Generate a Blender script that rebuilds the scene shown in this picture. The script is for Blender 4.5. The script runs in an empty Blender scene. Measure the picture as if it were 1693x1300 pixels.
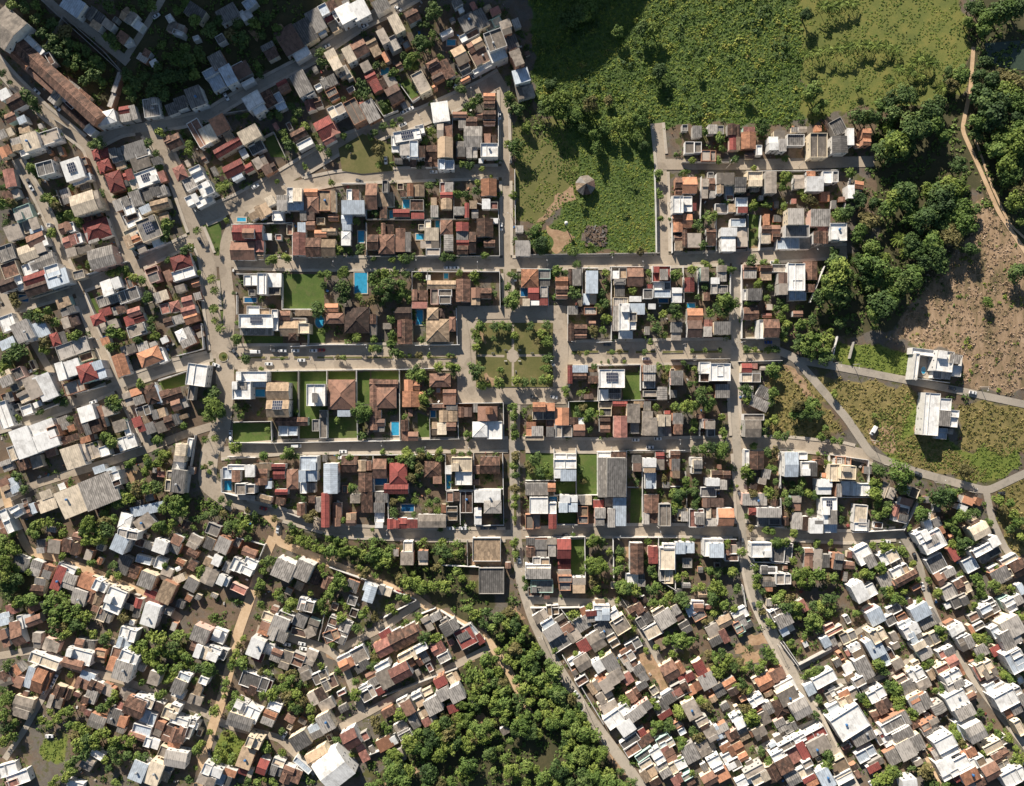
import bpy, math, random
import numpy as np
from mathutils import Vector
R = random.Random(7)
rad = math.radians
# ---------------------------------------------------------------- camera, world, sun, exposure
scene = bpy.context.scene
C = scene.collection
CX, CY, HC, K = 846.5, 650.0, 390.0, 0.33          # photo centre, drone height, metres per photo pixel at ground level
cam_d = bpy.data.cameras.new("camera")
cam_d.sensor_width = 36.0
cam_d.lens = 36.0 * HC / (1693 * K)
cam_d.clip_start, cam_d.clip_end = 1.0, 6000.0
cam = bpy.data.objects.new("camera", cam_d)
cam.location = (0, 0, HC)
C.objects.link(cam)
scene.camera = cam
SUN_EL, SUN_AZ = rad(24.5), math.atan2(-0.41, 0.91)   # the sun stands low in the north-north-west
world = bpy.data.worlds.new("World")
scene.world = world
world.use_nodes = True
nt = world.node_tree
sky = nt.nodes.new("ShaderNodeTexSky")
sky.sky_type = 'NISHITA'
sky.sun_disc = False
sky.sun_elevation, sky.sun_rotation = SUN_EL, SUN_AZ
sky.altitude = 300
sky.air_density, sky.dust_density = 1.0, 0.6
nt.links.new(sky.outputs[0], nt.nodes["Background"].inputs[0])
nt.nodes["Background"].inputs[1].default_value = 0.052
sun_d = bpy.data.lights.new("sun", 'SUN')
sun_d.energy, sun_d.angle, sun_d.color = 5.0, rad(0.5), (1.0, 0.905, 0.775)
sun = bpy.data.objects.new("sun", sun_d)
sdir = Vector((math.sin(SUN_AZ) * math.cos(SUN_EL), math.cos(SUN_AZ) * math.cos(SUN_EL), math.sin(SUN_EL)))
sun.rotation_euler = sdir.to_track_quat('Z', 'Y').to_euler()
sun.location = (0, 0, 300)
C.objects.link(sun)
vs = scene.view_settings
vs.view_transform, vs.look, vs.gamma, vs.use_curve_mapping = 'Standard', 'None', 1.0, False
vs.exposure = 0.78
scene.cycles.max_bounces = 5
scene.cycles.diffuse_bounces = 2
scene.cycles.glossy_bounces = 2
scene.cycles.caustics_reflective = scene.cycles.caustics_refractive = False

# ---------------------------------------------------------------- terrain and pixel -> place
HILLS = [(-241, 327, 74, 66, 44), (-178, 344, 26, 36, 40), (-34, 316, 66, 44, 45), (22, 338, 22, 26, 42), (58, 350, 24, 24, 42), (330, -330, 40, 120, 90), (300, 60, 9, 70, 90), (-380, 330, 34, 150, 130)]
def terr(x, y):
    z = 0.0
    for hx, hy, h, sx, sy in HILLS:
        z += h * math.exp(-((x - hx) / sx) ** 2 / 2 - ((y - hy) / sy) ** 2 / 2)
    s = -y - 85
    if s > 0: z += 0.075 * (math.sqrt(s * s + 144) - 12)
    return z
def at(px, py, h=0.0):
    z = h
    for _ in range(6):
        f = K * (HC - z) / HC
        x, y = (px - CX) * f, (CY - py) * f
        z = terr(x, y) + h
    return x, y, z - h

# ---------------------------------------------------------------- materials
def new_mat(name):
    m = bpy.data.materials.new(name)
    m.use_nodes = True
    n = m.node_tree.nodes
    return m, n, m.node_tree.links, n["Principled BSDF"]
def ramp(n, stops):
    r = n.new("ShaderNodeValToRGB")
    e = r.color_ramp.elements
    while len(e) < len(stops): e.new(0.5)
    for k, (p, c) in enumerate(stops):
        e[k].position = p; e[k].color = (*c, 1)
    return r
def mul(c, f): return tuple(min(1, v * f) for v in c)
def noise(n, l, vec, scale, detail=4, rough=0.6):
    t = n.new("ShaderNodeTexNoise")
    t.inputs["Scale"].default_value = scale; t.inputs["Detail"].default_value = detail; t.inputs["Roughness"].default_value = rough
    if vec is not None: l.new(vec, t.inputs["Vector"])
    return t.outputs[0]
def math_(n, l, op, a, b):
    t = n.new("ShaderNodeMath"); t.operation = op
    for k, v in enumerate((a, b)):
        if isinstance(v, (int, float)): t.inputs[k].default_value = v
        else: l.new(v, t.inputs[k])
    return t.outputs[0]
def mixc(n, l, f, a, b, mode='MIX'):
    t = n.new("ShaderNodeMix"); t.data_type = 'RGBA'; t.blend_type = mode
    for k, v in ((0, f), (6, a), (7, b)):
        if isinstance(v, (int, float)): t.inputs[k].default_value = v
        elif isinstance(v, tuple): t.inputs[k].default_value = (*v, 1)
        else: l.new(v, t.inputs[k])
    return t.outputs[2]
def surf(name, c, var=0.35, scale=0.5, rough=0.85, streak=0.0, band=0.0, band_period=0.55, tint=0.35, bump=0.0, dirt=None, dirt_amt=0.35, patch=0.0):
    """weathered flat colour: patchy noise, streaks down the slope and sheet or tile bands in the surface's own UV, a tint per building"""
    m, n, l, b = new_mat(name)
    pos = n.new("ShaderNodeNewGeometry").outputs["Position"]
    v = math_(n, l, 'MULTIPLY', noise(n, l, pos, scale, 5, 0.65), 1.0)
    fine = noise(n, l, pos, 3.0, 3, 0.7)
    v = math_(n, l, 'ADD', math_(n, l, 'MULTIPLY', v, 0.7), math_(n, l, 'MULTIPLY', fine, 0.3))
    at_ = n.new("ShaderNodeAttribute"); at_.attribute_name = "tint"
    v = math_(n, l, 'ADD', v, math_(n, l, 'MULTIPLY', math_(n, l, 'SUBTRACT', at_.outputs["Fac"], 0.5), tint))
    uv = n.new("ShaderNodeTexCoord").outputs["UV"]
    if streak:
        mp = n.new("ShaderNodeMapping"); mp.inputs["Scale"].default_value = (1.3, 0.12, 1); l.new(uv, mp.inputs[0])
        v = math_(n, l, 'ADD', v, math_(n, l, 'MULTIPLY', math_(n, l, 'SUBTRACT', noise(n, l, mp.outputs[0], 1.0, 4, 0.7), 0.5), streak))
    if patch:
        mp = n.new("ShaderNodeMapping"); mp.inputs["Scale"].default_value = (0.95, 0.42, 1); l.new(uv, mp.inputs[0])
        vo = n.new("ShaderNodeTexVoronoi"); vo.inputs["Scale"].default_value = 1.0; l.new(mp.outputs[0], vo.inputs["Vector"])
        bw_ = n.new("ShaderNodeSeparateColor"); l.new(vo.outputs["Color"], bw_.inputs[0])
        v = math_(n, l, 'ADD', v, math_(n, l, 'MULTIPLY', math_(n, l, 'SUBTRACT', bw_.outputs[0], 0.5), patch))
    if band:
        w = n.new("ShaderNodeTexWave"); w.wave_type = 'BANDS'; w.bands_direction = 'X'
        w.inputs["Scale"].default_value = 0.314 / band_period; w.inputs["Distortion"].default_value = 0.4; l.new(uv, w.inputs[0])
        v = math_(n, l, 'ADD', v, math_(n, l, 'MULTIPLY', math_(n, l, 'SUBTRACT', w.outputs[1], 0.5), band))
    r = ramp(n, [(0.2, mul(c, 1 - var)), (0.5, c), (0.8, mul(c, 1 + var))])
    l.new(v, r.inputs[0])
    out = r.outputs[0]
    if dirt:
        d = ramp(n, [(0.50, (0, 0, 0)), (0.68, (1, 1, 1))]); l.new(noise(n, l, pos, 0.21, 6, 0.7), d.inputs[0])
        f = n.new("ShaderNodeMath"); f.operation = 'MULTIPLY'; f.inputs[1].default_value = dirt_amt; l.new(d.outputs[0], f.inputs[0])
        out = mixc(n, l, f.outputs[0], out, dirt)
    l.new(out, b.inputs["Base Color"])
    b.inputs["Roughness"].default_value = rough
    if bump:
        bp = n.new("ShaderNodeBump"); bp.inputs["Strength"].default_value = bump; bp.inputs["Distance"].default_value = 0.12
        l.new(fine, bp.inputs["Height"]); l.new(bp.outputs[0], b.inputs["Normal"])
    return m
DARK = (0.05, 0.043, 0.037)
ROOF = {
 'b': surf("brown clay tiles", (0.185, 0.103, 0.072), 0.75, 0.9, 0.9, 0.7, 0.3, 0.6, 0.8, 0.9, DARK, 0.7, 0.40),
 'o': surf("orange clay tiles", (0.42, 0.20, 0.115), 0.5, 0.9, 0.9, 0.6, 0.25, 0.6, 0.8, 0.8, (0.13, 0.07, 0.045), 0.6, 0.30),
 'r': surf("red painted roof sheets", (0.235, 0.06, 0.05), 0.45, 0.7, 0.85, 0.55, 0.3, 0.9, 0.6, 0.6, (0.11, 0.05, 0.045), 0.65, 0.30),
 's': surf("dull salmon tiles", (0.32, 0.145, 0.115), 0.55, 0.9, 0.9, 0.6, 0.3, 0.6, 0.7, 0.7, (0.12, 0.07, 0.055), 0.6, 0.35),
 'k': surf("blackened clay tiles", (0.11, 0.07, 0.055), 0.65, 0.9, 0.9, 0.7, 0.3, 0.5, 0.7, 0.9, DARK, 0.6, 0.40),
 't': surf("tan tiles", (0.37, 0.27, 0.18), 0.5, 0.9, 0.9, 0.55, 0.3, 0.6, 0.7, 0.7, (0.13, 0.095, 0.07), 0.55, 0.35),
 'c': surf("weathered concrete", (0.31, 0.265, 0.22), 0.5, 0.4, 0.9, 0.4, 0.0, 1, 0.7, 0.2, (0.09, 0.08, 0.07), 0.75, 0.20),
 'g': surf("grey fibre cement sheets", (0.315, 0.29, 0.262), 0.45, 0.45, 0.85, 0.45, 0.35, 1.1, 0.7, 0.2, (0.11, 0.10, 0.095), 0.6, 0.45),
 'd': surf("dark grey cement sheets", (0.16, 0.15, 0.14), 0.45, 0.5, 0.85, 0.5, 0.35, 1.1, 0.7, 0.2, (0.05, 0.047, 0.044), 0.6, 0.40),
 'w': surf("white roof paint", (0.80, 0.79, 0.76), 0.15, 0.3, 0.6, 0.25, 0.12, 1.2, 0.25, 0.0, (0.34, 0.32, 0.29), 0.65, 0.35),
 'l': surf("pale blue grey metal sheets", (0.48, 0.54, 0.60), 0.22, 0.3, 0.5, 0.3, 0.25, 1.1, 0.3, 0.0, (0.22, 0.23, 0.24), 0.45, 0.40),
 'y': surf("cream roof paint", (0.64, 0.54, 0.41), 0.3, 0.35, 0.8, 0.35, 0.15, 1.1, 0.5, 0.2, (0.24, 0.20, 0.15), 0.55, 0.35),
}
WALL = [surf("white wall paint", (0.68, 0.665, 0.64), 0.2, 0.5, 0.8, tint=0.5, dirt=(0.33, 0.31, 0.28), dirt_amt=0.55),
        surf("cream wall paint", (0.70, 0.60, 0.45), 0.2, 0.5, 0.8, dirt=(0.35, 0.3, 0.22), dirt_amt=0.4),
        surf("bare hollow brick", (0.42, 0.22, 0.14), 0.3, 0.7, 0.9, bump=0.3),
        surf("grey cement render", (0.40, 0.38, 0.35), 0.25, 0.5, 0.9, dirt=(0.16, 0.15, 0.14)),
        surf("pale pink wall paint", (0.66, 0.45, 0.38), 0.2, 0.5, 0.8),
        surf("pale green wall paint", (0.40, 0.56, 0.50), 0.2, 0.5, 0.8)]
def plain(name, c, rough=0.6, metal=0.0, **k):
    m = surf(name, c, k.get('var', 0.12), k.get('scale', 2.0), rough, tint=0.0)
    m.node_tree.nodes["Principled BSDF"].inputs["Metallic"].default_value = metal
    return m
GLASS = plain("dark window glass", (0.055, 0.065, 0.075), 0.12)
FRAME = plain("white window frame", (0.6, 0.59, 0.57), 0.6)
DOORM = plain("brown door wood", (0.16, 0.085, 0.045), 0.7)
PANEL = plain("blue black solar cells", (0.02, 0.028, 0.06), 0.25)
TANKB = plain("blue plastic", (0.05, 0.16, 0.36), 0.5)
TANKG = plain("grey plastic", (0.35, 0.36, 0.37), 0.6)
RUBBER = plain("black rubber", (0.02, 0.02, 0.02), 0.8)
STEEL = plain("galvanised steel", (0.33, 0.34, 0.35), 0.5, 0.6)
POLEM = plain("pole concrete", (0.46, 0.44, 0.41), 0.85)
BARK = surf("bark", (0.14, 0.095, 0.06), 0.4, 1.5, 0.95, bump=0.5)
def leaf_mat(name, stops, sc=0.35, con=1.0):
    m, n, l, b = new_mat(name)
    pos = n.new("ShaderNodeNewGeometry").outputs["Position"]
    a = n.new("ShaderNodeAttribute"); a.attribute_name = "tint"
    o = n.new("ShaderNodeObjectInfo").outputs["Random"]
    v = math_(n, l, 'ADD', math_(n, l, 'MULTIPLY', noise(n, l, pos, sc, 4, 0.65), 0.55 * con), 0.275 * (1 - con))
    v = math_(n, l, 'ADD', v, math_(n, l, 'MULTIPLY', a.outputs["Fac"], 0.45))
    v = math_(n, l, 'ADD', v, math_(n, l, 'MULTIPLY', math_(n, l, 'SUBTRACT', o, 0.5), 0.42))
    r = ramp(n, stops); l.new(v, r.inputs[0]); l.new(r.outputs[0], b.inputs["Base Color"])
    b.inputs["Roughness"].default_value = 0.7
    b.inputs["Specular IOR Level"].default_value = 0.25
    return m
LEAF = {'d': leaf_mat("dark green leaves", [(0.15, (0.027, 0.052, 0.018)), (0.5, (0.059, 0.102, 0.029)), (0.9, (0.125, 0.174, 0.050))]),
        'm': leaf_mat("green leaves", [(0.15, (0.038, 0.072, 0.018)), (0.5, (0.092, 0.149, 0.032)), (0.9, (0.183, 0.236, 0.059))]),
        'l': leaf_mat("yellow green leaves", [(0.15, (0.055, 0.087, 0.016)), (0.5, (0.129, 0.181, 0.034)), (0.9, (0.227, 0.267, 0.063))])}
LEAF['o'] = leaf_mat("olive brown leaves", [(0.15, (0.055, 0.055, 0.022)), (0.5, (0.115, 0.105, 0.038)), (0.9, (0.19, 0.165, 0.065))])
FIELDM = leaf_mat("field weeds", [(0.1, (0.032, 0.062, 0.012)), (0.38, (0.080, 0.140, 0.022)), (0.58, (0.17, 0.22, 0.034)), (0.78, (0.25, 0.25, 0.05)), (0.95, (0.22, 0.16, 0.075))], 0.05, 2.3)
DRYM = leaf_mat("dry grass blades", [(0.1, (0.085, 0.10, 0.028)), (0.4, (0.185, 0.17, 0.052)), (0.7, (0.31, 0.24, 0.095)), (0.95, (0.43, 0.33, 0.17))], 0.06, 1.8)
SCRUBM = leaf_mat("grey brown scrub", [(0.1, (0.09, 0.085, 0.04)), (0.45, (0.22, 0.17, 0.095)), (0.7, (0.36, 0.255, 0.175)), (0.95, (0.42, 0.33, 0.24))], 0.06, 1.8)
def water(name, c):
    m, n, l, b = new_mat(name)
    pos = n.new("ShaderNodeNewGeometry").outputs["Position"]
    r = ramp(n, [(0.3, mul(c, 0.85)), (0.7, mul(c, 1.15))]); l.new(noise(n, l, pos, 0.8, 3), r.inputs[0])
    l.new(r.outputs[0], b.inputs["Base Color"]); b.inputs["Roughness"].default_value = 0.12
    bp = n.new("ShaderNodeBump"); bp.inputs["Strength"].default_value = 0.15; bp.inputs["Distance"].default_value = 0.05
    l.new(noise(n, l, pos, 2.5, 2), bp.inputs["Height"]); l.new(bp.outputs[0], b.inputs["Normal"])
    return m
POOLW = [water("bright pool water", (0.045, 0.31, 0.50)), water("shaded pool water", (0.02, 0.11, 0.24))]  # second is the same water, its colour darkened for pools lying in shade
POND = water("green pond water", (0.045, 0.065, 0.045))
def ground_mat(name, stops, sc, sc2=1.6, bump=0.3, w2=0.35, stain=None):
    m, n, l, b = new_mat(name)
    pos = n.new("ShaderNodeNewGeometry").outputs["Position"]
    a = noise(n, l, pos, sc, 6, 0.65); f = noise(n, l, pos, sc2, 4, 0.7)
    v = math_(n, l, 'ADD', math_(n, l, 'MULTIPLY', a, 1 - w2), math_(n, l, 'MULTIPLY', f, w2))
    r = ramp(n, stops); l.new(v, r.inputs[0]); out = r.outputs[0]
    if stain:
        d = ramp(n, [(0.52, (0, 0, 0)), (0.66, (1, 1, 1))]); l.new(noise(n, l, pos, 0.28, 6, 0.75), d.inputs[0])
        out = mixc(n, l, math_(n, l, 'MULTIPLY', d.outputs[0], 0.55), out, stain)
        p_ = ramp(n, [(0.60, (0, 0, 0)), (0.62, (1, 1, 1))]); l.new(noise(n, l, pos, 0.11, 2, 0.4), p_.inputs[0])
        out = mixc(n, l, math_(n, l, 'MULTIPLY', p_.outputs[0], 0.35), out, stain)
    l.new(out, b.inputs["Base Color"])
    b.inputs["Roughness"].default_value = 0.95
    bp = n.new("ShaderNodeBump"); bp.inputs["Strength"].default_value = bump; bp.inputs["Distance"].default_value = 0.15
    l.new(f, bp.inputs["Height"]); l.new(bp.outputs[0], b.inputs["Normal"])
    return m
LAWN = ground_mat("mown lawn", [(0.3, (0.047, 0.084, 0.017)), (0.5, (0.080, 0.128, 0.023)), (0.7, (0.150, 0.173, 0.049))], 0.10, 1.2, 0.4, 0.35, (0.141, 0.132, 0.054))
PARKG = ground_mat("worn park grass", [(0.3, (0.085, 0.095, 0.026)), (0.5, (0.135, 0.13, 0.042)), (0.72, (0.24, 0.18, 0.085))], 0.09, 1.2)
DIRT = ground_mat("bare orange earth", [(0.3, (0.24, 0.145, 0.085)), (0.5, (0.37, 0.24, 0.145)), (0.7, (0.50, 0.36, 0.235))], 0.2, 0.9, 0.4, 0.4, (0.13, 0.12, 0.045))
RUBM = ground_mat("rubble heap", [(0.3, (0.05, 0.045, 0.04)), (0.5, (0.15, 0.115, 0.09)), (0.7, (0.34, 0.27, 0.22))], 0.5, 2.2, 0.8)
PAVE = ground_mat("sandy concrete pavers", [(0.25, (0.25, 0.205, 0.155)), (0.5, (0.40, 0.335, 0.26)), (0.75, (0.50, 0.425, 0.335))], 0.07, 1.1, 0.15, 0.3, (0.21, 0.17, 0.13))
ASPH = ground_mat("worn grey road", [(0.25, (0.26, 0.23, 0.19)), (0.5, (0.38, 0.335, 0.275)), (0.75, (0.48, 0.42, 0.345))], 0.07, 1.1, 0.15, 0.3, (0.20, 0.18, 0.15))
KERB = ground_mat("pavement concrete", [(0.25, (0.30, 0.26, 0.21)), (0.5, (0.47, 0.41, 0.335)), (0.75, (0.58, 0.52, 0.44))], 0.15, 1.3, 0.15)
TRAIL = ground_mat("trodden sandy track", [(0.3, (0.38, 0.255, 0.15)), (0.5, (0.52, 0.37, 0.23)), (0.7, (0.62, 0.47, 0.32))], 0.15, 1.0)

# ---------------------------------------------------------------- mesh helpers
class MB:
    def __init__(s): s.v, s.f, s.m, s.uv, s.t, s.mats, s.tint = [], [], [], [], [], [], 0.5
    def mi(s, m):
        if m not in s.mats: s.mats.append(m)
        return s.mats.index(m)
    def poly(s, pts, mat, uv=None):
        k = len(s.v); s.v.extend(pts); s.f.append(tuple(range(k, k + len(pts)))); s.m.append(s.mi(mat)); s.t.append(s.tint)
        s.uv.extend(uv if uv else [(p[0], p[1]) for p in pts])
    def box(s, x0, y0, z0, x1, y1, z1, mat, bottom=False, top=None):
        p = [(x0, y0, z0), (x1, y0, z0), (x1, y1, z0), (x0, y1, z0), (x0, y0, z1), (x1, y0, z1), (x1, y1, z1), (x0, y1, z1)]
        for q, w in (((0, 1, 5, 4), 0), ((1, 2, 6, 5), 1), ((2, 3, 7, 6), 0), ((3, 0, 4, 7), 1)):
            s.poly([p[i] for i in q], mat, [(p[i][w], p[i][2]) for i in q])
        s.poly([p[i] for i in (4, 5, 6, 7)], top or mat)
        if bottom: s.poly([p[i] for i in (3, 2, 1, 0)], mat)
    def tube(s, a, b, r0, r1, mat, n=8, cap=True):
        a, b = Vector(a), Vector(b); d = (b - a).normalized()
        u = d.orthogonal().normalized(); w = d.cross(u)
        ra = [a + (u * math.cos(2 * math.pi * i / n) + w * math.sin(2 * math.pi * i / n)) * r0 for i in range(n)]
        rb = [b + (u * math.cos(2 * math.pi * i / n) + w * math.sin(2 * math.pi * i / n)) * r1 for i in range(n)]
        for i in range(n):
            j = (i + 1) % n
            s.poly([tuple(ra[i]), tuple(ra[j]), tuple(rb[j]), tuple(rb[i])], mat)
        if cap: s.poly([tuple(p) for p in rb], mat)
    def add(s, o, x, y, z, ang):
        ca, sa = math.cos(ang), math.sin(ang); k = len(s.v)
        s.v.extend([(x + p[0] * ca - p[1] * sa, y + p[0] * sa + p[1] * ca, z + p[2]) for p in o.v])
        s.f.extend([tuple(i + k for i in f) for f in o.f])
        s.m.extend([s.mi(o.mats[i]) for i in o.m]); s.uv.extend(o.uv); s.t.extend(o.t)
    def mesh(s, name):
        me = bpy.data.meshes.new(name); me.from_pydata(s.v, [], s.f)
        for m in s.mats: me.materials.append(m)
        me.polygons.foreach_set("material_index", s.m)
        u = me.uv_layers.new(name="UVMap"); u.data.foreach_set("uv", np.array(s.uv, dtype=np.float32).ravel())
        a = me.attributes.new("tint", 'FLOAT', 'FACE'); a.data.foreach_set("value", np.array(s.t, dtype=np.float32))
        me.update()
        return me
    def obj(s, name, parent=None): return link(name, s.mesh(name), parent)
def link(name, me, parent=None, loc=None):
    o = bpy.data.objects.new(name, me); C.objects.link(o)
    if parent is not None: o.parent = parent
    if loc is not None: o.location = loc
    return o
def empty(name, loc, rz=0.0):
    o = bpy.data.objects.new(name, None); C.objects.link(o); o.location = loc; o.rotation_euler = (0, 0, rz); o.empty_display_size = 1
    return o
THINGS = []     # (object, look, category, group, photo x, photo y): labels are worded at the end
def thing(o, look, cat, group, px, py):
    o["category"] = cat
    if group: o["group"] = group
    THINGS.append([o, look, px, py])
def kind(o, k): o["kind"] = k; return o
def quads_mesh(name, cen, nor, siz, tint, mat, asp=0.75, rng=None):
    """many small leaf faces from arrays of centre, normal and size"""
    n = len(cen); rng = rng or np.random.default_rng(1)
    nor = nor / np.linalg.norm(nor, axis=1, keepdims=True)
    rv = rng.normal(size=(n, 3)); u = np.cross(nor, rv); u /= np.linalg.norm(u, axis=1, keepdims=True); w = np.cross(nor, u)
    u *= siz[:, None]; w *= siz[:, None] * asp
    vv = np.stack([cen - u, cen - w * 0.9 + u * 0.15, cen + u, cen + w], axis=1).reshape(-1, 3)
    me = bpy.data.meshes.new(name)
    me.vertices.add(4 * n); me.vertices.foreach_set("co", vv.astype(np.float32).ravel())
    me.loops.add(4 * n); me.loops.foreach_set("vertex_index", np.arange(4 * n, dtype=np.int32))
    me.polygons.add(n); me.polygons.foreach_set("loop_start", np.arange(0, 4 * n, 4, dtype=np.int32))
    try: me.polygons.foreach_set("loop_total", np.full(n, 4, dtype=np.int32))
    except Exception: pass
    me.materials.append(mat)
    a = me.attributes.new("tint", 'FLOAT', 'FACE'); a.data.foreach_set("value", tint.astype(np.float32))
    me.update(calc_edges=True); me.validate()
    return me
def inside(x, y, poly):
    c = False; j = len(poly) - 1
    for i in range(len(poly)):
        xi, yi = poly[i]; xj, yj = poly[j]
        if (yi > y) != (yj > y) and x < (xj - xi) * (y - yi) / (yj - yi) + xi: c = not c
        j = i
    return c
def dense(pts, step=3.0, closed=False):
    out = []; q = pts + [pts[0]] if closed else pts
    for a, b in zip(q, q[1:]):
        n = max(1, int(math.dist(a, b) / step))
        out += [(a[0] + (b[0] - a[0]) * i / n, a[1] + (b[1] - a[1]) * i / n) for i in range(n)]
    if not closed: out.append(q[-1])
    return out
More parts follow.
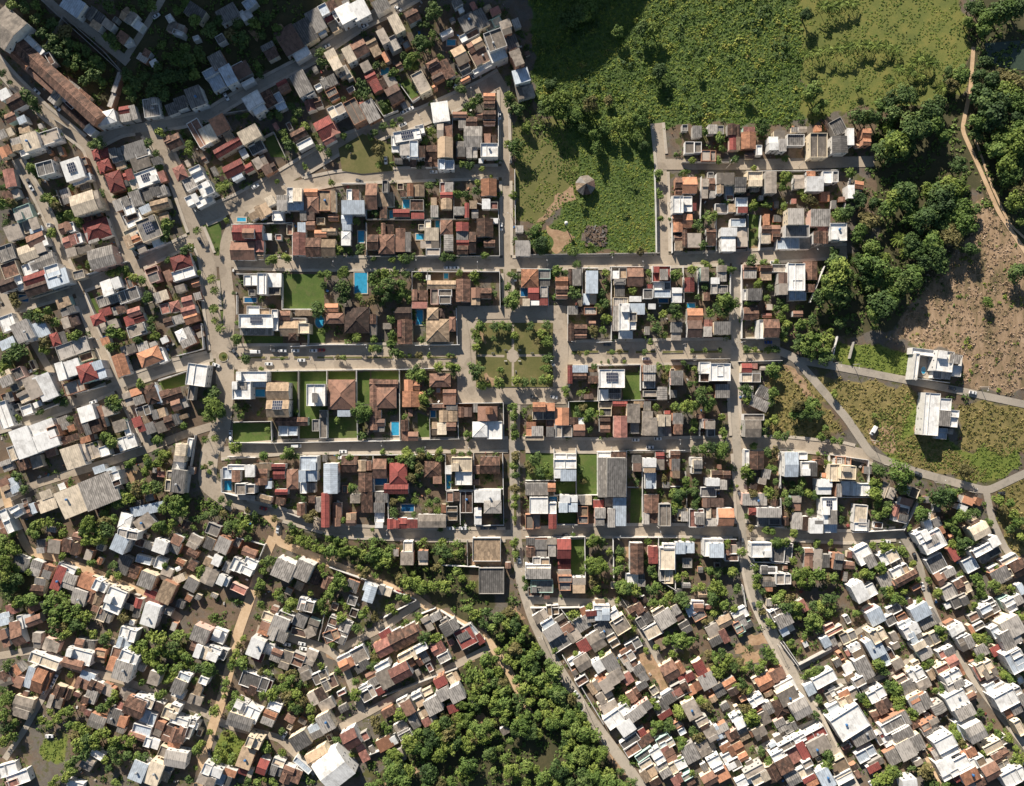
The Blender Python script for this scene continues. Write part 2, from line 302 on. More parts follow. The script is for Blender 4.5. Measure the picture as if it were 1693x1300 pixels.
DATA = """
@282 260
80 130 95 120 -24 sh1
215 135 100 120 -26 wf2
160 215 100 100 -26 gf1
292 262 110 110 -26 wf2
175 350 100 80 -26 wf1p
270 355 140 80 -28 wf1
525 95 170 105 -27 rx1
645 90 75 70 -27 rx1
550 160 90 50 -27 ln1
740 40 110 90 -30 cn1
815 95 110 80 -30 kx1
765 440 120 120 -28 ty1
685 485 70 60 -28 tn1
822 360 70 75 -27 yn1
870 310 970 440 gn2
960 250 1085 370 wf2p
970 372 1100 440 ln1
840 442 930 525 wf1
1070 442 1187 525 gn1
1105 325 1225 460 bh1
1105 262 1215 322 ox1
1217 275 1320 440 tf1
1322 280 1365 450 tn1
1120 530 1195 600 by1
1050 540 1115 620 ln1
1010 625 1115 810 sy1
1120 667 1245 825 bx1
1190 602 1290 664 ox1
1250 590 1365 640 tx1
1248 680 1365 820 tx1
515 560 760 690 rx1
595 590 690 670 bx2
500 697 697 850 bx1
702 692 770 840 sy1
605 975 713 1060 wf1
715 960 792 1130 wf2p
794 960 915 1073 wn1
808 1076 905 1135 df1
630 1230 735 1300 wf1
737 1250 870 1320 tf1
1275 1210 1385 1280 ox1
1030 1262 1180 1310 tn1
90 870 165 125 -17 rh1
105 965 190 80 -17 wf1
80 1085 80 60 -17 cn1
140 1190 90 80 -15 sx1
38 1235 85 90 -15 sh1
150 1268 120 70 -15 sx1
P 550 500 622 532
P 610 1162 710 1200 d
P 862 1095 905 1130
C 240 690 62 d
C 700 240 -30 w
T 465 530 38
T 835 845 48
T 955 832 48
T 120 765 50
T 170 750 35
T 750 150 38
T 880 200 28
T 1110 80 35
T 1330 210 25
T 1215 1265 55
L 215 605 30
L 335 1005 35
L 360 1100 32
L 350 1255 35
L 410 250 45
L 470 220 35
T 380 760 30
T 235 960 30
T 1385 770 40
T 1240 970 40
T 1300 970 40
T 1265 1060 40
T 525 1125 20
G 240 582 400 500 418 560 425 800 390 820 330 780
G 372 1010 430 1010 440 1300 385 1300
G 930 967 1270 967 1270 1260 930 1260
W 500 555 1005 540 1008 850 w
W 540 965 920 965 w
W 920 965 920 1260 1270 1260 w
W 545 1140 545 1300 w
W 760 560 770 845 c
@564 260
800 15 932 100 lf2p
692 0 800 80 bx1
1155 180 1285 322 oy1
1062 360 1122 425 tn1
1165 345 1233 428 wn1
1235 370 1295 428 sf1
815 205 927 288 sf1
820 290 920 430 ry1
740 400 802 495 gn1
742 335 790 398 tn1
545 220 685 325 ox1
570 350 680 440 bf1
580 460 685 510 rn1
430 430 567 495 rx1
485 280 537 330 bn1
302 292 435 405 tn1
340 190 385 290 df2
205 220 300 430 bx1
320 410 380 505 bn1
45 265 148 354 wf2p
5 357 190 470 ln2
0 474 90 606 lx1
0 610 78 730 wh1
330 545 430 638 by1
215 640 308 765 bx1
310 640 440 800 bh1
450 590 528 780 by1
530 620 576 688 gn1
530 690 572 780 gn1
690 520 740 583 yf1
690 585 806 688 yn1
655 692 810 750 cn1
702 752 815 810 cf1
850 640 925 775 gy1
820 520 922 638 bh1
950 540 1052 680 ry1
955 682 1053 800 rx1
1020 380 1057 500 ry1
930 410 1018 475 gn1
1057 620 1116 790 bx1
1120 510 1258 658 by1
1180 685 1272 740 bx1
1235 505 1297 547 wn1
585 1095 712 1185 bx1
585 1197 712 1250 sn1
715 1020 945 1088 tx1
740 1090 803 1215 cf1
805 1092 912 1210 cf2
950 1010 1067 1195 by1
1075 1080 1150 1222 by1
1152 1082 1242 1170 bx1
P 110 955 215 1125
P 140 610 190 705
P 400 442 432 505
P 512 350 565 420
P 620 635 682 682
P 850 215 885 280 d
P 780 525 812 590
P 850 960 885 1005
C 765 120 0 w
C 880 915 0 w
C 945 915 0 w
C 150 195 20 d
C 368 25 88 w
C 1325 575 90 w
T 640 980 35
T 850 825 38
T 905 825 40
T 935 830 30
T 1185 815 38
T 270 840 28
T 425 845 33
T 500 840 42
T 545 845 38
T 590 825 25
T 1130 220 45
T 1120 280 42
T 970 310 48
T 1030 310 45
T 730 235 35
T 285 460 40
T 130 530 45
T 65 770 28
T 165 770 45
T 20 770 32
T 1060 75 40
T 1165 100 30
T 1000 60 30
T 1240 160 25
T 20 960 60
T 30 1090 75
T 20 1170 60
T 280 1000 60
T 360 970 55
T 450 960 45
T 540 970 45
T 300 1090 70
T 400 1050 65
T 500 1050 60
T 380 1150 65
T 480 1140 60
T 270 1180 50
T 545 1120 40
T 560 1180 35
T 330 1210 40
T 1100 980 40
T 1120 1040 35
T 1270 1130 25
T 980 960 35
T 1390 970 30
T 1380 1070 40
T 1385 1200 45
L 310 60 25
L 140 1150 20
W 0 215 200 215 w
W 205 215 205 510 w
W 205 512 690 512 c
W 205 540 210 820 w
W 440 640 440 800 w
W 200 820 1310 815 c
W 930 200 930 510 c
W 1058 360 1300 430 1302 510 w
W 690 512 1055 512 c
W 1305 510 1310 815 w
W 585 945 585 1250 c
W 585 945 1310 945 w
W 1310 945 1315 1245 w
W 712 950 712 1250 c
W 1070 950 1072 1230 c
W 820 510 820 815 w
@846 260
30 565 97 620 gn1
30 690 155 815 gn1
80 925 220 1078 oh1
222 930 320 1060 df1
135 1065 225 1183 rx1p
235 1065 297 1158 gf1
90 1170 150 1230 yn1
155 1185 228 1225 wn1
230 1160 300 1225 rn1
360 990 465 1062 ox1
365 1065 465 1170 bx1
468 925 500 1055 by1
502 925 576 1060 gn1
615 940 712 1125 ln2
595 1127 700 1220 ln1
470 1230 592 1300 gn1
600 1240 702 1300 gf1
835 940 888 1004 wn1p
890 915 952 1000 tf1
845 1006 945 1150 dh1
840 1160 962 1310 gf1
975 1150 1072 1195 wn1
970 1210 1100 1300 ln1
955 920 1087 1065 bx1
1165 900 1312 1030 rf1
1225 925 1292 1015 gn2
1175 1032 1312 1095 wf1
1175 1097 1316 1160 lf1
1090 1090 1165 1170 df1
1120 1050 1163 1086 rn1
1325 1080 1410 1200 wn1
1130 1212 1190 1256 wn1
1350 170 1420 305 bx1
1335 320 1420 460 wf2p
1330 475 1420 620 ox1
1345 640 1420 770 bx1
P 75 1080 132 1150 d
P 1215 1165 1292 1203 d
C 30 995 90 w
T 200 610 65
T 160 650 50
T 240 710 65
T 230 770 45
T 320 790 28
T 520 780 45
T 480 790 30
T 660 730 30
T 980 770 50
T 1060 785 38
T 830 800 25
T 1215 140 40
T 1210 190 30
T 1225 310 40
T 1230 505 32
T 1305 515 20
T 540 880 38
T 380 940 45
T 440 960 35
T 20 980 32
T 20 1150 50
T 25 1240 40
T 775 960 38
T 740 1130 45
T 770 1210 50
T 730 1250 40
T 520 1130 55
T 490 1090 30
T 1370 960 45
T 1340 1000 35
T 1000 1100 40
T 1330 1250 60
T 580 380 28
T 15 320 40
T 1130 960 35
L 985 150 30
L 905 370 25
L 520 100 15
W 25 100 30 565 w
W 1185 100 1195 430 1200 790 w
W 40 805 600 800 1225 790 c
W 75 920 345 925 w
W 585 920 585 1230 c
W 825 910 825 1200 w
W 815 905 1090 905 w
W 580 915 715 915 w
W 1325 320 1330 790 w
W 300 1060 305 1230 w
D 290 590 470 600 510 650 440 720 380 790 330 790 320 680
D 400 290 500 230 545 340 410 380 250 560 220 550
S 610 600 740 580 780 690 650 740 560 690
@1128 180
0 130 47 182 df1
85 140 162 235 dn1
215 130 290 207 gn1
292 140 345 210 df1
25 270 160 365 cf1
162 342 280 430 cf1
375 125 442 218 by1
390 222 446 340 ry1
444 130 482 340 by1
488 195 607 332 oy1
505 150 600 193 sn1
760 180 850 248 cn1
720 225 798 340 wn2
800 250 862 350 gn2
615 300 660 380 wf1
870 210 1010 305 df1
1060 200 1200 400 cf2
1290 150 110 130 -28 df1
1240 225 1370 365 dy2
1365 160 1420 300 wn2
0 565 120 700 ox1
165 580 218 735 cn1
220 575 268 670 bx1
230 680 276 735 gn1
285 530 345 700 cy2
347 530 430 625 cn2
360 627 430 755 lf1
435 565 532 685 dn2
440 735 540 808 lf1
460 810 540 860 rn2
545 515 667 640 yf2
570 645 640 680 gn1
690 520 780 695 cy2
925 545 1012 660 cx1
1030 560 1170 680 wn2
1028 515 1100 558 on1
1172 510 1290 610 wf2
1370 630 1425 740 wn2
0 720 84 850 wf1
86 780 118 840 rn1
280 780 440 860 cf1
0 870 82 980 ox1
42 1030 155 1145 cn1
0 1000 40 1140 bx1
200 990 280 1130 by1
320 985 452 1175 wn2
454 980 540 1140 cy1
400 910 525 975 lf1
680 870 722 962 on1
655 965 738 1110 bx1
742 960 815 1090 bx1
875 822 1005 958 gn3
857 960 1050 1060 df2
785 1062 968 1160 lf1
970 1062 1060 1160 cn1
1065 830 1222 970 gn2
1085 1012 1207 1115 by2
1120 970 1212 1010 sn1
1222 945 1362 1090 wf2
C 760 1270 0 w
T 310 250 45
T 330 330 48
T 280 230 30
T 430 420 42
T 670 150 60
T 630 110 40
T 850 410 32
T 80 430 32
T 300 430 32
T 590 490 32
T 865 570 62
T 820 650 45
T 1010 740 50
T 1070 770 60
T 980 690 35
T 590 800 45
T 705 800 40
T 840 810 40
T 800 850 35
T 1380 530 50
T 1310 880 50
T 1380 860 45
T 130 960 45
T 230 910 50
T 270 870 35
T 180 900 35
T 1250 1240 55
T 570 1255 48
T 670 1275 36
T 775 1265 32
T 1250 1175 38
T 190 200 40
T 200 1285 50
T 370 770 40
T 1110 840 40
T 170 1130 40
T 1300 1280 45
T 590 1010 35
W 0 440 440 440 c
W 160 560 150 930 w
W 280 860 285 1175 w
W 545 870 545 1170 c
W 530 515 1290 505 w
W 1400 560 1340 830 w
W 650 880 640 1170 w
W 440 735 545 735 c
D 875 310 1000 310 1000 405 880 405
D 570 1100 630 1110 640 1240 560 1200
G 550 870 650 880 640 1100 550 1150
@1270 460 3.421
890 420 150 36 7 wf1
1000 470 95 115 7 wf2
1058 458 60 50 7 gn2
1068 525 50 60 7 wf1
985 548 95 45 7 gf1
840 500 24 150 7 wf2
925 770 85 235 4 wf2!
1005 715 65 70 4 wf2
1000 795 65 85 5 gn2
1053 795 50 95 5 wf2
985 880 60 60 4 lf1
455 1100 85 75 3 yf3p
455 1190 90 80 3 wf1
430 1035 90 50 3 gf1
X 850 430 945 445 930 575 825 555
P 866 500 892 542 r
P 415 1172 442 1215
W 820 400 960 420 1100 440 1085 560 w
W 800 560 1030 592 w
W 360 1000 570 1030 575 1240 385 1240 w
W 392 328 362 478 w
W 488 360 465 455 c
D 560 840 730 850 705 1010 600 940
D 1110 440 1160 440 1130 610 1090 600
D 845 690 885 655 872 880 838 885
C 850 1105 20 d
C 1045 625 10 d
C 1160 648 10 w
C 597 862 120 v
T 340 50 75
T 300 110 60
T 390 100 60
T 250 240 40
T 180 265 40
T 400 255 40
T 350 300 28
T 520 60 60
T 580 20 50
T 760 30 70
T 680 60 60
T 640 150 80
T 590 200 60
T 690 110 55
T 820 20 60
T 1240 135 40
T 1115 1090 45
T 740 1110 75
T 790 1120 50
T 620 1090 45
T 610 1150 45
T 600 1220 45
T 375 655 30
T 600 775 18
T 980 1240 60
T 1030 1220 50
T 180 350 40
T 230 340 40
T 280 340 40
T 330 350 40
T 210 400 40
T 270 390 45
T 320 410 40
T 250 440 35
T 320 450 35
T 160 390 35
@1370 180 4.062
190 195 90 130 5 wf2
258 185 60 120 3 ox2
150 550 45 170 15 wf2
200 532 60 95 8 ox1
T 620 120 110
T 690 90 90
T 560 160 80
T 700 30 80
T 810 160 75
T 450 310 90
T 360 280 60
T 520 280 60
T 940 370 90
T 1000 330 70
T 860 390 60
T 1000 170 50
T 900 40 60
T 1000 90 70
T 1100 60 90
T 1200 100 90
T 1280 60 80
T 1150 180 70
T 1250 180 80
T 1150 270 80
T 1250 280 80
T 1200 370 80
T 1290 360 60
T 1230 450 80
T 1290 480 60
T 1180 430 60
T 1270 560 70
T 1250 620 60
T 500 560 90
T 440 610 80
T 400 660 70
T 520 620 70
T 550 540 50
T 790 510 70
T 860 550 70
T 760 570 80
T 700 560 60
T 740 640 80
T 830 610 60
T 700 680 60
T 900 670 70
T 990 680 45
T 840 730 80
T 920 770 80
T 780 780 60
T 640 740 80
T 560 740 60
T 820 860 80
T 700 890 80
T 560 880 70
T 620 950 80
T 720 960 70
T 540 950 50
T 640 1030 60
T 750 1040 60
T 560 1100 70
T 520 1170 80
T 470 1210 60
T 590 1170 40
T 230 800 70
T 280 770 60
T 200 850 60
T 250 720 50
T 300 640 50
T 200 600 60
T 120 700 60
T 60 710 40
T 220 910 50
T 290 940 60
T 40 960 50
T 40 1030 60
T 200 1030 70
T 290 1060 80
T 250 1110 60
T 380 1010 50
T 60 1110 90
T 130 1130 70
T 40 1200 80
T 110 1250 60
T 220 1200 60
T 270 1170 40
T 390 1270 70
T 320 1280 50
T 430 1120 60
T 250 60 50
T 190 60 50
T 310 60 40
T 430 40 60
T 500 30 60
T 420 100 50
T 430 200 60
T 1270 1100 60
T 1220 1050 40
T 950 950 50
T 1290 760 40
L 400 130 40
L 480 880 45
L 530 960 45
L 370 300 50
L 290 960 45
L 620 720 50
L 260 1190 40
@1270 0 4.002
T 1540 80 100
T 1450 130 80
T 1600 40 80
T 1650 60 70
T 1400 60 60
T 1350 50 60
T 1330 150 50
T 1420 200 60
T 1430 420 60
T 1400 500 70
T 1480 540 80
T 1560 520 70
T 1640 560 70
T 1380 600 60
T 1600 620 80
T 1450 680 90
T 1550 700 90
T 1650 700 80
T 1500 780 80
T 1600 820 80
T 1660 860 70
T 1400 880 45
T 1550 930 80
T 1640 960 80
T 1480 980 60
T 1190 480 50
T 1180 540 40
T 1280 500 60
T 1220 560 50
T 900 640 75
T 820 670 65
T 760 700 60
T 960 640 40
T 1120 680 60
T 1060 720 60
T 1020 800 90
T 940 850 90
T 1080 770 60
T 1200 850 90
T 1160 900 60
T 1240 820 60
T 880 740 50
T 860 970 90
T 780 960 60
T 920 950 60
T 700 780 60
T 620 780 45
T 290 610 60
T 270 640 50
T 360 690 40
T 320 720 40
T 250 100 50
T 600 590 30
L 260 360 35
L 330 345 35
L 400 330 35
L 470 330 35
L 540 310 38
L 600 300 38
L 660 300 38
L 720 310 38
L 790 310 38
L 850 330 35
L 1000 380 40
L 1060 410 40
L 960 420 35
L 870 460 35
L 950 480 35
L 800 530 35
L 1100 420 35
L 1010 510 30
L 1160 580 35
L 430 50 45
L 560 20 40
L 490 20 45
L 370 40 40
@846 0 3.993
T 500 50 70
T 440 90 70
T 370 130 60
T 480 100 60
T 530 60 50
T 270 690 90
T 330 740 70
T 220 720 60
T 260 560 60
T 210 700 40
T 40 730 45
T 340 660 60
T 440 620 50
T 520 700 60
T 430 760 60
T 560 760 50
T 980 460 60
T 960 500 50
T 870 730 60
T 850 790 60
T 790 800 50
T 700 830 60
T 620 850 50
T 550 900 50
T 560 980 50
T 840 900 50
T 870 960 50
T 800 860 40
T 1540 610 40
T 1240 480 30
T 640 660 35
T 700 210 50
T 860 180 50
T 940 190 50
T 30 970 70
T 100 840 40
T 470 850 50
@780 20 7.22
280 330 220 230 -20 cf3
300 480 200 200 -22 wf2
420 230 110 70 -20 cn3
480 360 130 150 -22 dn2
540 540 130 200 -22 cn3
590 760 190 170 -15 ln2
640 950 210 150 -15 cx1
260 130 200 120 -25 df1
100 80 150 230 -28 dn1
C 40 760 -30 w
@230 500 4.0625
240 118 150 60 -17 bx1
350 100 95 80 -17 ox1
300 215 105 80 -25 wh1
330 268 105 50 -25 gn1
385 488 130 145 8 wf2
350 600 40 110 8 cf1
222 625 140 80 -18 bx1
268 680 100 80 -18 bx1
215 795 95 80 -18 bx1
W 250 360 430 312 415 140 w
W 125 528 315 462 w
W 110 540 150 690 w
G 130 535 312 478 310 560 150 592
T 300 830 35
T 180 1020 45
T 120 1080 40
T 60 1080 40
T 40 1140 40
@540 1200 4.703
1385 40 60 60 -30 cn1
555 240 100 95 -25 cx1
D 330 470 420 420 600 350 740 310 800 385 740 350 600 400 420 470
@1330 860 5.908
340 410 90 160 5 gn2
435 440 100 70 5 bx1
300 345 90 45 5 wf1
@340 490
335 100 450 155 wf3
275 150 555 260 wf2p
285 262 545 320 gn1
545 110 595 280 wf2
605 120 700 200 bx1
700 110 900 160 cn1
705 180 830 220 yf1
618 203 768 330 tx1
765 225 855 305 yf2
685 300 750 365 bh1
980 82 1095 130 bx1
985 140 1140 225 bh1
1150 90 1350 300 kh1
1355 150 1410 320 by1
255 622 505 705 wf2
220 705 370 850 wf2
265 712 340 772 gn2
350 705 500 752 lf1
505 712 690 855 tx2
505 860 690 1000 tx2p
580 1000 845 1072 bx1
600 1074 757 1155 lf1
835 728 985 905 wf2
880 800 918 880 gn3
1015 690 1235 935 bh1
1090 940 1195 995 ln1
942 945 1002 1170 cf1
880 1020 935 1115 df1
1355 690 1420 1100 by1
P 905 155 980 260 r
P 402 770 490 830
C 410 460 0 v
C 575 450 0 d
C 635 450 0 w
C 740 450 0 w
C 890 450 0 w
C 955 445 0 r
C 520 560 0 w
C 790 530 0 w
C 85 570 20 w
C 240 465 55 d
C 205 1140 90 w
C 205 1190 90 w
C 750 1238 0 v
C 1135 1285 0 w
T 255 350 65
T 360 360 35
T 460 600 28
T 330 520 40
T 150 500 32
T 630 515 20
T 1090 505 30
T 1140 510 30
T 1375 435 45
T 1245 340 40
T 1390 360 35
T 930 115 45
T 960 290 35
T 250 1250 50
T 60 900 95
T 120 960 70
T 30 990 60
T 60 800 55
T 40 860 60
T 260 920 50
T 290 980 45
T 440 970 30
T 690 1290 60
T 1280 960 80
T 1330 1000 50
T 1300 1150 40
T 1085 1030 30
T 510 1110 30
T 750 950 25
T 260 220 25
L 70 100 30
L 75 200 25
L 115 265 35
L 1245 340 35
G 640 0 980 0 980 110 640 110
G 320 330 640 330 640 410 320 410
G 760 240 990 240 990 405 860 405
G 530 625 755 625 755 990 690 990 690 710 530 690
G 770 620 1000 620 1000 940 940 945 940 1190 780 1190
G 1005 620 1235 620 1235 690 1005 690
G 1250 630 1360 630 1360 890 1250 890
G 1020 1000 1250 1000 1250 1190 1020 1190
G 90 0 155 0 155 380 110 370
G 225 1050 540 1050 540 1210 225 1210
G 115 630 160 630 135 770 110 720
W 630 0 630 105 900 105 w
W 700 415 990 400 1330 400 w
W 225 1040 540 1035 545 1200 w
W 215 850 370 850 w
W 510 620 1410 605 w
W 1245 610 1245 900 w
W 765 610 765 1195 c
W 1000 610 1000 730 w
W 550 1215 1410 1195 w
W 1250 1000 1255 1190 w
W 845 310 845 405 w
W 225 1210 545 1215 w
@600 490
60 130 175 325 bh1
265 90 402 190 kx1
285 195 410 395 by1
285 200 340 335 sx1
530 95 675 190 th1
525 190 712 375 th1
712 172 765 290 bh1
405 40 530 100 sn1
55 690 290 760 bx1
100 745 275 925 bh1
75 940 150 1010 by1
80 1015 180 1120 kxp1
340 690 468 785 ox1
327 785 468 915 oy1
465 790 500 850 ox1
550 640 725 750 bh1
660 770 770 895 bx1p
790 915 900 1000 bx1
545 895 780 945 bx1
630 945 780 1040 tyu1
570 1040 690 1150 tx1
690 1045 770 1110 bx1p
950 910 1110 1030 by1
1015 918 1075 975 oy2
910 890 950 960 gn1
905 1037 1028 1165 wh1
1030 1035 1150 1180 wf1
315 1025 375 1195 by1
375 1120 455 1195 bx1
P 442 115 495 235
P 235 1040 298 1150
P 560 945 600 1000 d
P 1105 1090 1142 1150
P 1060 1050 1142 1085 d
T 240 330 45
T 240 400 45
T 260 460 45
T 240 190 40
T 480 360 40
T 80 365 30
T 60 430 40
T 125 435 42
T 320 485 40
T 385 490 22
T 465 490 40
T 545 490 25
T 705 490 25
T 745 490 20
T 630 585 50
T 720 580 55
T 770 590 45
T 440 600 50
T 400 650 45
T 480 650 50
T 470 690 35
T 750 640 40
T 510 850 50
T 500 920 45
T 560 790 35
T 350 990 30
T 20 940 45
T 20 1150 35
T 860 1140 28
T 870 1190 22
T 165 1290 38
T 360 1285 40
T 480 1285 35
T 635 1280 45
T 750 1285 30
T 970 245 45
T 930 305 38
T 950 355 35
T 935 420 40
T 1090 250 35
T 1150 250 40
T 1205 255 35
T 1255 330 50
T 940 600 50
T 935 650 42
T 980 740 40
T 1040 730 35
T 1125 715 48
T 1265 700 55
T 1335 715 35
T 1245 915 45
T 1245 980 42
T 1245 1080 42
T 1260 1150 40
T 1340 950 30
T 1380 1010 25
T 1230 40 60
T 1080 350 25
T 1140 610 28
D 1000 600 1060 680 1160 660 1165 690 1040 700 975 650
G 945 260 1480 260 1480 720 945 720
R 945 490 1480 490 10
R 1238 230 1238 710 10
R 1238 440 1238 530 40
W 770 95 780 400 w
W 430 405 800 400 w
W 0 605 300 605 600 595 w
W 300 605 305 1195 w
W 545 890 1160 880 1165 1190 w
W 780 900 790 1180 w
W 0 1200 310 1195 w
W 310 1190 800 1180 c
W 550 1000 555 1190 c
G 450 960 550 1000 550 1180 460 1180
G 0 605 60 605 60 880 0 880
G 300 610 70 610 70 680 300 690
@846 490
470 85 600 195 dn1
600 82 705 218 cf1
465 228 515 370 by1
515 235 625 345 bx1
890 60 975 280 wf2
970 60 1100 130 gn2
968 135 1035 210 df2p
968 212 1028 275 wf2p
835 80 900 285 gn1
890 285 1000 350 wf1
1320 215 1410 362 dn1
460 572 502 722 ry1
505 570 628 630 ln1
505 632 620 685 bx1
630 628 715 720 cn1
725 605 935 755 wf2p
728 770 800 862 wf1
800 750 905 858 df1
1085 570 1195 700 gn2
1090 700 1185 760 gf1
1205 748 1285 858 gy1
1090 780 1200 830 cf1
1312 598 1350 680 cf1
1315 615 1420 735 dn2
175 875 355 955 ox2
358 922 473 1065 oy1
175 945 355 1020 df1
120 1040 200 1160 on1
165 1075 260 1155 gn1
110 1155 265 1190 cf1
285 1025 350 1160 df1
480 1000 550 1060 by1
550 1005 600 1058 wn1
510 1060 605 1155 bx1
365 1065 500 1165 cf1
730 1000 815 1125 bx1
720 880 830 990 df1
835 870 955 910 rx1
845 990 955 1165 sy2
955 890 1060 1045 cn2
1010 870 1085 920 tn1
985 1045 1055 1135 dn1
1080 950 1165 1150 cn2
1100 1005 1205 1150 cx2
1212 978 1318 1076 yn2
1215 1075 1320 1160 gn1
1335 968 1420 1140 gn2
1090 870 1150 945 dn1
1262 945 1310 975 rn1
P 800 760 900 855 d
C 190 840 20 k
C 350 835 10 w
C 335 550 60 w
C 790 400 0 d
C 1110 518 0 w
C 1025 1188 0 w
C 1210 1178 0 w
C 1145 1248 0 w
T 160 250 40
T 290 240 40
T 20 330 50
T 250 310 45
T 290 370 55
T 230 370 40
T 300 520 45
T 290 600 40
T 310 680 40
T 30 700 55
T 110 710 40
T 180 705 40
T 265 690 40
T 445 770 45
T 450 810 38
T 105 950 28
T 145 1010 25
T 20 1000 40
T 20 1130 45
T 720 80 50
T 790 180 50
T 680 290 45
T 755 280 45
T 770 80 40
T 520 470 20
T 560 470 20
T 620 468 22
T 830 460 25
T 895 458 30
T 1100 460 32
T 800 540 18
T 740 545 15
T 680 585 30
T 1145 380 35
T 1340 110 65
T 1250 150 45
T 1200 260 50
T 1260 320 40
T 1150 180 35
T 1220 590 40
T 1290 600 35
T 1265 660 35
T 590 930 50
T 640 960 55
T 560 960 45
T 730 965 40
T 650 1100 40
T 620 1010 40
T 1190 920 35
T 1350 910 45
T 560 800 30
T 930 540 20
W 465 80 465 370 w
W 825 0 825 360 w
W 700 380 830 375 w
W 705 570 1065 565 w
W 1067 565 1067 780 w
W 715 580 715 870 w
W 480 870 1200 855 w
W 1305 600 1310 850 w
W 470 870 475 1060 w
W 355 1020 355 1165 500 1165 w
W 720 870 725 1120 c
G 920 630 1065 630 1065 855 920 855
G 480 875 720 870 700 1000 500 1000
D 1320 560 1400 530 1410 590 1320 600
@1110 420
0 275 110 402 cn1
110 195 190 315 rx1
130 450 258 570 ox1
130 550 250 690 kx1
270 545 340 695 ny1
270 600 335 685 gn2
355 560 490 665 dn2
0 560 110 710 dn1
245 110 310 225 cy1
385 95 460 225 cy1
328 195 398 248 wn1
330 252 470 330 gf1
600 90 710 200 bx1
735 95 835 215 by1
835 85 950 150 cf1
890 155 965 335 ky2
600 290 750 380 wf1
635 287 748 382 dn2
965 80 1105 300 wf2
1000 140 1090 300 lf2
975 305 1120 385 lf1
1100 65 1205 215 by1
1105 250 1185 315 bn1
597 440 720 545 bx1
760 540 890 690 bx2
725 545 770 700 wf2
1005 470 1085 520 bx1
235 895 325 1055 wf1
325 905 490 1050 wf2
380 920 470 1010 wf2
365 1078 482 1190 gn1
580 905 665 980 rx1
665 905 712 950 sn1
580 985 740 1060 yf1
665 965 740 1060 cn1
600 1090 680 1190 gx1
770 1150 110 100 28 dn1
730 1240 150 90 25 gn1
P 128 408 195 445
P 247 965 280 1035
P 250 905 300 955 d
C 805 730 0 b
T 660 60 48
T 760 75 35
T 865 65 35
T 300 75 50
T 410 75 35
T 490 130 38
T 40 170 55
T 170 130 50
T 215 360 32
T 280 275 45
T 40 480 60
T 720 245 50
T 820 280 45
T 440 390 60
T 520 410 60
T 480 440 50
T 380 440 50
T 420 490 50
T 320 490 50
T 640 405 45
T 790 370 40
T 900 400 55
T 870 450 50
T 940 450 50
T 910 530 60
T 950 590 55
T 920 640 50
T 935 705 35
T 620 790 35
T 690 790 20
T 800 790 35
T 860 790 40
T 170 800 20
T 280 795 22
T 400 795 25
T 100 900 30
T 150 1080 40
T 190 950 35
T 840 950 55
T 870 1000 45
T 840 1150 45
T 610 1130 50
T 620 1210 45
T 820 1230 40
T 240 1160 70
T 320 1120 40
T 310 1240 60
T 200 1250 60
T 120 1260 60
T 40 1280 40
W 583 90 585 700 w
W 222 110 225 330 w
W 100 100 105 400 w
W 970 70 970 330 w
W 1270 100 1150 400 w
W 490 170 490 330 w
W 560 890 920 880 w
W 1380 680 1320 895 w
W 0 870 490 865 c
W 590 700 730 700 c
R 785 420 790 540 10
D 930 930 1000 920 1200 1200 1150 1230 1030 1050
@282 720
75 145 90 150 6 yy2p
60 255 100 80 10 wf1
150 100 40 150 12 wf1
60 380 115 190 8 dn2
430 265 505 360 lf1
505 290 575 385 by1
470 245 610 285 wf1
615 245 695 345 wn2
535 400 690 490 cf2
685 230 830 290 tn1
695 275 800 410 by1
835 237 950 362 rx1
960 280 1055 445 bh1
1070 175 1210 290 lf2
1060 290 1205 388 ln2
1072 390 1195 480 wf1
1265 235 1380 480 ly2
1245 480 1312 758 ry2
1335 560 1410 750 by1
1195 510 1245 635 gn1
865 445 968 490 rx1
625 515 140 45 5 cn1
775 525 120 60 14 tx1
905 545 70 60 10 bn1
1045 560 1110 665 by1
1140 500 1195 560 bn1
785 380 835 440 ln1
50 865 85 80 25 bn1
40 930 80 90 25 dn1
190 880 100 110 28 cn1
180 975 90 60 28 bx1
320 895 80 100 25 dn1
430 910 110 130 25 gn2
350 780 110 90 22 gf1
650 970 120 70 20 bx1
380 1035 70 90 25 wn2
320 1050 90 70 25 tn1
470 1090 70 90 25 gn1
550 1080 110 110 25 wf2
640 1090 110 130 25 wf2
320 1165 120 140 25 cy1
430 1205 90 90 25 wn2
170 1235 100 110 28 dn1
50 1195 140 70 -25 wn1
560 1270 130 60 25 sf1
930 1115 170 150 24 gn3
1090 1120 140 150 24 gn3
1205 1175 70 120 20 by1
1290 1220 80 100 20 bx1
P 445 375 505 455
C 1040 90 0 v
C 765 605 15 r
C 885 780 100 w
T 545 105 50
T 330 230 30
T 290 260 30
T 320 300 30
T 265 265 25
T 770 175 42
T 925 175 40
T 985 170 50
T 1040 175 40
T 865 585 25
T 1150 680 48
T 1190 640 40
T 1100 520 40
T 60 560 60
T 120 520 50
T 40 640 50
T 110 620 50
T 20 720 45
T 30 520 50
T 180 690 40
T 240 690 40
T 290 670 35
T 300 750 30
T 480 760 50
T 540 740 55
T 600 750 55
T 560 800 40
T 650 780 40
T 640 850 40
T 360 640 35
T 430 650 35
T 640 620 30
T 700 650 30
T 860 690 28
T 420 530 30
T 490 560 30
T 1000 750 35
T 980 860 40
T 1060 870 45
T 1130 890 45
T 1200 930 45
T 1260 950 45
T 1330 960 40
T 1310 850 45
T 1370 870 45
T 1390 960 40
T 830 1020 45
T 780 1060 50
T 770 1120 45
T 740 1240 50
T 1250 1090 35
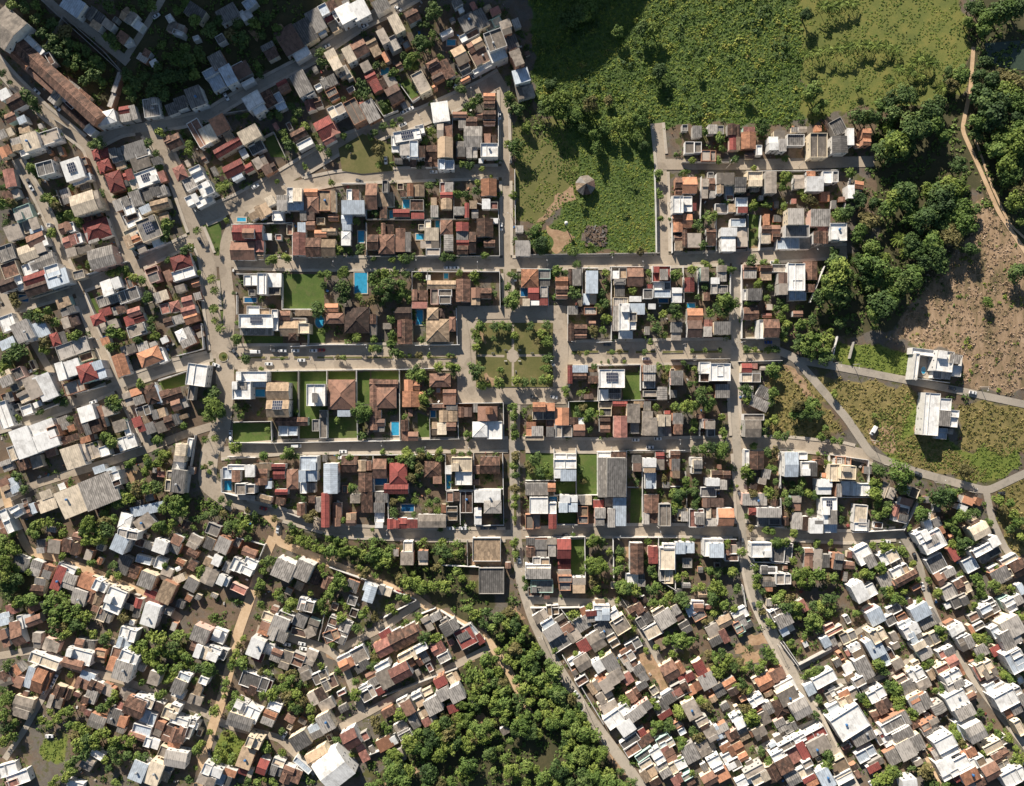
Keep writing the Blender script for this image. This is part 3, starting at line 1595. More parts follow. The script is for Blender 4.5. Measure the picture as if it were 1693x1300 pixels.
T 1290 1150 35
T 240 1120 45
T 430 1010 40
T 190 760 40
T 1385 1230 45
L 285 35 22
L 360 25 28
W 465 175 700 185 w
W 415 280 420 470 600 520 w
W 545 845 780 910 w
W 1060 175 1215 175 w
W 780 900 700 1090 w
W 960 640 1110 700 c
W 200 0 130 480 w
K 160 490 330 500 480 560 700 660 880 760 870 800 700 740 500 680 330 620 200 600
K 980 760 1150 830 1300 870 1300 910 1120 890 950 850
B 880 770 960 850
@564 720
70 240 130 130 0 bx1
135 205 248 296 tx1
145 310 255 465 by1
265 195 375 355 bx1
400 230 545 400 rh1
355 400 555 485 rx1
690 215 825 345 bh1
760 340 830 400 bn1
860 250 912 320 wn1
912 185 1080 300 yf2
945 260 1080 410 wf2
1150 175 1312 315 bx1
1090 250 1145 320 bn1
1100 455 1320 555 wn2
1180 540 1325 645 gh2
1100 600 1160 740 wn1
870 590 960 705 tf1
985 465 1085 640 bf1
870 465 980 550 bf1
275 475 385 560 dn1
270 555 360 640 dn1
275 640 350 765 wf1
380 690 480 775 rx1p
470 685 630 775 rx1p
635 655 865 762 cx1
40 645 120 745 ty1
75 490 155 560 cn1
165 470 260 640 bn1
515 880 590 965 wf2
490 965 598 1072 cn2
635 955 718 1075 dn2
1090 850 1315 1040 tf1!
1140 1098 1345 1310 df1
430 940 475 1000 gn1
90 1250 100 100 18 dn1
235 1255 100 80 18 ln1
360 1290 110 80 18 dn1
825 570 865 640 on1
P 498 572 602 630 d
P 870 330 905 440
P 280 355 380 410 d
C 20 145 0 w
C 5 185 0 w
C 905 770 0 w
C 1005 770 0 w
C 1180 770 0 d
C 1255 770 0 d
C 480 1300 20 r
T 75 190 45
T 90 435 45
T 345 150 35
T 410 210 35
T 490 190 45
T 545 170 55
T 580 220 55
T 660 170 50
T 640 260 55
T 580 350 50
T 640 320 50
T 800 155 45
T 820 190 40
T 730 170 40
T 930 140 22
T 985 155 25
T 1060 145 25
T 655 410 28
T 720 470 28
T 430 550 40
T 435 640 42
T 440 600 35
T 730 560 35
T 790 540 40
T 600 650 30
T 820 780 25
T 260 780 22
T 20 700 30
T 100 960 60
T 30 960 60
T 30 880 50
T 180 980 40
T 260 1010 60
T 310 960 50
T 390 960 50
T 370 1040 55
T 300 1080 40
T 200 1140 45
T 150 1110 40
T 280 1160 40
T 270 880 40
T 685 870 28
T 430 920 30
T 840 880 45
T 800 950 50
T 870 960 50
T 950 900 50
T 940 980 50
T 1000 960 45
T 790 1090 55
T 830 1040 40
T 700 1100 35
T 610 1140 35
T 520 1190 45
T 470 1180 40
T 600 1220 50
T 680 1230 50
T 640 1280 45
T 760 1250 50
T 850 1250 55
T 960 1130 50
T 1000 1180 40
T 1080 1240 50
T 20 1200 50
T 40 1270 40
T 560 1100 25
L 495 520 25
L 610 540 30
L 800 620 30
W 0 165 860 160 w
W 860 160 865 455 w
W 865 455 1100 455 w
W 1095 150 1100 450 w
W 1100 445 1340 445 1345 745 1105 750 w
W 1335 150 1340 440 w
W 165 465 380 465 w
W 262 170 270 465 w
W 1040 870 1045 1080 c
W 830 1075 1140 1090 w
W 980 460 985 740 w
W 385 480 390 690 w
D 1090 840 1320 840 1330 1090 1090 1080
@840 720
380 200 565 275 wf2
385 278 480 355 wn2
435 285 562 378 ln2
385 150 562 200 wf1
145 395 330 495 gn1
328 395 392 465 ox1
180 515 330 648 wf2
335 560 400 650 wf2
335 650 400 772 ry2
145 655 265 775 cf1
430 495 575 560 wn2
420 560 575 638 ln2
580 500 638 575 dn1
640 500 692 575 yn1
575 590 660 670 tf1
580 670 662 730 df1
705 535 790 600 rn1
718 600 805 748 gn2
745 185 820 510 gn2
820 190 978 508 dn3
745 140 975 188 wf1
868 515 976 750 ln2
825 605 885 760 gn2
800 515 865 590 cn1
1030 165 1105 298 dn1
1120 190 1225 310 wn2
1130 310 1225 440 lf1
1220 140 1290 195 rx1
1225 190 1292 285 cn1
1355 195 1425 355 dn2
1125 490 1245 640 by1
1120 640 1240 735 gn1
1250 570 1345 750 cf2
1380 880 1425 985 ln1
1340 130 1420 190 by1
150 845 220 910 dn1
150 925 225 1005 by1
220 860 325 1005 dn1
325 850 402 1005 cn2
405 855 518 1020 rx2
412 1025 520 1160 rx1
415 1165 528 1285 df2
530 1178 642 1305 cn2
205 1010 340 1085 gf2
145 1070 352 1185 wf2
155 1100 350 1188 gn2
190 1200 370 1300 df1
1010 890 1118 1145 by2
975 1145 1130 1230 wf1
1075 1195 1135 1250 gn1
1160 920 1240 1060 rx1
1255 930 1380 1110 yf2
1260 1110 1335 1200 df1
1285 900 1380 940 wf2
P 330 505 405 555 d
P 1168 360 1208 425
P 1305 1150 1345 1195
C 1055 38 0 w
C 1245 25 0 w
C 1175 98 0 w
C 480 830 0 k
C 95 1030 80 w
T 60 180 50
T 50 250 45
T 60 330 40
T 55 440 45
T 60 510 45
T 55 580 40
T 55 685 25
T 45 20 30
T 55 890 48
T 65 980 35
T 150 1200 35
T 150 1260 30
T 230 200 50
T 180 260 45
T 320 260 50
T 260 310 45
T 340 330 40
T 590 280 40
T 620 380 35
T 720 870 65
T 680 890 45
T 770 890 40
T 740 1080 85
T 690 1120 60
T 660 1040 50
T 790 1070 50
T 840 960 30
T 920 960 45
T 920 1030 45
T 910 1110 50
T 620 1110 35
T 590 960 30
T 1180 1110 45
T 1200 1150 40
T 930 1250 50
T 1000 1270 60
T 1060 1270 50
T 1190 1280 50
T 710 1210 45
T 730 1260 40
T 450 380 25
T 540 820 20
T 1060 390 35
T 1370 480 45
T 1390 540 50
T 1360 620 40
T 1290 360 35
T 1140 1050 25
T 720 515 25
L 1160 880 25
W 380 110 382 495 565 495 w
W 562 110 565 495 740 495 w
W 740 140 745 500 w
W 735 135 980 130 980 510 w
W 980 125 1290 125 w
W 145 375 395 375 w
W 400 640 405 740 575 740 w
W 990 430 1080 430 w
W 1110 200 1115 735 w
W 635 840 640 1170 w
W 870 850 875 1180 w
W 1245 850 1250 1200 1400 1290 w
W 145 845 640 840 w
W 880 845 1400 845 w
W 1385 900 1385 1270 w
G 145 140 380 140 380 370 145 370
G 570 140 735 140 735 490 570 490
G 395 380 555 380 555 485 400 485
G 1015 440 1110 440 1110 730 1010 730
G 520 850 635 850 630 1150 520 1160
G 410 640 560 640 560 725 410 725
D 955 860 1010 860 1010 1060 960 1040
@1110 660
15 110 120 285 gn2
280 180 362 248 cn2
255 165 360 240 wf1
300 250 360 310 df1
610 175 740 315 cx2
600 125 765 175 cf1
710 55 130 100 25 dn1
645 430 765 580 by1
605 420 645 560 wf1
935 440 1048 642 lx2
1075 520 1200 635 wf2
1140 530 1207 640 dn2
1050 440 1125 500 wf1
1190 500 1260 545 bn1
335 590 490 660 bx1
290 655 400 720 wn2
365 665 460 755 gn2
245 730 370 810 df1
260 820 435 895 kx1
290 903 385 985 yx1
385 905 515 1045 ox2
380 905 515 1050 ox1
290 985 385 1050 gn1
80 930 140 1010 gn1
50 905 135 1010 yf1
200 940 280 1040 gn2
150 910 270 1060 sf1
5 490 82 655 dy2
185 505 258 615 dy2
160 485 255 615 wf1
640 900 720 960 rh1
715 900 905 980 gn2
720 985 900 1045 df1
990 800 1075 925 cn1
1000 940 1080 1075 gn1
1085 970 1140 1090 bn1
1145 990 1255 1110 wn2
1185 1005 1255 1110 dn2
1245 815 1370 960 wf2p
1250 920 1370 1035 wn2
1265 1035 1370 1105 lf1
1210 665 1330 790 wn2
1350 490 1410 535 wf1
1310 540 1410 680 yf2
1365 700 1410 810 gn2
790 620 60 80 10 gn1
755 680 60 50 10 cn1
35 1185 195 1280 ln2
315 1195 435 1310 ln3
270 1160 430 1300 wf2
440 1200 548 1290 by1
660 1190 830 1310 wf2
710 1225 825 1300 bx1
690 830 200 100 0 gn1
1100 1235 1170 1300 bx1
C 570 800 70 d
C 590 1180 80 d
T 420 150 42
T 430 270 45
T 440 310 40
T 320 60 50
T 180 190 45
T 180 250 40
T 190 420 40
T 270 410 55
T 330 400 60
T 420 420 65
T 390 460 45
T 120 680 45
T 200 690 35
T 180 760 50
T 210 830 45
T 190 880 40
T 60 800 60
T 50 870 50
T 90 760 40
T 685 390 45
T 800 440 50
T 860 430 45
T 840 490 35
T 850 580 48
T 810 570 35
T 620 590 50
T 660 620 45
T 600 640 40
T 860 680 40
T 670 780 45
T 800 770 50
T 850 780 40
T 940 780 45
T 960 850 50
T 980 920 40
T 1080 680 45
T 1060 750 50
T 1130 780 50
T 1190 790 45
T 1000 760 40
T 1280 530 38
T 1215 450 28
T 655 1065 40
T 780 1085 40
T 830 1095 40
T 1010 1110 40
T 880 1190 60
T 940 1180 50
T 830 1200 40
T 580 1260 40
T 1200 1190 35
T 1070 1250 40
T 1320 1190 28
T 100 1165 25
T 180 1165 25
T 460 1190 30
T 620 970 30
T 1400 900 40
T 1400 1000 40
T 590 230 25
T 780 100 40
T 790 200 45
T 760 270 40
T 850 170 40
T 880 300 40
T 940 310 40
T 1040 60 60
T 1110 70 60
T 1180 50 60
T 1080 120 60
T 1160 130 55
T 1220 120 50
T 1020 120 50
T 1240 310 45
T 1280 290 45
T 1330 340 40
T 1390 350 35
T 1270 240 35
T 540 720 20
T 50 70 45
T 1150 930 40
T 1120 600 40
T 1000 700 40
W 0 425 115 425 w
W 240 170 235 305 w
W 610 410 610 560 w
W 900 420 905 740 w
W 905 820 915 1050 w
W 700 1050 930 1060 w
W 0 725 110 725 w
W 640 885 910 890 w
W 265 1160 540 1160 w
W 120 600 130 900 c
W 1310 470 1315 640 w
D 760 430 920 420 880 650 760 600
@0 0
470 670 930 130 43 bx2
130 470 260 60 42 ox1
320 640 330 70 41 bx1
620 955 260 70 43 bx1
450 800 70 110 40 gn1
560 850 120 40 43 wf1
40 230 230 290 40 cx2
870 975 170 110 -15 wh2
740 1075 80 70 40 wf1
440 700 20 20 40 wf1
280 370 180 50 45 wf1
390 450 180 50 60 wf1
650 740 240 40 38 gn1
600 40 180 140 35 ln1
780 130 130 110 35 dn1
790 210 90 60 35 tn1
890 200 90 70 35 cn1
1060 130 120 110 35 tx1
1130 200 90 70 35 wf1
1010 310 90 90 35 bh1
1050 340 70 50 -20 wf1
1030 940 90 130 -10 rx1
1100 930 50 120 -15 gn1
1250 890 130 150 -8 gf1
945 740 40 290 18 gn1
130 840 130 120 -28 bx1
30 780 90 80 -28 wn1
250 1170 140 140 -18 yn2
410 1130 160 110 -18 cf1
240 1250 150 50 -18 wf1
90 970 90 80 -25 bx1
180 990 70 60 -25 ln1
200 1070 90 50 -15 tn1
130 1190 90 110 -15 gn1
40 1100 120 70 -25 gn1
40 1250 100 90 -25 ox1
830 1270 130 90 -15 rh1
1110 1240 190 120 -18 dn1
1180 1270 120 50 -18 wf1
950 1260 100 80 -15 dn1
1390 1170 60 90 -25 bx1
1180 480 90 60 30 gn1
1210 440 60 60 30 bn1
1270 520 60 50 -30 wn1
1400 150 50 60 -30 wf1
C 470 890 43 w
C 300 755 43 w
C 1290 130 -35 w
T 210 790 60
T 280 850 65
T 300 900 50
T 350 270 60
T 430 200 60
T 530 260 60
T 450 330 60
T 560 340 55
T 300 150 60
T 200 60 60
T 100 40 50
T 300 40 50
T 390 400 45
T 480 430 50
T 560 440 50
T 640 380 50
T 720 430 55
T 780 500 55
T 840 560 55
T 770 620 60
T 840 680 50
T 700 680 45
T 620 560 50
T 700 540 50
T 560 520 50
T 640 480 50
T 1050 620 55
T 1050 740 60
T 1100 800 50
T 1130 700 50
T 1200 640 50
T 1280 700 60
T 1350 640 60
T 1340 380 50
T 1370 460 50
T 1310 560 50
T 1250 760 50
T 1350 770 60
T 1330 1100 40
T 830 1190 45
T 760 1200 35
T 900 60 50
T 930 330 50
T 880 310 40
T 960 390 40
T 1180 40 50
T 1250 50 50
T 1100 90 40
T 20 610 40
T 80 680 30
T 380 1100 35
T 330 1170 30
T 1220 1180 40
T 1290 1270 30
T 500 1120 30
W 370 380 520 130 850 420 990 580 900 880 c
W 340 0 990 590 c
W 560 1060 420 970 c
K 640 170 850 420 820 400 620 200
@282 0
200 100 160 110 35 dn1
40 230 130 90 20 cn1
60 270 90 40 20 wf1
210 315 50 40 -20 wf1
410 320 70 70 -30 gf1
470 110 170 120 -30 dx1
620 120 90 90 -30 wf1
650 20 110 80 -35 lf1
385 500 120 120 -28 gn1
360 650 130 190 -28 lf1
475 620 100 170 -28 ln2
590 580 130 120 -28 kx1
640 680 110 40 -28 wf1
200 800 130 160 -20 dn2
230 860 130 60 -25 wf1
80 850 100 110 -20 dn1
10 900 90 90 -20 dn1
820 420 110 130 -28 dn1
980 330 170 220 -30 kx1
1110 260 150 200 -30 dx1
1080 440 140 90 -30 wf1
1200 170 120 190 -28 dn1
1300 60 150 90 -28 lf2
1340 180 100 150 -28 rx1
1390 120 90 120 -28 wf2
1345 490 90 170 -28 yn3
1310 670 130 90 -28 dh1
1340 780 90 90 -28 df1
1370 910 130 90 -28 yf2
680 830 150 120 -30 wf2
730 900 110 70 -30 wf2
800 820 120 140 -30 bx1
890 840 90 140 -28 lf1
930 710 90 100 -28 rx1
1080 690 130 190 -28 gn2
1130 730 70 120 -28 yf2
1180 860 140 90 -18 sx1
230 1100 100 230 -30 bf1
310 1110 110 140 -28 yn1
405 1030 130 140 -28 on1
480 1130 70 80 -30 tn1
490 1210 280 80 -30 rx1
650 1110 170 110 -28 yn2
560 1180 150 60 -28 wf1
700 1200 120 130 -28 df1
30 1170 120 110 -25 bx1
1060 1110 130 80 -28 bx1
1110 1190 130 60 -28 wf1
1280 1060 150 160 -28 rx1
1340 1070 90 110 -28 sx1
1310 1150 110 70 -28 sy1
550 540 100 30 -28 wf1
830 470 60 40 -20 lf1
1250 265 70 40 -28 ln1
C 460 800 60 w
C 1290 385 -30 w
T 200 180 60
T 60 90 50
T 130 30 40
T 400 180 50
T 330 250 60
T 520 300 60
T 600 330 60
T 700 200 60
T 560 210 50
T 800 150 60
T 760 300 50
T 880 230 50
T 900 330 40
T 120 400 60
T 60 500 70
T 160 500 60
T 240 450 60
T 100 620 70
T 200 620 60
T 20 620 60
T 720 550 50
T 740 620 40
T 1250 510 50
T 1240 440 40
T 1050 930 45
T 1110 1050 40
T 1020 990 40
T 940 1100 45
T 980 1200 50
T 960 1160 40
T 1040 1230 40
T 1240 1120 45
T 1240 1230 35
T 1310 1270 40
T 160 1200 45
T 160 1260 40
T 750 10 30
T 620 960 35
T 560 970 30
T 900 960 40
T 820 960 40
T 1000 880 35
G 770 1130 850 1090 950 1300 830 1300
D 640 260 740 290 720 340 650 300
D 870 210 950 220 920 260 860 250
W 850 1090 950 1300 c
W 750 1140 850 1090 c
W 430 940 750 890 c
@564 0
35 110 130 150 -28 wn2
150 80 140 150 -28 wn2
60 60 60 130 -28 dn1
455 195 90 150 -28 yn2
590 130 110 110 -28 bx1
345 300 70 130 -28 cn2
270 390 90 150 -28 tx1
150 400 130 130 -28 bx1
65 450 80 130 -28 yn2
205 550 80 80 -28 cn1
370 470 50 90 -28 on1
430 360 90 120 -28 gf1
270 680 90 170 -28 ry1
385 670 130 110 -28 bh1
440 780 120 140 -28 kx1
660 680 100 180 -28 cf2
775 560 110 130 -28 bh1
870 570 90 160 -28 by1
800 640 100 60 -28 kx1
985 460 110 150 -28 tx1
1020 560 90 110 -28 cf1
870 270 110 40 -28 wf1
1110 370 130 90 -28 bx1
1150 460 150 150 -28 kf1
1270 320 150 150 -22 cf3
1360 200 90 70 -22 cn3
1300 450 130 100 -28 wf2
1170 560 170 40 -28 wf1
110 920 110 200 -28 cf2
240 920 110 170 -28 gn1
180 870 40 70 -28 sn1
60 620 50 70 -28 yn1
15 590 90 80 -28 gn1
820 925 140 170 -8 wn2
855 1080 125 120 0 cx2
860 1220 125 170 0 ty2
980 950 120 50 0 bx1
1000 1010 60 100 0 gn1
1080 1010 90 90 0 bx1
1170 955 115 45 0 bx1
1225 970 110 110 0 by1
1225 800 95 60 0 ox1
1225 860 90 60 0 bx1
1090 1130 150 170 0 gx1
1230 1150 100 90 0 bn1
990 1230 80 130 0 dn1
1080 1260 90 90 0 gn1
1225 1240 140 110 0 wf2
545 1120 220 90 -10 wf2p
550 1230 130 110 0 gn2
460 1190 90 130 0 wf1p
600 1230 70 130 0 lf2
650 1070 70 70 -12 wf2
740 1260 130 120 0 bx1
620 1255 150 100 0 ln2
1130 100 130 150 -28 df1
1050 180 130 130 -28 dn1
960 20 80 60 -28 gn1
1170 150 120 160 -28 dn2
1060 290 170 60 -28 wf1
330 40 130 110 -28 dn1
P 328 560 395 620
P 875 330 945 375
C 570 900 -25 w
C 520 925 -25 w
C 510 1030 -25 w
C 1100 630 -20 w
C 950 700 -60 w
C 1310 955 88 w
C 195 215 -28 w
C 470 70 30 w
T 770 100 70
T 760 60 50
T 660 210 35
T 710 215 35
T 760 290 45
T 750 360 35
T 660 340 70
T 660 390 50
T 520 460 50
T 600 480 55
T 560 540 50
T 620 540 45
T 290 540 35
T 345 540 35
T 440 600 45
T 470 650 40
T 100 610 30
T 190 770 45
T 130 790 40
T 170 700 45
T 345 870 45
T 960 670 35
T 990 740 45
T 890 680 30
T 750 860 35
T 430 1030 45
T 350 1050 40
T 490 990 35
T 280 1100 40
T 240 1140 40
T 300 1240 45
T 60 1220 30
T 1100 860 55
T 1140 820 50
T 1050 880 45
T 1090 950 40
T 1200 910 22
T 1395 850 50
T 1390 800 45
T 1400 920 40
T 1385 1200 50
T 1380 650 30
T 1385 690 25
T 960 1140 40
T 700 1160 50
T 770 1160 30
T 740 1090 45
T 20 1130 40
T 920 450 30
T 820 470 35
T 1040 440 25
T 20 820 30
G 460 700 560 650 640 790 560 830
G 300 850 380 820 430 920 350 950
W 240 800 350 960 470 910 w
W 990 640 1100 600 w
W 920 910 915 1300 w
W 1300 930 1300 1270 w
W 480 690 590 840 650 800 w
@0 260
80 175 90 150 -12 sy1
370 90 140 110 -15 df2
600 100 160 170 -18 wn2p
670 180 170 60 -18 ln1
690 80 80 150 -18 gf1
540 320 80 130 -20 gn1
690 380 200 170 -18 yx2
770 360 120 150 -18 cx2
190 460 140 120 -20 gf1
250 560 140 100 -18 cf1
300 600 110 40 -18 ln1
110 620 130 120 -20 cn1
300 680 150 110 -25 bx1
370 690 40 80 -20 wn1
230 790 150 130 -20 yx1
330 750 80 80 -20 cn1
350 860 200 100 -20 gx1
240 920 130 100 -20 wf1
400 930 170 60 -20 lf1
470 1000 180 130 -18 ln2
330 990 260 90 -18 rx1
320 1070 220 120 -18 kx1
430 940 120 100 -18 wf2
50 790 130 130 -20 gf1
60 1050 150 110 -20 kx1
150 1040 70 120 -20 wf1
80 930 130 130 -20 bf1
535 580 110 90 -18 bx1
590 580 50 80 -18 wf1
580 690 130 90 -18 sx1
650 670 50 80 -18 wf1
800 600 210 160 -18 rh1
760 660 90 90 -20 gn1
650 770 210 70 -15 cn1
840 830 210 160 -15 gx2
840 780 180 80 -15 yf2
650 970 90 70 -15 gf1
860 70 110 110 -20 rh1
950 200 130 160 -18 rh1
1010 190 80 110 -18 rx1
1085 180 60 160 -20 rx1
1210 170 190 130 -20 wf1p
1160 40 150 110 -18 cn1
980 40 90 100 -20 gn1
1000 380 140 90 -20 gn1
1060 410 90 130 -20 wf1
1120 340 90 120 -18 gn1
1250 290 150 90 -20 dn1
1330 280 90 80 -20 gn1
1320 390 150 80 -15 tx1
1200 430 90 60 -25 ln1
1100 510 140 110 -25 wf1
1080 490 100 70 -25 kn1
1230 590 170 180 -22 df2p
1120 640 170 130 -25 yf1
1150 660 140 90 -22 ox1
1060 700 60 110 -22 tn1
1300 700 90 70 -22 wn1
880 1080 90 130 -20 wn2
960 1040 70 90 -20 wn2
900 1170 200 90 -20 gf1
1060 1140 170 100 -20 df1
1030 1050 130 110 -20 df1
1110 1280 110 70 -18 sx1
980 1260 110 70 -18 gn1
1330 1150 120 90 -18 gn1
1260 970 110 130 -20 bf1
1390 980 60 90 -20 bn1
520 1200 120 80 -20 tn1
560 1270 130 60 -20 dn1
870 1280 100 60 -18 rn1
90 310 130 80 -20 bn1
1290 30 70 60 -20 dn1
1340 160 60 90 -20 sn1
400 560 30 30 0 wf1
P 1225 608 1285 648
P 155 1140 235 1195 d
C 255 250 60 w
C 235 205 60 d
T 260 90 55
T 300 140 35
T 350 130 30
T 390 330 45
T 420 360 50
T 360 350 35
T 470 400 40
T 430 630 58
T 840 130 28
T 820 90 25
T 840 310 35
T 660 560 40
T 660 530 35
T 580 480 40
T 500 500 40
T 640 500 35
T 740 890 35
T 660 910 30
T 920 960 50
T 980 945 50
T 1040 930 45
T 1050 980 40
T 1110 1000 45
T 1170 1020 40
T 1220 1160 65
T 1390 850 30
T 1390 560 60
T 1370 650 55
T 1300 60 40
T 1330 90 35
T 40 400 60
T 90 380 50
T 30 350 40
T 50 540 40
T 30 250 40
T 320 1280 50
T 400 1280 45
T 110 1150 40
T 130 1210 40
T 950 330 25
T 1210 1080 30
T 600 250 35
T 1080 270 30
T 890 500 25
T 540 640 20
T 830 700 30
T 1280 1050 25
G 440 480 600 420 640 520 470 560
G 700 1130 760 1120 830 1290 770 1290
W 620 1000 1050 860 w
W 700 1120 780 1300 w
W 460 270 510 400 c
W 250 1170 570 1070 c
W 1100 770 1140 800 1400 700 w
@0 520
60 70 120 130 -20 wf1
185 140 150 160 -25 gn2
320 130 150 130 -25 ln1
60 240 130 80 -25 ln1
480 200 120 110 -20 rh1
570 60 120 90 -20 cn1
600 280 270 120 -20 gf1
710 350 110 60 -18 bf1
560 450 190 150 -18 wn2
610 600 170 100 -18 cf1
720 480 150 150 -18 rh2
810 460 100 150 -18 ln2
810 40 110 90 -20 rh1
900 90 140 80 -20 cx1
1110 40 160 80 -18 rx1
1130 130 150 90 -18 cf1
870 220 70 60 -18 on1
1060 290 130 80 -18 cn1
1180 265 90 70 -18 gn1
1000 420 110 180 -18 oy1
1240 350 190 130 -22 oh1
1330 340 70 120 -25 wf1
250 570 110 110 -25 cn2
290 650 110 80 -25 cn2
375 600 140 210 -22 wn2
190 680 90 90 -25 cn1
130 580 100 90 -25 df1
40 530 110 130 -25 yn2
30 830 100 220 -20 wf2
60 690 100 90 -20 df1
220 790 90 80 -20 wf1
140 490 100 90 -25 df1
190 1060 160 240 -20 wn2
360 1000 210 230 -20 wn2
440 970 90 90 -20 df2
520 900 90 110 -20 gn1
120 1140 120 120 -20 yf1
590 940 60 50 -20 on1
570 1030 160 60 -18 bx1
715 820 130 130 -18 wn2
755 930 130 110 -18 dn2
660 900 70 170 -18 by1
820 850 80 180 -18 by1
900 790 100 90 -18 cn1
990 920 110 90 -18 cn1
1050 950 50 130 -18 wf1
1050 1060 150 110 -18 wf1
720 1030 120 50 -18 on1
755 1130 150 130 -18 cf1
600 1180 160 180 -18 yn2
690 1150 70 150 -18 cx1
860 1130 80 80 -18 wf1
300 1220 90 100 -18 cn1
190 1240 100 90 -18 bn1
50 1250 90 90 -20 gn1
820 1280 100 60 -18 ln1
920 1290 80 50 -18 ln1
1120 640 90 60 -18 on1
1060 700 80 110 -18 cn1
1150 710 90 70 -18 gn1
1250 660 100 160 -18 bh1
1300 660 50 150 -18 ln1
1370 680 90 110 -18 by1
1160 880 130 80 -20 rx1
1170 940 60 60 -20 rn1
1240 940 80 90 -20 dn1
1330 930 80 90 -20 cn1
1310 820 110 80 -18 dn1
1390 880 60 100 -18 bx1
1180 800 120 80 -18 cf1
C 1370 205 80 w
C 770 725 -20 w
C 505 735 -20 w
C 265 465 -20 w
T 610 180 55
T 660 160 50
T 560 190 40
T 940 150 60
T 920 270 50
T 1000 170 50
T 1140 210 55
T 1250 50 45
T 1260 110 45
T 1290 180 45
T 1240 190 40
T 400 40 60
T 330 30 60
T 450 70 50
T 240 20 45
T 160 300 60
T 120 320 50
T 40 390 65
T 80 360 55
T 30 440 50
T 60 270 40
T 500 655 35
T 530 725 35
T 470 710 35
T 340 805 35
T 420 870 35
T 140 865 45
T 580 865 45
T 1165 580 50
T 900 720 45
T 940 700 45
T 960 770 50
T 980 730 45
T 880 1010 55
T 930 1050 55
T 900 1080 45
T 800 1070 30
T 1300 1040 40
T 1070 1030 25
T 1300 1140 40
T 1340 1170 45
T 1220 1190 40
T 1100 1220 40
T 1060 1240 35
T 1230 1250 40
T 1390 1170 40
T 1030 870 30
T 370 240 60
T 380 280 50
W 380 280 760 190 w
W 1310 540 1410 510 w
W 1280 560 1320 740 w
W 920 1170 1170 1090 w
W 600 660 860 590 w
W 250 830 480 740 w
D 620 10 480 130 520 40 600 0
@0 780
820 160 290 250 -22 gn2!
590 250 210 230 -22 yn1
390 270 150 110 -20 yn1
280 300 120 90 -20 ln1
200 330 100 110 -20 bx1
130 330 90 90 -30 wf2
950 60 80 120 -20 wf2
380 190 100 70 -20 yn1
50 410 70 200 -25 wf2
20 450 70 150 -25 bf1
60 150 70 130 -20 ln1
30 110 80 100 -25 bn1
110 110 80 130 -25 ln1
1220 310 280 80 -12 ln1
1035 410 100 130 15 wh1
1190 420 150 110 -35 cn1
1050 520 170 70 10 wf3
985 600 120 140 25 ln3
1020 770 110 160 25 dn1
1190 600 160 70 20 bf1
1320 620 110 110 20 wn2
1220 740 200 60 15 wf1
1105 830 80 110 20 bn1
1210 900 130 130 22 gn2
1370 850 90 110 20 cn1
330 620 70 110 -5 dn1
445 620 100 110 8 cn1
550 610 75 110 10 bn1
620 640 60 100 15 bn1
640 540 80 60 15 bx1
730 690 60 90 20 cn1
290 800 90 130 20 gn1
390 830 80 110 20 by1
480 880 80 200 20 rn1
570 910 110 130 20 gn1
310 980 110 80 5 bx1
330 910 90 60 10 dn1
550 800 150 50 25 wf1
730 920 160 120 22 on1
650 1040 120 130 18 gn1
780 1050 110 110 18 bh1
820 950 110 90 25 wf2
940 1070 150 200 22 wf2
1000 1000 120 70 22 wf2
860 1190 120 110 22 gf1
1130 1130 60 170 15 rx1
1240 1190 130 190 18 wn2
1080 1080 90 130 18 kn1
1280 1080 150 50 22 sn1
1370 1000 120 180 25 tn2
1250 1010 110 60 22 rn1
900 940 300 40 25 yf1
160 760 110 120 20 dn1
280 1130 110 60 -25 on1
280 1230 130 80 -20 bx1
200 1240 110 110 -10 wf1
30 1220 90 100 -15 ln1
120 1270 90 60 -10 bn1
100 1140 120 80 -10 sn1
1390 1160 60 50 20 wf1
800 1140 90 50 20 bn1
1320 760 80 90 20 wf1
1390 80 50 160 5 df2
600 260 40 30 -20 ln1
C 770 740 30 r
T 1020 180 60
T 1080 130 60
T 1150 150 60
T 1220 130 60
T 1300 120 60
T 1380 110 60
T 1010 250 55
T 970 260 50
T 1060 220 60
T 1360 300 55
T 1390 220 50
T 1340 440 65
T 1280 460 55
T 1390 470 55
T 740 420 65
T 800 460 70
T 860 430 60
T 900 480 60
T 700 440 50
T 830 530 60
T 760 560 60
T 700 580 50
T 690 500 45
T 930 400 60
T 860 350 45
T 280 450 55
T 350 430 50
T 420 420 45
T 260 500 45
T 300 520 40
T 200 150 50
T 150 40 50
T 590 90 40
T 410 560 40
T 520 510 40
T 30 650 70
T 100 640 65
T 60 740 70
T 120 800 60
T 50 850 70
T 140 880 60
T 30 950 60
T 100 960 55
T 60 1020 50
T 180 1060 60
T 250 1060 60
T 140 1100 50
T 430 1060 60
T 500 1030 55
T 540 1090 55
T 400 1120 60
T 470 1160 60
T 560 1200 60
T 640 1140 60
T 700 1200 60
T 450 1240 60
T 540 1270 55
T 620 1260 55
T 690 1270 45
T 1020 1210 55
T 1000 1150 35
T 900 850 35
T 970 860 40
T 650 830 35
T 940 770 45
T 1370 780 45
T 240 830 35
T 520 700 35
T 760 750 30
T 30 560 50
T 100 500 50
T 740 180 15
D 1000 20 1180 0 1200 100 1020 120
D 1100 380 1240 400 1200 490 1120 470
@0 1040
30 80 70 150 -20 bx1
150 60 100 150 -20 bx1
300 100 70 130 5 cn1
420 140 130 100 20 cx1
700 130 150 80 10 bx1
650 230 210 110 15 wf2
600 290 170 80 15 bx2
360 270 250 80 20 yf2
330 420 90 220 20 ox1
390 380 60 260 20 on1
240 400 60 180 20 ln1
190 630 160 130 15 cx1
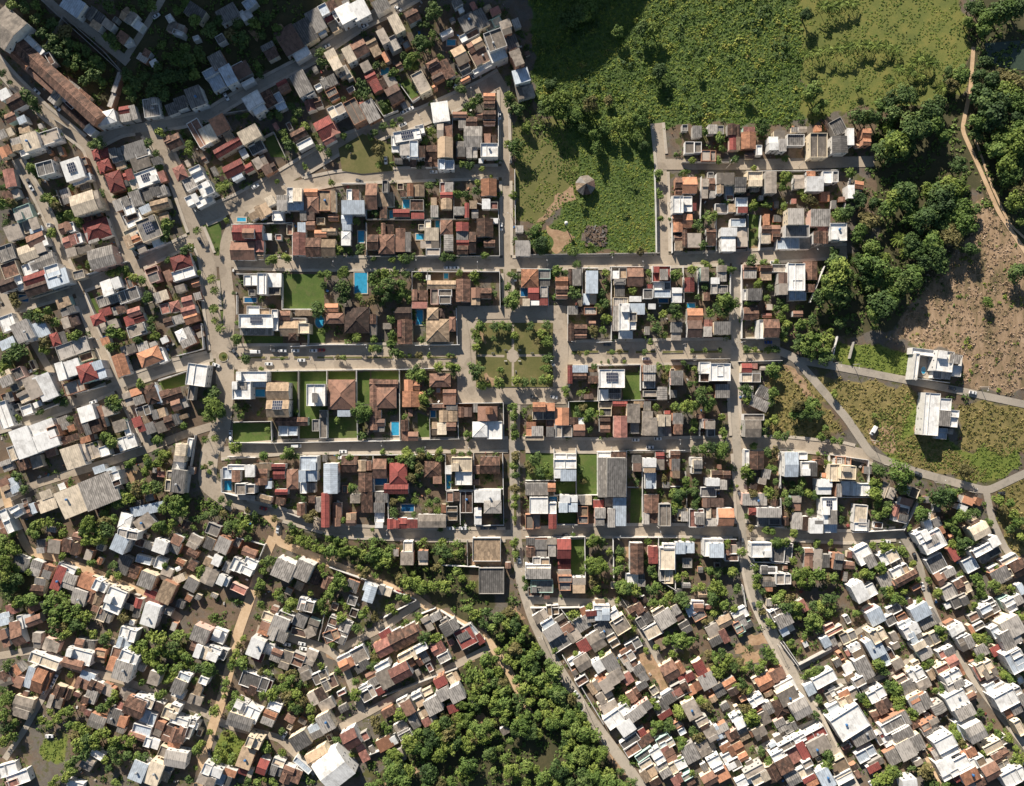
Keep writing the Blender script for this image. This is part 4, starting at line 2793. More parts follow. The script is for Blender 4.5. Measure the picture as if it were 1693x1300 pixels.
170 700 130 70 18 cn1
510 530 130 110 22 by1
450 610 110 110 18 cn1
720 400 120 90 22 ln1
680 460 120 90 22 bn1
790 480 120 90 25 bx1
750 560 90 110 20 gn1
880 510 110 90 25 cn1
1050 50 140 100 15 wf2
1020 120 110 90 18 ln2
1060 240 150 90 22 wf3
1010 350 150 160 18 gn3
960 200 80 90 15 bf1
820 230 90 110 10 tf1
920 290 60 120 20 on1
1270 410 90 110 18 cn2
1040 550 120 90 22 cn1
1110 650 160 150 22 bx2
1160 600 120 60 22 wf2
1260 630 170 80 22 yf2
1220 740 130 110 20 lf1
1170 840 150 80 15 wf1
1130 890 140 50 18 bx1
950 730 120 130 20 dn1
800 770 140 110 22 gx1
1380 700 80 90 22 yf2
1380 870 80 130 22 bn1
1310 830 70 130 22 bn1
1250 950 120 80 18 wf1
1140 1180 120 160 22 ln2
1270 1200 120 200 22 yn2
1370 1190 80 160 22 df1
1350 1020 80 90 22 wf1
710 1120 110 110 30 cx1
800 1040 110 60 30 wf1
60 1170 150 100 -15 wf1
150 1240 180 100 -20 wf1
100 1280 100 60 -20 sf1
60 380 130 90 -20 bx1
150 330 90 90 -35 on1
50 440 100 60 -20 cx1
150 440 70 90 20 bn1
620 1290 130 50 15 wf1
700 590 60 60 20 bn1
1010 770 70 90 20 on1
C 455 410 -65 w
C 430 465 -65 w
C 365 510 -65 w
C 405 890 0 w
T 450 30 60
T 520 50 55
T 560 30 50
T 860 90 50
T 900 50 45
T 780 40 40
T 1110 190 60
T 1180 130 60
T 1250 60 60
T 1330 80 60
T 1220 220 60
T 1300 180 60
T 1370 200 60
T 1280 290 60
T 1350 330 60
T 1390 420 55
T 1180 440 40
T 590 375 35
T 940 570 50
T 900 620 50
T 840 660 50
T 960 530 40
T 580 670 50
T 520 690 50
T 470 740 45
T 420 680 40
T 350 760 45
T 410 790 40
T 570 800 40
T 640 800 50
T 700 850 55
T 620 900 55
T 660 960 60
T 720 920 60
T 790 900 60
T 860 860 55
T 800 960 55
T 700 1020 55
T 620 1080 55
T 570 1130 55
T 600 1180 50
T 560 1220 50
T 960 920 55
T 1000 980 55
T 940 1000 55
T 880 1080 50
T 960 1080 50
T 900 1150 45
T 1080 920 50
T 1060 1040 55
T 1140 1050 50
T 1190 1060 45
T 1310 560 45
T 1350 530 40
T 30 600 50
T 70 560 45
T 40 700 60
T 60 820 65
T 110 890 55
T 40 920 60
T 120 780 45
T 60 310 45
T 960 1270 45
T 460 1240 40
T 430 1280 35
T 30 500 40
D 550 380 640 380 620 480 540 470
@282 1040
240 50 140 130 22 gn2
400 60 110 110 22 wf1
260 200 130 110 20 wn2
350 210 110 110 22 wf2
210 150 90 80 22 bx1
430 210 60 90 25 df1
60 480 100 120 22 dn2
110 400 100 60 22 wf2
60 540 100 60 22 wf1
270 430 70 60 22 wf2
230 500 60 160 20 tn1
200 590 110 80 20 cn1
700 160 120 160 22 wn2
720 230 90 80 22 rn1
800 170 100 90 22 wf1
870 220 90 110 22 bx1
890 60 130 110 22 gn2
770 20 90 60 22 on1
950 260 90 150 20 cn1
1050 260 100 110 22 bf1
1155 240 90 120 20 cn1
690 440 230 120 20 df1
640 500 130 80 22 bn1
790 460 90 90 20 rf1
770 390 120 40 18 yf1
620 690 220 130 25 wf2
570 770 210 110 18 dx2
810 740 110 120 22 ox2
860 640 110 70 22 wf2
110 780 230 60 18 wf2
30 880 60 120 20 by2
90 880 80 140 20 by2
30 950 100 70 20 on1
160 830 50 160 20 wf2
40 1080 180 130 10 gx2
20 690 80 110 20 yf2
680 950 120 90 22 wf3
620 1070 120 170 20 tn2
620 1180 120 90 20 rx1
760 1140 80 130 20 rx1
890 1110 100 60 20 yf1
870 1170 100 100 20 dn1
340 1180 160 90 22 wf2
290 1260 150 90 22 cn2
430 1250 130 110 22 lf1
490 1190 100 60 20 on1
960 1210 90 150 22 bx1
1040 1220 70 110 22 bn1
1070 930 150 130 -30 dn2
1200 850 110 110 -25 ln1
1280 780 120 150 -28 gn2
1220 1060 190 130 -30 tx2
1210 560 140 110 -28 cn1
1290 630 120 90 -28 cn1
1240 400 130 90 -25 cf1
1310 450 120 110 -25 df1
1110 370 90 110 -25 cn1
1000 720 90 110 30 bn1
1150 30 80 80 -25 cn1
1330 60 130 90 -22 df1
1060 30 130 60 15 kf1
1345 1165 250 270 -38 wx3!
1090 1130 170 50 40 lf1
C 1085 125 10 w
C 960 130 10 w
C 1095 165 10 w
C 940 880 -60 w
C 320 1035 80 d
T 30 60 60
T 80 50 50
T 150 60 50
T 30 130 50
T 80 190 55
T 30 220 50
T 140 230 45
T 120 300 45
T 60 320 50
T 30 370 45
T 320 340 65
T 260 320 50
T 190 310 40
T 195 430 35
T 550 200 45
T 510 260 40
T 500 310 45
T 590 290 50
T 610 260 40
T 570 140 35
T 600 80 30
T 460 440 40
T 450 500 30
T 440 560 25
T 580 580 50
T 530 620 45
T 500 660 45
T 540 540 40
T 370 670 48
T 1000 360 45
T 990 410 50
T 940 490 50
T 880 500 50
T 850 540 50
T 960 560 60
T 1040 540 60
T 1000 620 60
T 1050 660 65
T 1060 470 45
T 1080 590 50
T 1160 650 48
T 1170 730 35
T 760 545 40
T 750 350 35
T 810 360 35
T 920 400 40
T 1250 310 42
T 1340 130 25
T 800 980 55
T 930 1020 30
T 250 960 55
T 220 1000 40
T 330 850 25
T 400 1020 45
T 380 1080 40
T 450 960 40
T 520 1050 40
T 500 1100 35
T 460 870 30
T 150 1250 45
T 210 1150 25
T 640 1270 45
T 720 1270 40
T 680 1270 40
T 840 1270 40
T 920 840 30
T 1380 920 40
T 780 1240 30
T 870 1290 35
D 1200 150 1320 180 1400 260 1300 250
@420 900
505 270 80 120 20 by1
600 310 90 120 20 bx1
845 360 110 130 18 dn2
955 410 90 140 18 lx2
1080 410 120 110 20 gn1
425 510 130 100 15 wf2
410 525 60 60 15 gn2
110 600 90 70 20 wf1
100 680 100 70 20 bn1
200 690 140 180 22 gn2
260 600 130 60 22 wf2
370 660 100 150 22 dn1
480 690 90 140 20 cn1
690 710 190 190 22 gf1
650 640 70 60 20 bf1
1085 740 100 60 -30 rn1
1080 850 150 130 -28 sx1
1190 790 130 160 -28 bx1
1300 740 130 150 -28 bx1
1350 720 70 110 -28 bn1
765 990 130 90 -28 ox1
750 940 130 50 -28 wf1
870 920 130 130 -28 cf1
890 1010 130 90 -28 dn1
990 1110 110 120 -28 bx1
1090 1110 130 150 -28 cn2
1060 1010 130 50 -28 wf2
1050 1210 80 60 -28 rn1
1210 1060 170 130 -28 sx2
1260 980 120 100 -28 ox1
1390 940 110 110 -28 ox1
1360 870 150 60 -28 wf2
940 1240 130 110 -28 cf1
910 1190 80 50 -28 wf1
T 190 150 45
T 130 130 50
T 90 180 45
T 60 220 40
T 60 320 45
T 30 400 40
T 60 500 40
T 190 420 40
T 310 490 55
T 280 540 45
T 230 450 40
T 550 180 35
T 590 250 40
T 690 280 55
T 740 320 55
T 660 360 55
T 620 420 55
T 560 480 60
T 520 530 50
T 590 540 45
T 470 400 40
T 720 610 50
T 850 690 45
T 900 590 45
T 1000 600 48
T 930 540 40
T 1130 530 45
T 1200 440 45
T 1260 450 40
T 1170 560 35
T 650 830 35
T 840 1240 40
T 840 1130 35
T 990 930 40
T 980 1000 35
T 1000 890 35
T 1365 590 40
T 1260 640 25
T 760 510 25
T 630 60 60
T 750 80 60
T 820 60 50
T 900 80 40
T 970 110 60
T 1040 140 60
T 1100 100 55
T 1000 60 55
T 930 220 45
T 1000 250 40
T 880 190 40
T 1200 290 45
T 1270 320 55
T 1350 330 55
T 1390 360 50
T 1180 260 40
T 1320 240 40
T 1270 190 25
W 620 190 920 300 w
W 920 300 1340 460 w
W 1070 610 1340 465 w
W 530 800 580 580 c
@564 1000
715 160 70 130 -28 cn1
780 105 90 60 -28 gn2
895 190 140 110 -30 dx2
870 170 60 110 -28 wf2
1030 270 150 160 -28 rf1
1025 290 100 120 -28 dn1
1145 285 60 90 -35 rn1
1080 220 70 110 -40 wf1
800 360 110 100 -28 sx1
850 440 100 70 -28 wf1
690 370 130 100 -28 wf2
660 430 130 80 -28 ox2
600 410 30 90 -28 yf2
530 430 120 60 -28 yf2
375 530 140 150 -28 dn2
270 600 100 110 -28 bx1
345 710 90 70 -28 rn1
820 640 100 80 -28 rn2
930 610 90 90 -28 yf1
950 740 120 130 -28 gn2
850 740 110 100 -28 gn2
760 840 130 130 -28 gn2
935 855 110 70 -20 rn1
700 730 110 50 -28 yf1
640 790 90 120 -28 wf2
550 850 90 120 -28 by2
510 800 100 50 -28 yf1
390 890 110 70 -28 bn1
600 960 70 130 -28 gx1
680 900 100 80 -28 yf1
730 960 120 70 -28 sn1
500 1030 110 110 -28 cn1
530 1080 110 50 -28 df1
360 1150 130 100 -28 on1
435 1125 50 70 -28 wn1
80 1110 130 150 -28 sx2
180 1230 70 140 -28 sn1
480 1240 120 110 -28 cx1
1360 1040 70 70 -28 gn1
T 640 100 45
T 690 270 45
T 740 290 40
T 800 280 45
T 280 460 40
T 100 760 35
T 280 960 55
T 300 1030 50
T 340 1000 45
T 390 1030 45
T 480 910 45
T 540 930 35
T 560 1130 70
T 640 1080 60
T 620 1180 65
T 720 1060 60
T 790 1020 60
T 860 960 65
T 900 1050 60
T 760 1130 70
T 840 1100 50
T 700 1220 70
T 820 1230 70
T 900 1180 70
T 960 1130 60
T 980 1000 40
T 1030 980 45
T 1130 1030 70
T 1200 1000 65
T 1200 1100 60
T 1110 1100 55
T 1260 1060 45
T 1050 500 45
T 1100 560 60
T 1160 620 60
T 1060 620 55
T 1130 700 60
T 1220 560 60
T 1200 680 55
T 1270 640 55
T 1300 560 50
T 1300 720 60
T 1180 780 55
T 1270 800 60
T 1350 700 55
T 1350 800 60
T 1290 880 60
T 1370 890 60
T 1200 450 55
T 1280 440 45
T 1320 260 55
T 1250 190 55
T 1170 150 50
T 1110 90 60
T 1050 40 50
T 1200 60 55
T 1300 110 60
T 1370 170 55
T 1380 60 60
T 1300 380 50
T 1380 360 45
T 1380 450 40
T 1400 1130 50
T 940 930 35
T 1350 1270 45
T 1260 1280 40
T 460 1290 45
T 380 1280 40
T 90 1240 35
C 1090 800 5 w
W 340 760 960 530 c
W 220 1250 320 1210 w
W 660 80 780 30 w
W 820 50 1190 290 w
D 990 460 1080 440 1100 480 1000 510
D 1020 960 1180 900 1240 960 1040 1010
B 120 760 200 900
@846 940
235 50 190 80 0 gn2
190 160 110 140 0 bf1
300 150 80 120 0 df2
240 400 120 80 -35 cx1
340 530 140 110 -32 gn2
300 460 110 60 -32 wf2
410 440 90 90 -32 cn1
460 500 100 70 -32 bn1
520 560 100 90 -32 cn1
410 610 170 110 -32 df1
585 460 120 110 -32 gn1
595 360 50 80 -20 on1
660 400 90 100 -5 rn2
750 380 120 110 0 lx2
745 325 130 40 0 wf2
770 500 140 130 -28 df1
600 640 100 110 -30 rn1
700 600 120 150 -32 cx1
860 400 80 100 -32 wf2
900 470 130 130 -32 cf2
840 600 80 110 -30 tf1
590 780 130 120 -32 cx1
540 750 150 50 -32 wf1
720 810 80 100 -32 wn2
820 790 110 150 -32 dn2
860 900 130 110 -32 cn2
580 930 100 60 -32 bf1
690 980 110 100 -32 tx1
750 910 100 80 -32 on1
780 970 90 110 -32 cn2
770 1060 130 90 -32 cx1
810 1150 140 90 -28 cn1
760 1130 90 60 -28 wf1
880 1230 230 110 -35 wf2
1010 1220 140 90 -35 gn2
1100 1150 120 90 -35 gn2
1010 1050 110 90 -32 bx1
1080 970 90 60 -32 dn1
960 690 120 70 -32 bn1
1010 640 130 80 -28 df1
960 740 120 80 -32 cf1
990 800 90 90 -32 gn1
1050 840 90 80 -32 dn1
960 910 80 90 -32 sn1
1090 900 70 80 -32 dn1
1030 340 120 90 -32 bx1
1090 380 100 90 -32 bf1
1100 430 130 90 -32 df1
1170 520 140 100 -28 yf1
1270 420 150 130 -32 gn2
1220 360 110 60 -32 wf2
1250 620 110 90 -28 tn1
1370 370 70 140 -32 gn1
1310 850 130 150 -30 bx1
1390 820 60 100 -30 ox1
1300 1080 140 80 -32 dn1
1290 1040 110 40 -32 wf1
1240 1160 120 110 -32 dn1
1270 1210 120 50 -32 rn1
1370 1030 80 60 -30 sn1
1380 1290 70 50 -30 wf1
730 280 80 50 0 tn1
290 240 50 30 0 sn1
340 350 100 90 -5 tf1
C 540 1040 55 w
C 1190 1060 0 w
T 110 80 35
T 115 160 35
T 110 500 50
T 70 560 50
T 200 650 55
T 230 700 45
T 170 690 40
T 60 700 65
T 130 760 65
T 40 780 60
T 190 820 60
T 310 790 50
T 350 850 60
T 290 900 60
T 370 920 50
T 220 920 60
T 130 880 60
T 50 920 60
T 100 990 60
T 190 1010 60
T 290 1010 60
T 360 1000 55
T 400 1060 45
T 60 1080 60
T 150 1100 60
T 260 1110 60
T 340 1100 60
T 440 1130 55
T 500 1120 50
T 510 1060 45
T 390 1180 60
T 470 1210 60
T 540 1170 45
T 300 1210 60
T 210 1210 60
T 120 1210 60
T 60 1260 60
T 40 1170 50
T 160 1280 50
T 280 1280 55
T 400 1270 55
T 530 1260 55
T 590 1230 45
T 620 1290 40
T 20 600 50
T 20 480 45
T 30 400 40
T 510 380 45
T 640 325 40
T 745 715 42
T 530 710 35
T 350 680 30
T 930 160 60
T 1010 170 60
T 870 270 38
T 780 260 30
T 1160 200 50
T 1190 150 45
T 1170 280 40
T 1300 230 50
T 1250 280 40
T 1330 260 45
T 1280 330 40
T 1380 240 45
T 1370 600 60
T 1290 540 30
T 1270 600 35
T 1190 650 35
T 1000 500 35
T 990 400 30
T 1110 680 30
T 920 1080 45
T 950 1110 40
T 1160 1100 45
T 1190 1140 40
T 1370 1170 50
T 1390 1230 40
T 1220 1280 45
T 1300 1270 40
W 155 330 390 325 w
W 390 330 560 325 w
W 410 340 560 540 w
W 420 720 760 1290 w
W 910 250 1050 450 c
W 870 800 940 900 c
D 1080 620 1220 800 1330 1000 1250 1020 1100 800 1000 720
D 40 300 90 420 60 430 20 330
@1100 890
545 90 110 80 0 bx1
550 160 110 60 0 bf1
415 130 110 180 0 ln3
350 110 60 210 0 wf3
165 80 160 100 0 ln2
30 250 70 250 0 yf1
785 100 150 130 0 wf1
830 100 90 80 0 bx1
970 120 170 160 5 df1
860 265 130 70 0 wf1
850 265 115 60 0 dx1
870 345 160 50 0 cx1
870 380 130 40 0 dn1
980 340 120 90 0 wf2
855 420 65 40 0 on1
1190 120 60 50 0 bn1
1185 200 70 100 0 bx1
1260 140 70 100 5 cn1
1260 220 70 100 5 cn1
1330 190 60 110 0 dn1
275 575 80 60 0 bx1
270 545 100 50 0 wf1
210 600 70 90 -25 ln1
280 640 110 70 -28 df1
110 640 90 120 -30 gn2
170 740 90 90 -30 dn1
490 690 120 100 -28 tx1
630 690 90 100 -28 gn1
620 630 130 80 -28 wf1
600 740 60 90 -28 wf1
660 740 150 60 -28 df1
400 770 110 110 -28 cn1
420 850 110 70 -28 dn1
490 810 60 120 -28 sn1
985 680 130 110 -28 gn2
930 630 110 90 -28 wf2
1010 760 120 70 -28 ln1
150 1080 130 130 -30 ox1
50 1140 120 140 -30 bx1
290 1080 90 140 -28 rx1
350 1180 130 130 -28 gn1
250 1240 140 80 -28 on1
180 1160 130 80 -28 rn1
130 1250 140 110 -28 bf1
450 1260 90 110 -30 dn1
550 1230 110 130 -30 oy1
820 1190 130 120 -28 ox1
930 1130 130 100 -25 bx1
790 1150 150 50 -28 wf1
1000 1240 170 110 -28 wf1
1320 1170 190 90 -28 wf2
1330 1180 150 60 -28 cf1
1300 1230 110 80 -28 sn1
1390 1270 60 70 -28 wf1
1370 870 110 90 -28 gn1
1330 860 70 90 -28 ln1
1360 750 90 70 -28 sf1
1140 560 60 110 -30 sn1
C 735 560 75 d
C 640 40 80 d
T 630 100 40
T 500 50 35
T 430 280 55
T 370 270 45
T 550 280 45
T 410 400 55
T 440 370 45
T 390 500 55
T 470 440 45
T 490 550 45
T 420 540 40
T 160 530 60
T 140 490 45
T 30 470 50
T 400 620 45
T 330 690 40
T 100 850 55
T 160 880 50
T 210 850 55
T 150 800 40
T 570 590 40
T 590 420 40
T 620 790 35
T 740 240 45
T 750 320 45
T 750 390 50
T 800 440 40
T 780 550 40
T 850 690 45
T 890 720 40
T 800 610 30
T 1080 300 55
T 1150 290 65
T 1130 370 60
T 1200 340 60
T 1270 300 60
T 1340 330 60
T 1390 320 50
T 960 460 60
T 920 510 50
T 1020 500 60
T 1080 560 60
T 1000 560 55
T 1090 630 55
T 1320 500 60
T 1380 490 55
T 1280 570 55
T 1340 600 55
T 1230 560 50
T 1200 660 55
T 1260 680 55
T 1190 730 45
T 1270 750 40
T 1380 560 50
T 1150 820 35
T 1110 930 25
T 1040 880 40
T 950 830 25
T 1060 190 40
T 1110 110 40
T 1250 40 40
T 950 50 60
T 890 40 45
T 470 950 55
T 420 1000 50
T 520 990 50
T 480 1050 50
T 560 1060 45
T 620 1030 45
T 660 1080 45
T 700 1050 50
T 770 1080 45
T 800 1030 45
T 860 960 45
T 900 1010 50
T 820 940 40
T 430 1100 50
T 390 1060 40
T 640 1200 50
T 700 1240 40
T 1180 1120 50
T 1240 1100 45
T 1280 1080 35
T 1150 1150 35
T 100 330 40
T 160 300 40
T 300 400 45
T 240 420 40
T 60 950 35
T 360 960 40
D 690 790 860 760 880 870 700 880
D 540 900 660 880 680 960 560 960
D 620 980 760 900 800 1010 660 1050
W 980 860 1110 1050 w
W 640 390 670 570 w
W 700 40 740 200 1010 210 w
@930 1040
400 680 200 240 -35 wf2
530 820 130 110 -35 wn2
560 730 110 90 -35 cn2
680 700 120 110 -35 cn2
370 690 130 90 -28 cn1
340 640 90 80 -28 wf1
560 930 160 70 -35 df1
690 920 130 80 -35 bn1
580 1000 130 80 -32 bf1
680 1040 160 60 -35 df1
690 1120 110 60 -32 yf1
720 1200 140 100 -32 tn1
790 1060 90 120 -32 wf2
840 1170 110 120 -32 gn2
660 855 60 60 -30 rn1
840 930 120 80 -30 cf1
870 960 120 70 -30 wf1
890 1050 100 110 -30 bn1
850 1000 70 50 -30 sn1
980 1120 90 80 -25 wf1
910 1160 70 90 -30 wf1
960 1250 110 90 -30 sn1
1050 1250 80 110 -30 cf1
1070 670 120 150 -28 cn2
1160 770 100 60 -28 wf2
1060 1030 120 150 -28 gn1
1170 990 100 120 -28 cy1
1230 870 100 120 -28 cn2
1190 830 70 80 -28 bn2
1280 860 60 120 -28 ln1
1330 850 110 120 -28 gn1
1380 890 40 90 -28 bn1
1270 1120 110 110 -28 wf2
1240 1090 90 40 -28 rn1
1320 1200 110 110 -28 on1
1220 1240 130 100 -30 bx1
1380 1100 80 130 -28 wf1
900 780 50 50 -28 wf1
960 800 80 60 -28 wf1
990 850 60 50 -28 wf1
770 1270 90 60 -30 bn1
1400 1010 50 90 -28 on1
T 970 690 60
T 1150 600 48
T 1185 630 45
T 1040 570 35
T 800 800 45
T 880 810 45
T 750 850 45
T 760 780 40
T 1080 850 45
T 1130 900 45
T 1000 930 50
T 980 980 45
T 980 1080 40
T 1070 1190 35
T 1250 750 32
T 760 1065 30
T 330 1030 55
T 60 1280 60
T 160 1190 60
T 30 1160 60
T 130 1000 60
T 30 1000 60
T 80 1080 60
T 200 1060 60
T 270 1150 60
T 300 1230 60
T 180 1280 60
T 380 1290 45
T 570 1280 45
T 30 870 60
T 110 800 60
T 120 640 50
T 60 580 50
T 120 720 50
T 260 880 50
T 480 1180 40
D 240 760 330 880 460 1060 640 1300 530 1300 430 1120 300 920
D 780 420 900 440 870 520 800 520
@1180 1040
620 560 160 130 -28 cn2
580 470 130 60 -28 wf1
620 500 110 60 -28 wf2
550 650 110 140 -20 bh1
720 660 150 150 -28 gx2
690 640 130 80 -28 gn2
360 600 120 70 -28 wf2
420 740 90 110 -28 cn1
450 660 80 100 -28 gx1
370 650 80 60 -28 sf1
210 770 100 110 -28 wf2
240 870 100 130 -28 gn1
385 860 110 100 -28 cx2
330 860 60 60 -28 on1
110 850 100 110 -28 gn1
170 880 70 70 -28 bn1
40 870 90 110 -28 ln1
560 800 90 110 -28 gn1
540 910 60 60 -28 cn1
640 820 110 80 -28 df1
610 970 140 60 -28 wf2
700 920 130 60 -28 wf2
830 890 220 80 -28 rf2
870 970 180 130 -28 cn2
740 1010 70 160 -28 rn2
670 1050 130 120 -28 sn1
590 1130 130 120 -28 bn2
540 1060 110 80 -28 wf2
480 1190 130 140 -28 by1
390 1240 150 90 -28 yf2
340 1180 170 60 -28 wf2
250 1270 120 70 -28 wf1
760 1190 120 100 -28 yf1
780 1120 80 60 -28 wf2
660 1240 120 100 -28 gx1
820 1260 120 80 -28 on1
790 1240 110 40 -28 rn1
930 1240 110 160 -28 ln2
1080 1230 150 80 -28 wf1
1050 1150 140 140 -28 tf1
220 1020 100 150 -28 ox1
120 1050 90 130 -28 wf1
180 1120 90 90 -28 cf1
100 980 90 60 -28 on1
1130 780 270 200 -32 wf3
1240 890 190 110 -28 gn2
970 440 170 90 -28 cn2
910 380 190 60 -28 wf2
870 480 80 120 -28 rn2
1020 540 170 80 -28 cf1
1080 540 90 60 -28 on2
1100 610 110 100 -28 yf2
1000 650 120 60 -28 wf1
1170 540 90 90 -28 cf1
1190 190 100 110 -28 wn2
1250 330 110 190 -28 gn2
1210 440 90 70 -28 wf2
1240 480 60 90 -28 gn1
1340 160 130 150 -28 ln2
1370 60 120 110 -28 yf3
1120 70 130 90 -25 df1
980 110 80 90 -28 cn1
1000 20 150 40 -28 sf1
800 500 80 100 -28 ln1
1130 400 80 50 -28 tn1
490 960 60 30 -28 ln1
T 270 660 60
T 310 720 60
T 350 770 50
T 290 790 45
T 240 700 45
T 870 580 42
T 920 680 25
T 840 710 40
T 690 850 32
T 640 740 30
T 940 1040 60
T 970 1080 45
T 930 1130 55
T 390 1010 45
T 450 1090 38
T 520 580 30
T 1260 590 45
T 1290 620 40
T 760 370 45
T 820 360 45
T 860 340 40
T 1380 1240 60
T 1340 1280 50
T 640 110 40
T 1350 290 50
T 830 1140 25
T 240 490 50
T 280 510 45
T 180 470 45
C 1090 180 60 k
C 1125 955 60 w
C 790 520 60 w
C 470 960 -28 w
W 560 120 700 310 w
W 710 300 960 170 c
@1411 1040
360 780 220 130 -28 gn2
330 800 200 90 -28 wf2
420 890 170 120 -28 gn2
480 980 230 150 -28 gn2
300 900 130 120 -28 wf1
240 880 50 60 -28 rn1
330 1060 110 120 -28 gn1
230 910 70 90 -28 cf1
110 1040 170 90 -28 lf1
190 1110 130 60 -28 cn1
170 1150 110 60 -28 rn1
480 920 110 40 -28 wf2
200 550 150 90 -28 wf2
255 640 120 110 -28 bn2
200 720 90 110 -28 by1
60 450 70 110 -28 wf1
460 490 120 130 -28 dn1
400 420 90 50 -28 wf1
530 380 120 90 -28 wf2
590 460 110 90 -28 cx2
560 620 170 160 -28 gn2
530 570 130 60 -28 on2
720 680 110 130 -28 gy2
660 640 70 80 -28 bn1
640 790 160 60 -28 wf2
640 830 150 60 -28 gn1
510 780 90 80 -28 bn1
670 370 100 80 -28 tn1
740 330 110 60 -28 sf2
830 400 150 80 -28 wf3
850 470 150 80 -28 gn3
780 200 130 70 -28 sf2
820 270 90 90 -28 sx2
880 340 60 110 -28 on1
860 590 170 120 -28 wf3
930 690 150 100 -28 gn3
960 510 100 80 -28 wf2
970 560 90 60 -28 by2
1020 860 150 140 -28 gx3
900 840 60 170 -28 lf1
960 1030 120 80 -28 on2
1160 980 160 70 -28 wf2
1220 1050 150 80 -28 bx2
1240 930 90 60 -28 wf1
780 980 170 170 -28 wf3
720 1040 110 100 -28 gx2
770 1140 140 120 -28 wn2
900 1110 120 100 -28 wf2
810 1210 150 60 -28 wf2
870 1230 70 60 -28 rn1
970 1220 150 110 -28 on2
1040 1110 120 90 -28 wf2
1140 1180 130 130 -28 bx2
1010 1270 120 80 -28 cn1
1060 1270 90 70 -28 bn1
1310 1240 140 120 -28 wf2
1390 1200 70 110 -28 wf2
1250 1140 110 90 -28 gf1
1270 590 180 130 -28 wf3
1320 670 140 110 -28 on2
1390 560 60 150 -28 wf3
1380 820 60 130 -28 wf2
1390 620 50 50 -28 rn1
940 120 120 110 -28 cx2
910 80 100 50 -28 wf2
1060 180 110 100 -28 gn1
1180 180 80 80 -28 rn1
1100 330 130 110 -28 yf2
1140 370 110 80 -28 cn2
1160 470 150 60 -28 lf1
1220 490 100 60 -28 gn1
1040 360 60 130 -28 sn1
1310 80 170 160 -28 gn3
1200 20 110 90 -28 lf2
1350 270 140 180 -28 lf3
1370 240 90 120 -28 wf3
860 10 130 70 -28 wn2
520 60 110 90 -28 ln2
490 20 140 100 -28 wf2
550 140 110 60 -28 yn2
600 200 110 70 -28 gn1
650 90 120 110 -28 df1
590 210 100 80 -28 gn1
290 240 120 110 -28 lf1
370 290 90 80 -28 wn1
180 160 110 110 -28 gn2
230 60 130 110 -28 yf3
80 350 110 180 -28 gn2
40 190 90 110 -28 lf2
450 340 60 40 -28 yn1
470 1290 120 90 -10 wn2
1390 1100 50 60 -28 yn1
T 110 600 50
T 60 560 40
T 350 500 60
T 300 480 45
T 380 600 60
T 370 650 50
T 350 560 50
T 500 720 50
T 480 680 45
T 670 510 35
T 600 300 30
T 570 320 25
T 640 270 35
T 740 480 40
T 730 530 40
T 1050 690 40
T 1060 80 50
T 1100 90 50
T 1010 70 45
T 1280 390 50
T 1310 410 50
T 1250 380 40
T 1000 200 35
T 1040 240 40
T 720 40 45
T 1360 500 35
T 640 980 40
T 840 870 50
T 880 930 50
T 920 980 50
T 820 820 40
T 220 1220 60
T 280 1250 60
T 340 1190 60
T 300 1180 50
T 590 1170 60
T 610 1200 50
T 640 1260 40
T 480 1150 35
T 690 1280 30
T 1360 1070 50
T 1320 1100 40
T 1100 830 40
T 1130 800 35
T 1200 870 40
T 1280 900 40
T 1260 1240 30
T 1350 990 35
T 180 320 45
T 230 310 45
T 250 360 40
T 990 760 40
T 1080 1020 40
T 760 1290 40
C 150 1290 60 w
@1411 800
65 50 140 100 0 wf1
290 70 120 100 20 cx1
250 50 60 130 20 yf1
60 250 110 150 5 yf1
80 270 70 150 5 gn1
60 355 110 70 0 wf1
400 240 110 160 12 wf1
420 250 80 120 12 dn1
350 220 50 100 15 sx1
440 150 100 60 15 bn1
900 130 80 60 20 gn1
950 140 90 60 20 on1
900 200 80 50 20 wn1
990 290 80 110 -25 yx1
1050 390 150 110 -28 yx2
660 480 190 150 -28 wf2
650 470 110 90 -28 gn2
580 440 110 90 -28 wf2
830 580 60 120 -30 rn1
690 660 140 130 -28 df1
780 750 150 70 -28 bx1
710 790 50 110 -28 bx1
900 840 120 110 -25 bx1
930 870 100 90 -25 yf1
790 900 110 110 -28 gf1
880 970 130 90 -25 df1
1090 540 200 60 -28 wf2
1170 480 80 80 -28 wn2
1040 560 130 60 -28 bn2
1090 620 80 60 -28 wn1
1130 570 170 90 -28 df1
970 670 110 110 -28 lf1
1220 760 150 130 -28 gn1
1170 710 90 60 -28 wf1
1370 700 120 130 -28 bx1
1290 630 140 50 -28 wf1
1280 750 80 60 -28 df1
1310 1010 90 110 -28 wf2
1260 980 80 90 -28 cf1
1110 1060 100 100 -28 lf2
1160 1030 90 90 -28 df1
860 1180 150 110 -25 ln2
560 1060 150 120 -28 ln2
620 1120 160 130 -28 gn1
500 1210 120 130 -28 wn2
440 1180 120 90 -28 lf1
190 1100 130 130 -28 ln2
140 1050 90 70 -28 sn1
60 900 110 160 -28 wn3
150 880 70 100 -28 wf1
90 590 130 140 -28 wf2
145 640 80 110 -28 gn2
90 570 70 60 -28 yn1
300 610 150 100 -28 wf2
290 640 70 60 -28 cn1
360 650 110 110 -28 df1
270 800 120 120 -28 gn1
400 740 140 110 -28 wf2
440 780 190 70 -28 bx2
370 820 90 70 -28 bx1
230 1220 140 100 -28 yn2
1320 1190 170 150 -28 gn3
1190 1190 150 110 -28 wf2
1280 1240 120 90 -28 ln2
1040 1180 90 50 -28 wf1
1390 870 50 90 -28 ln1
1370 960 70 80 -28 gn1
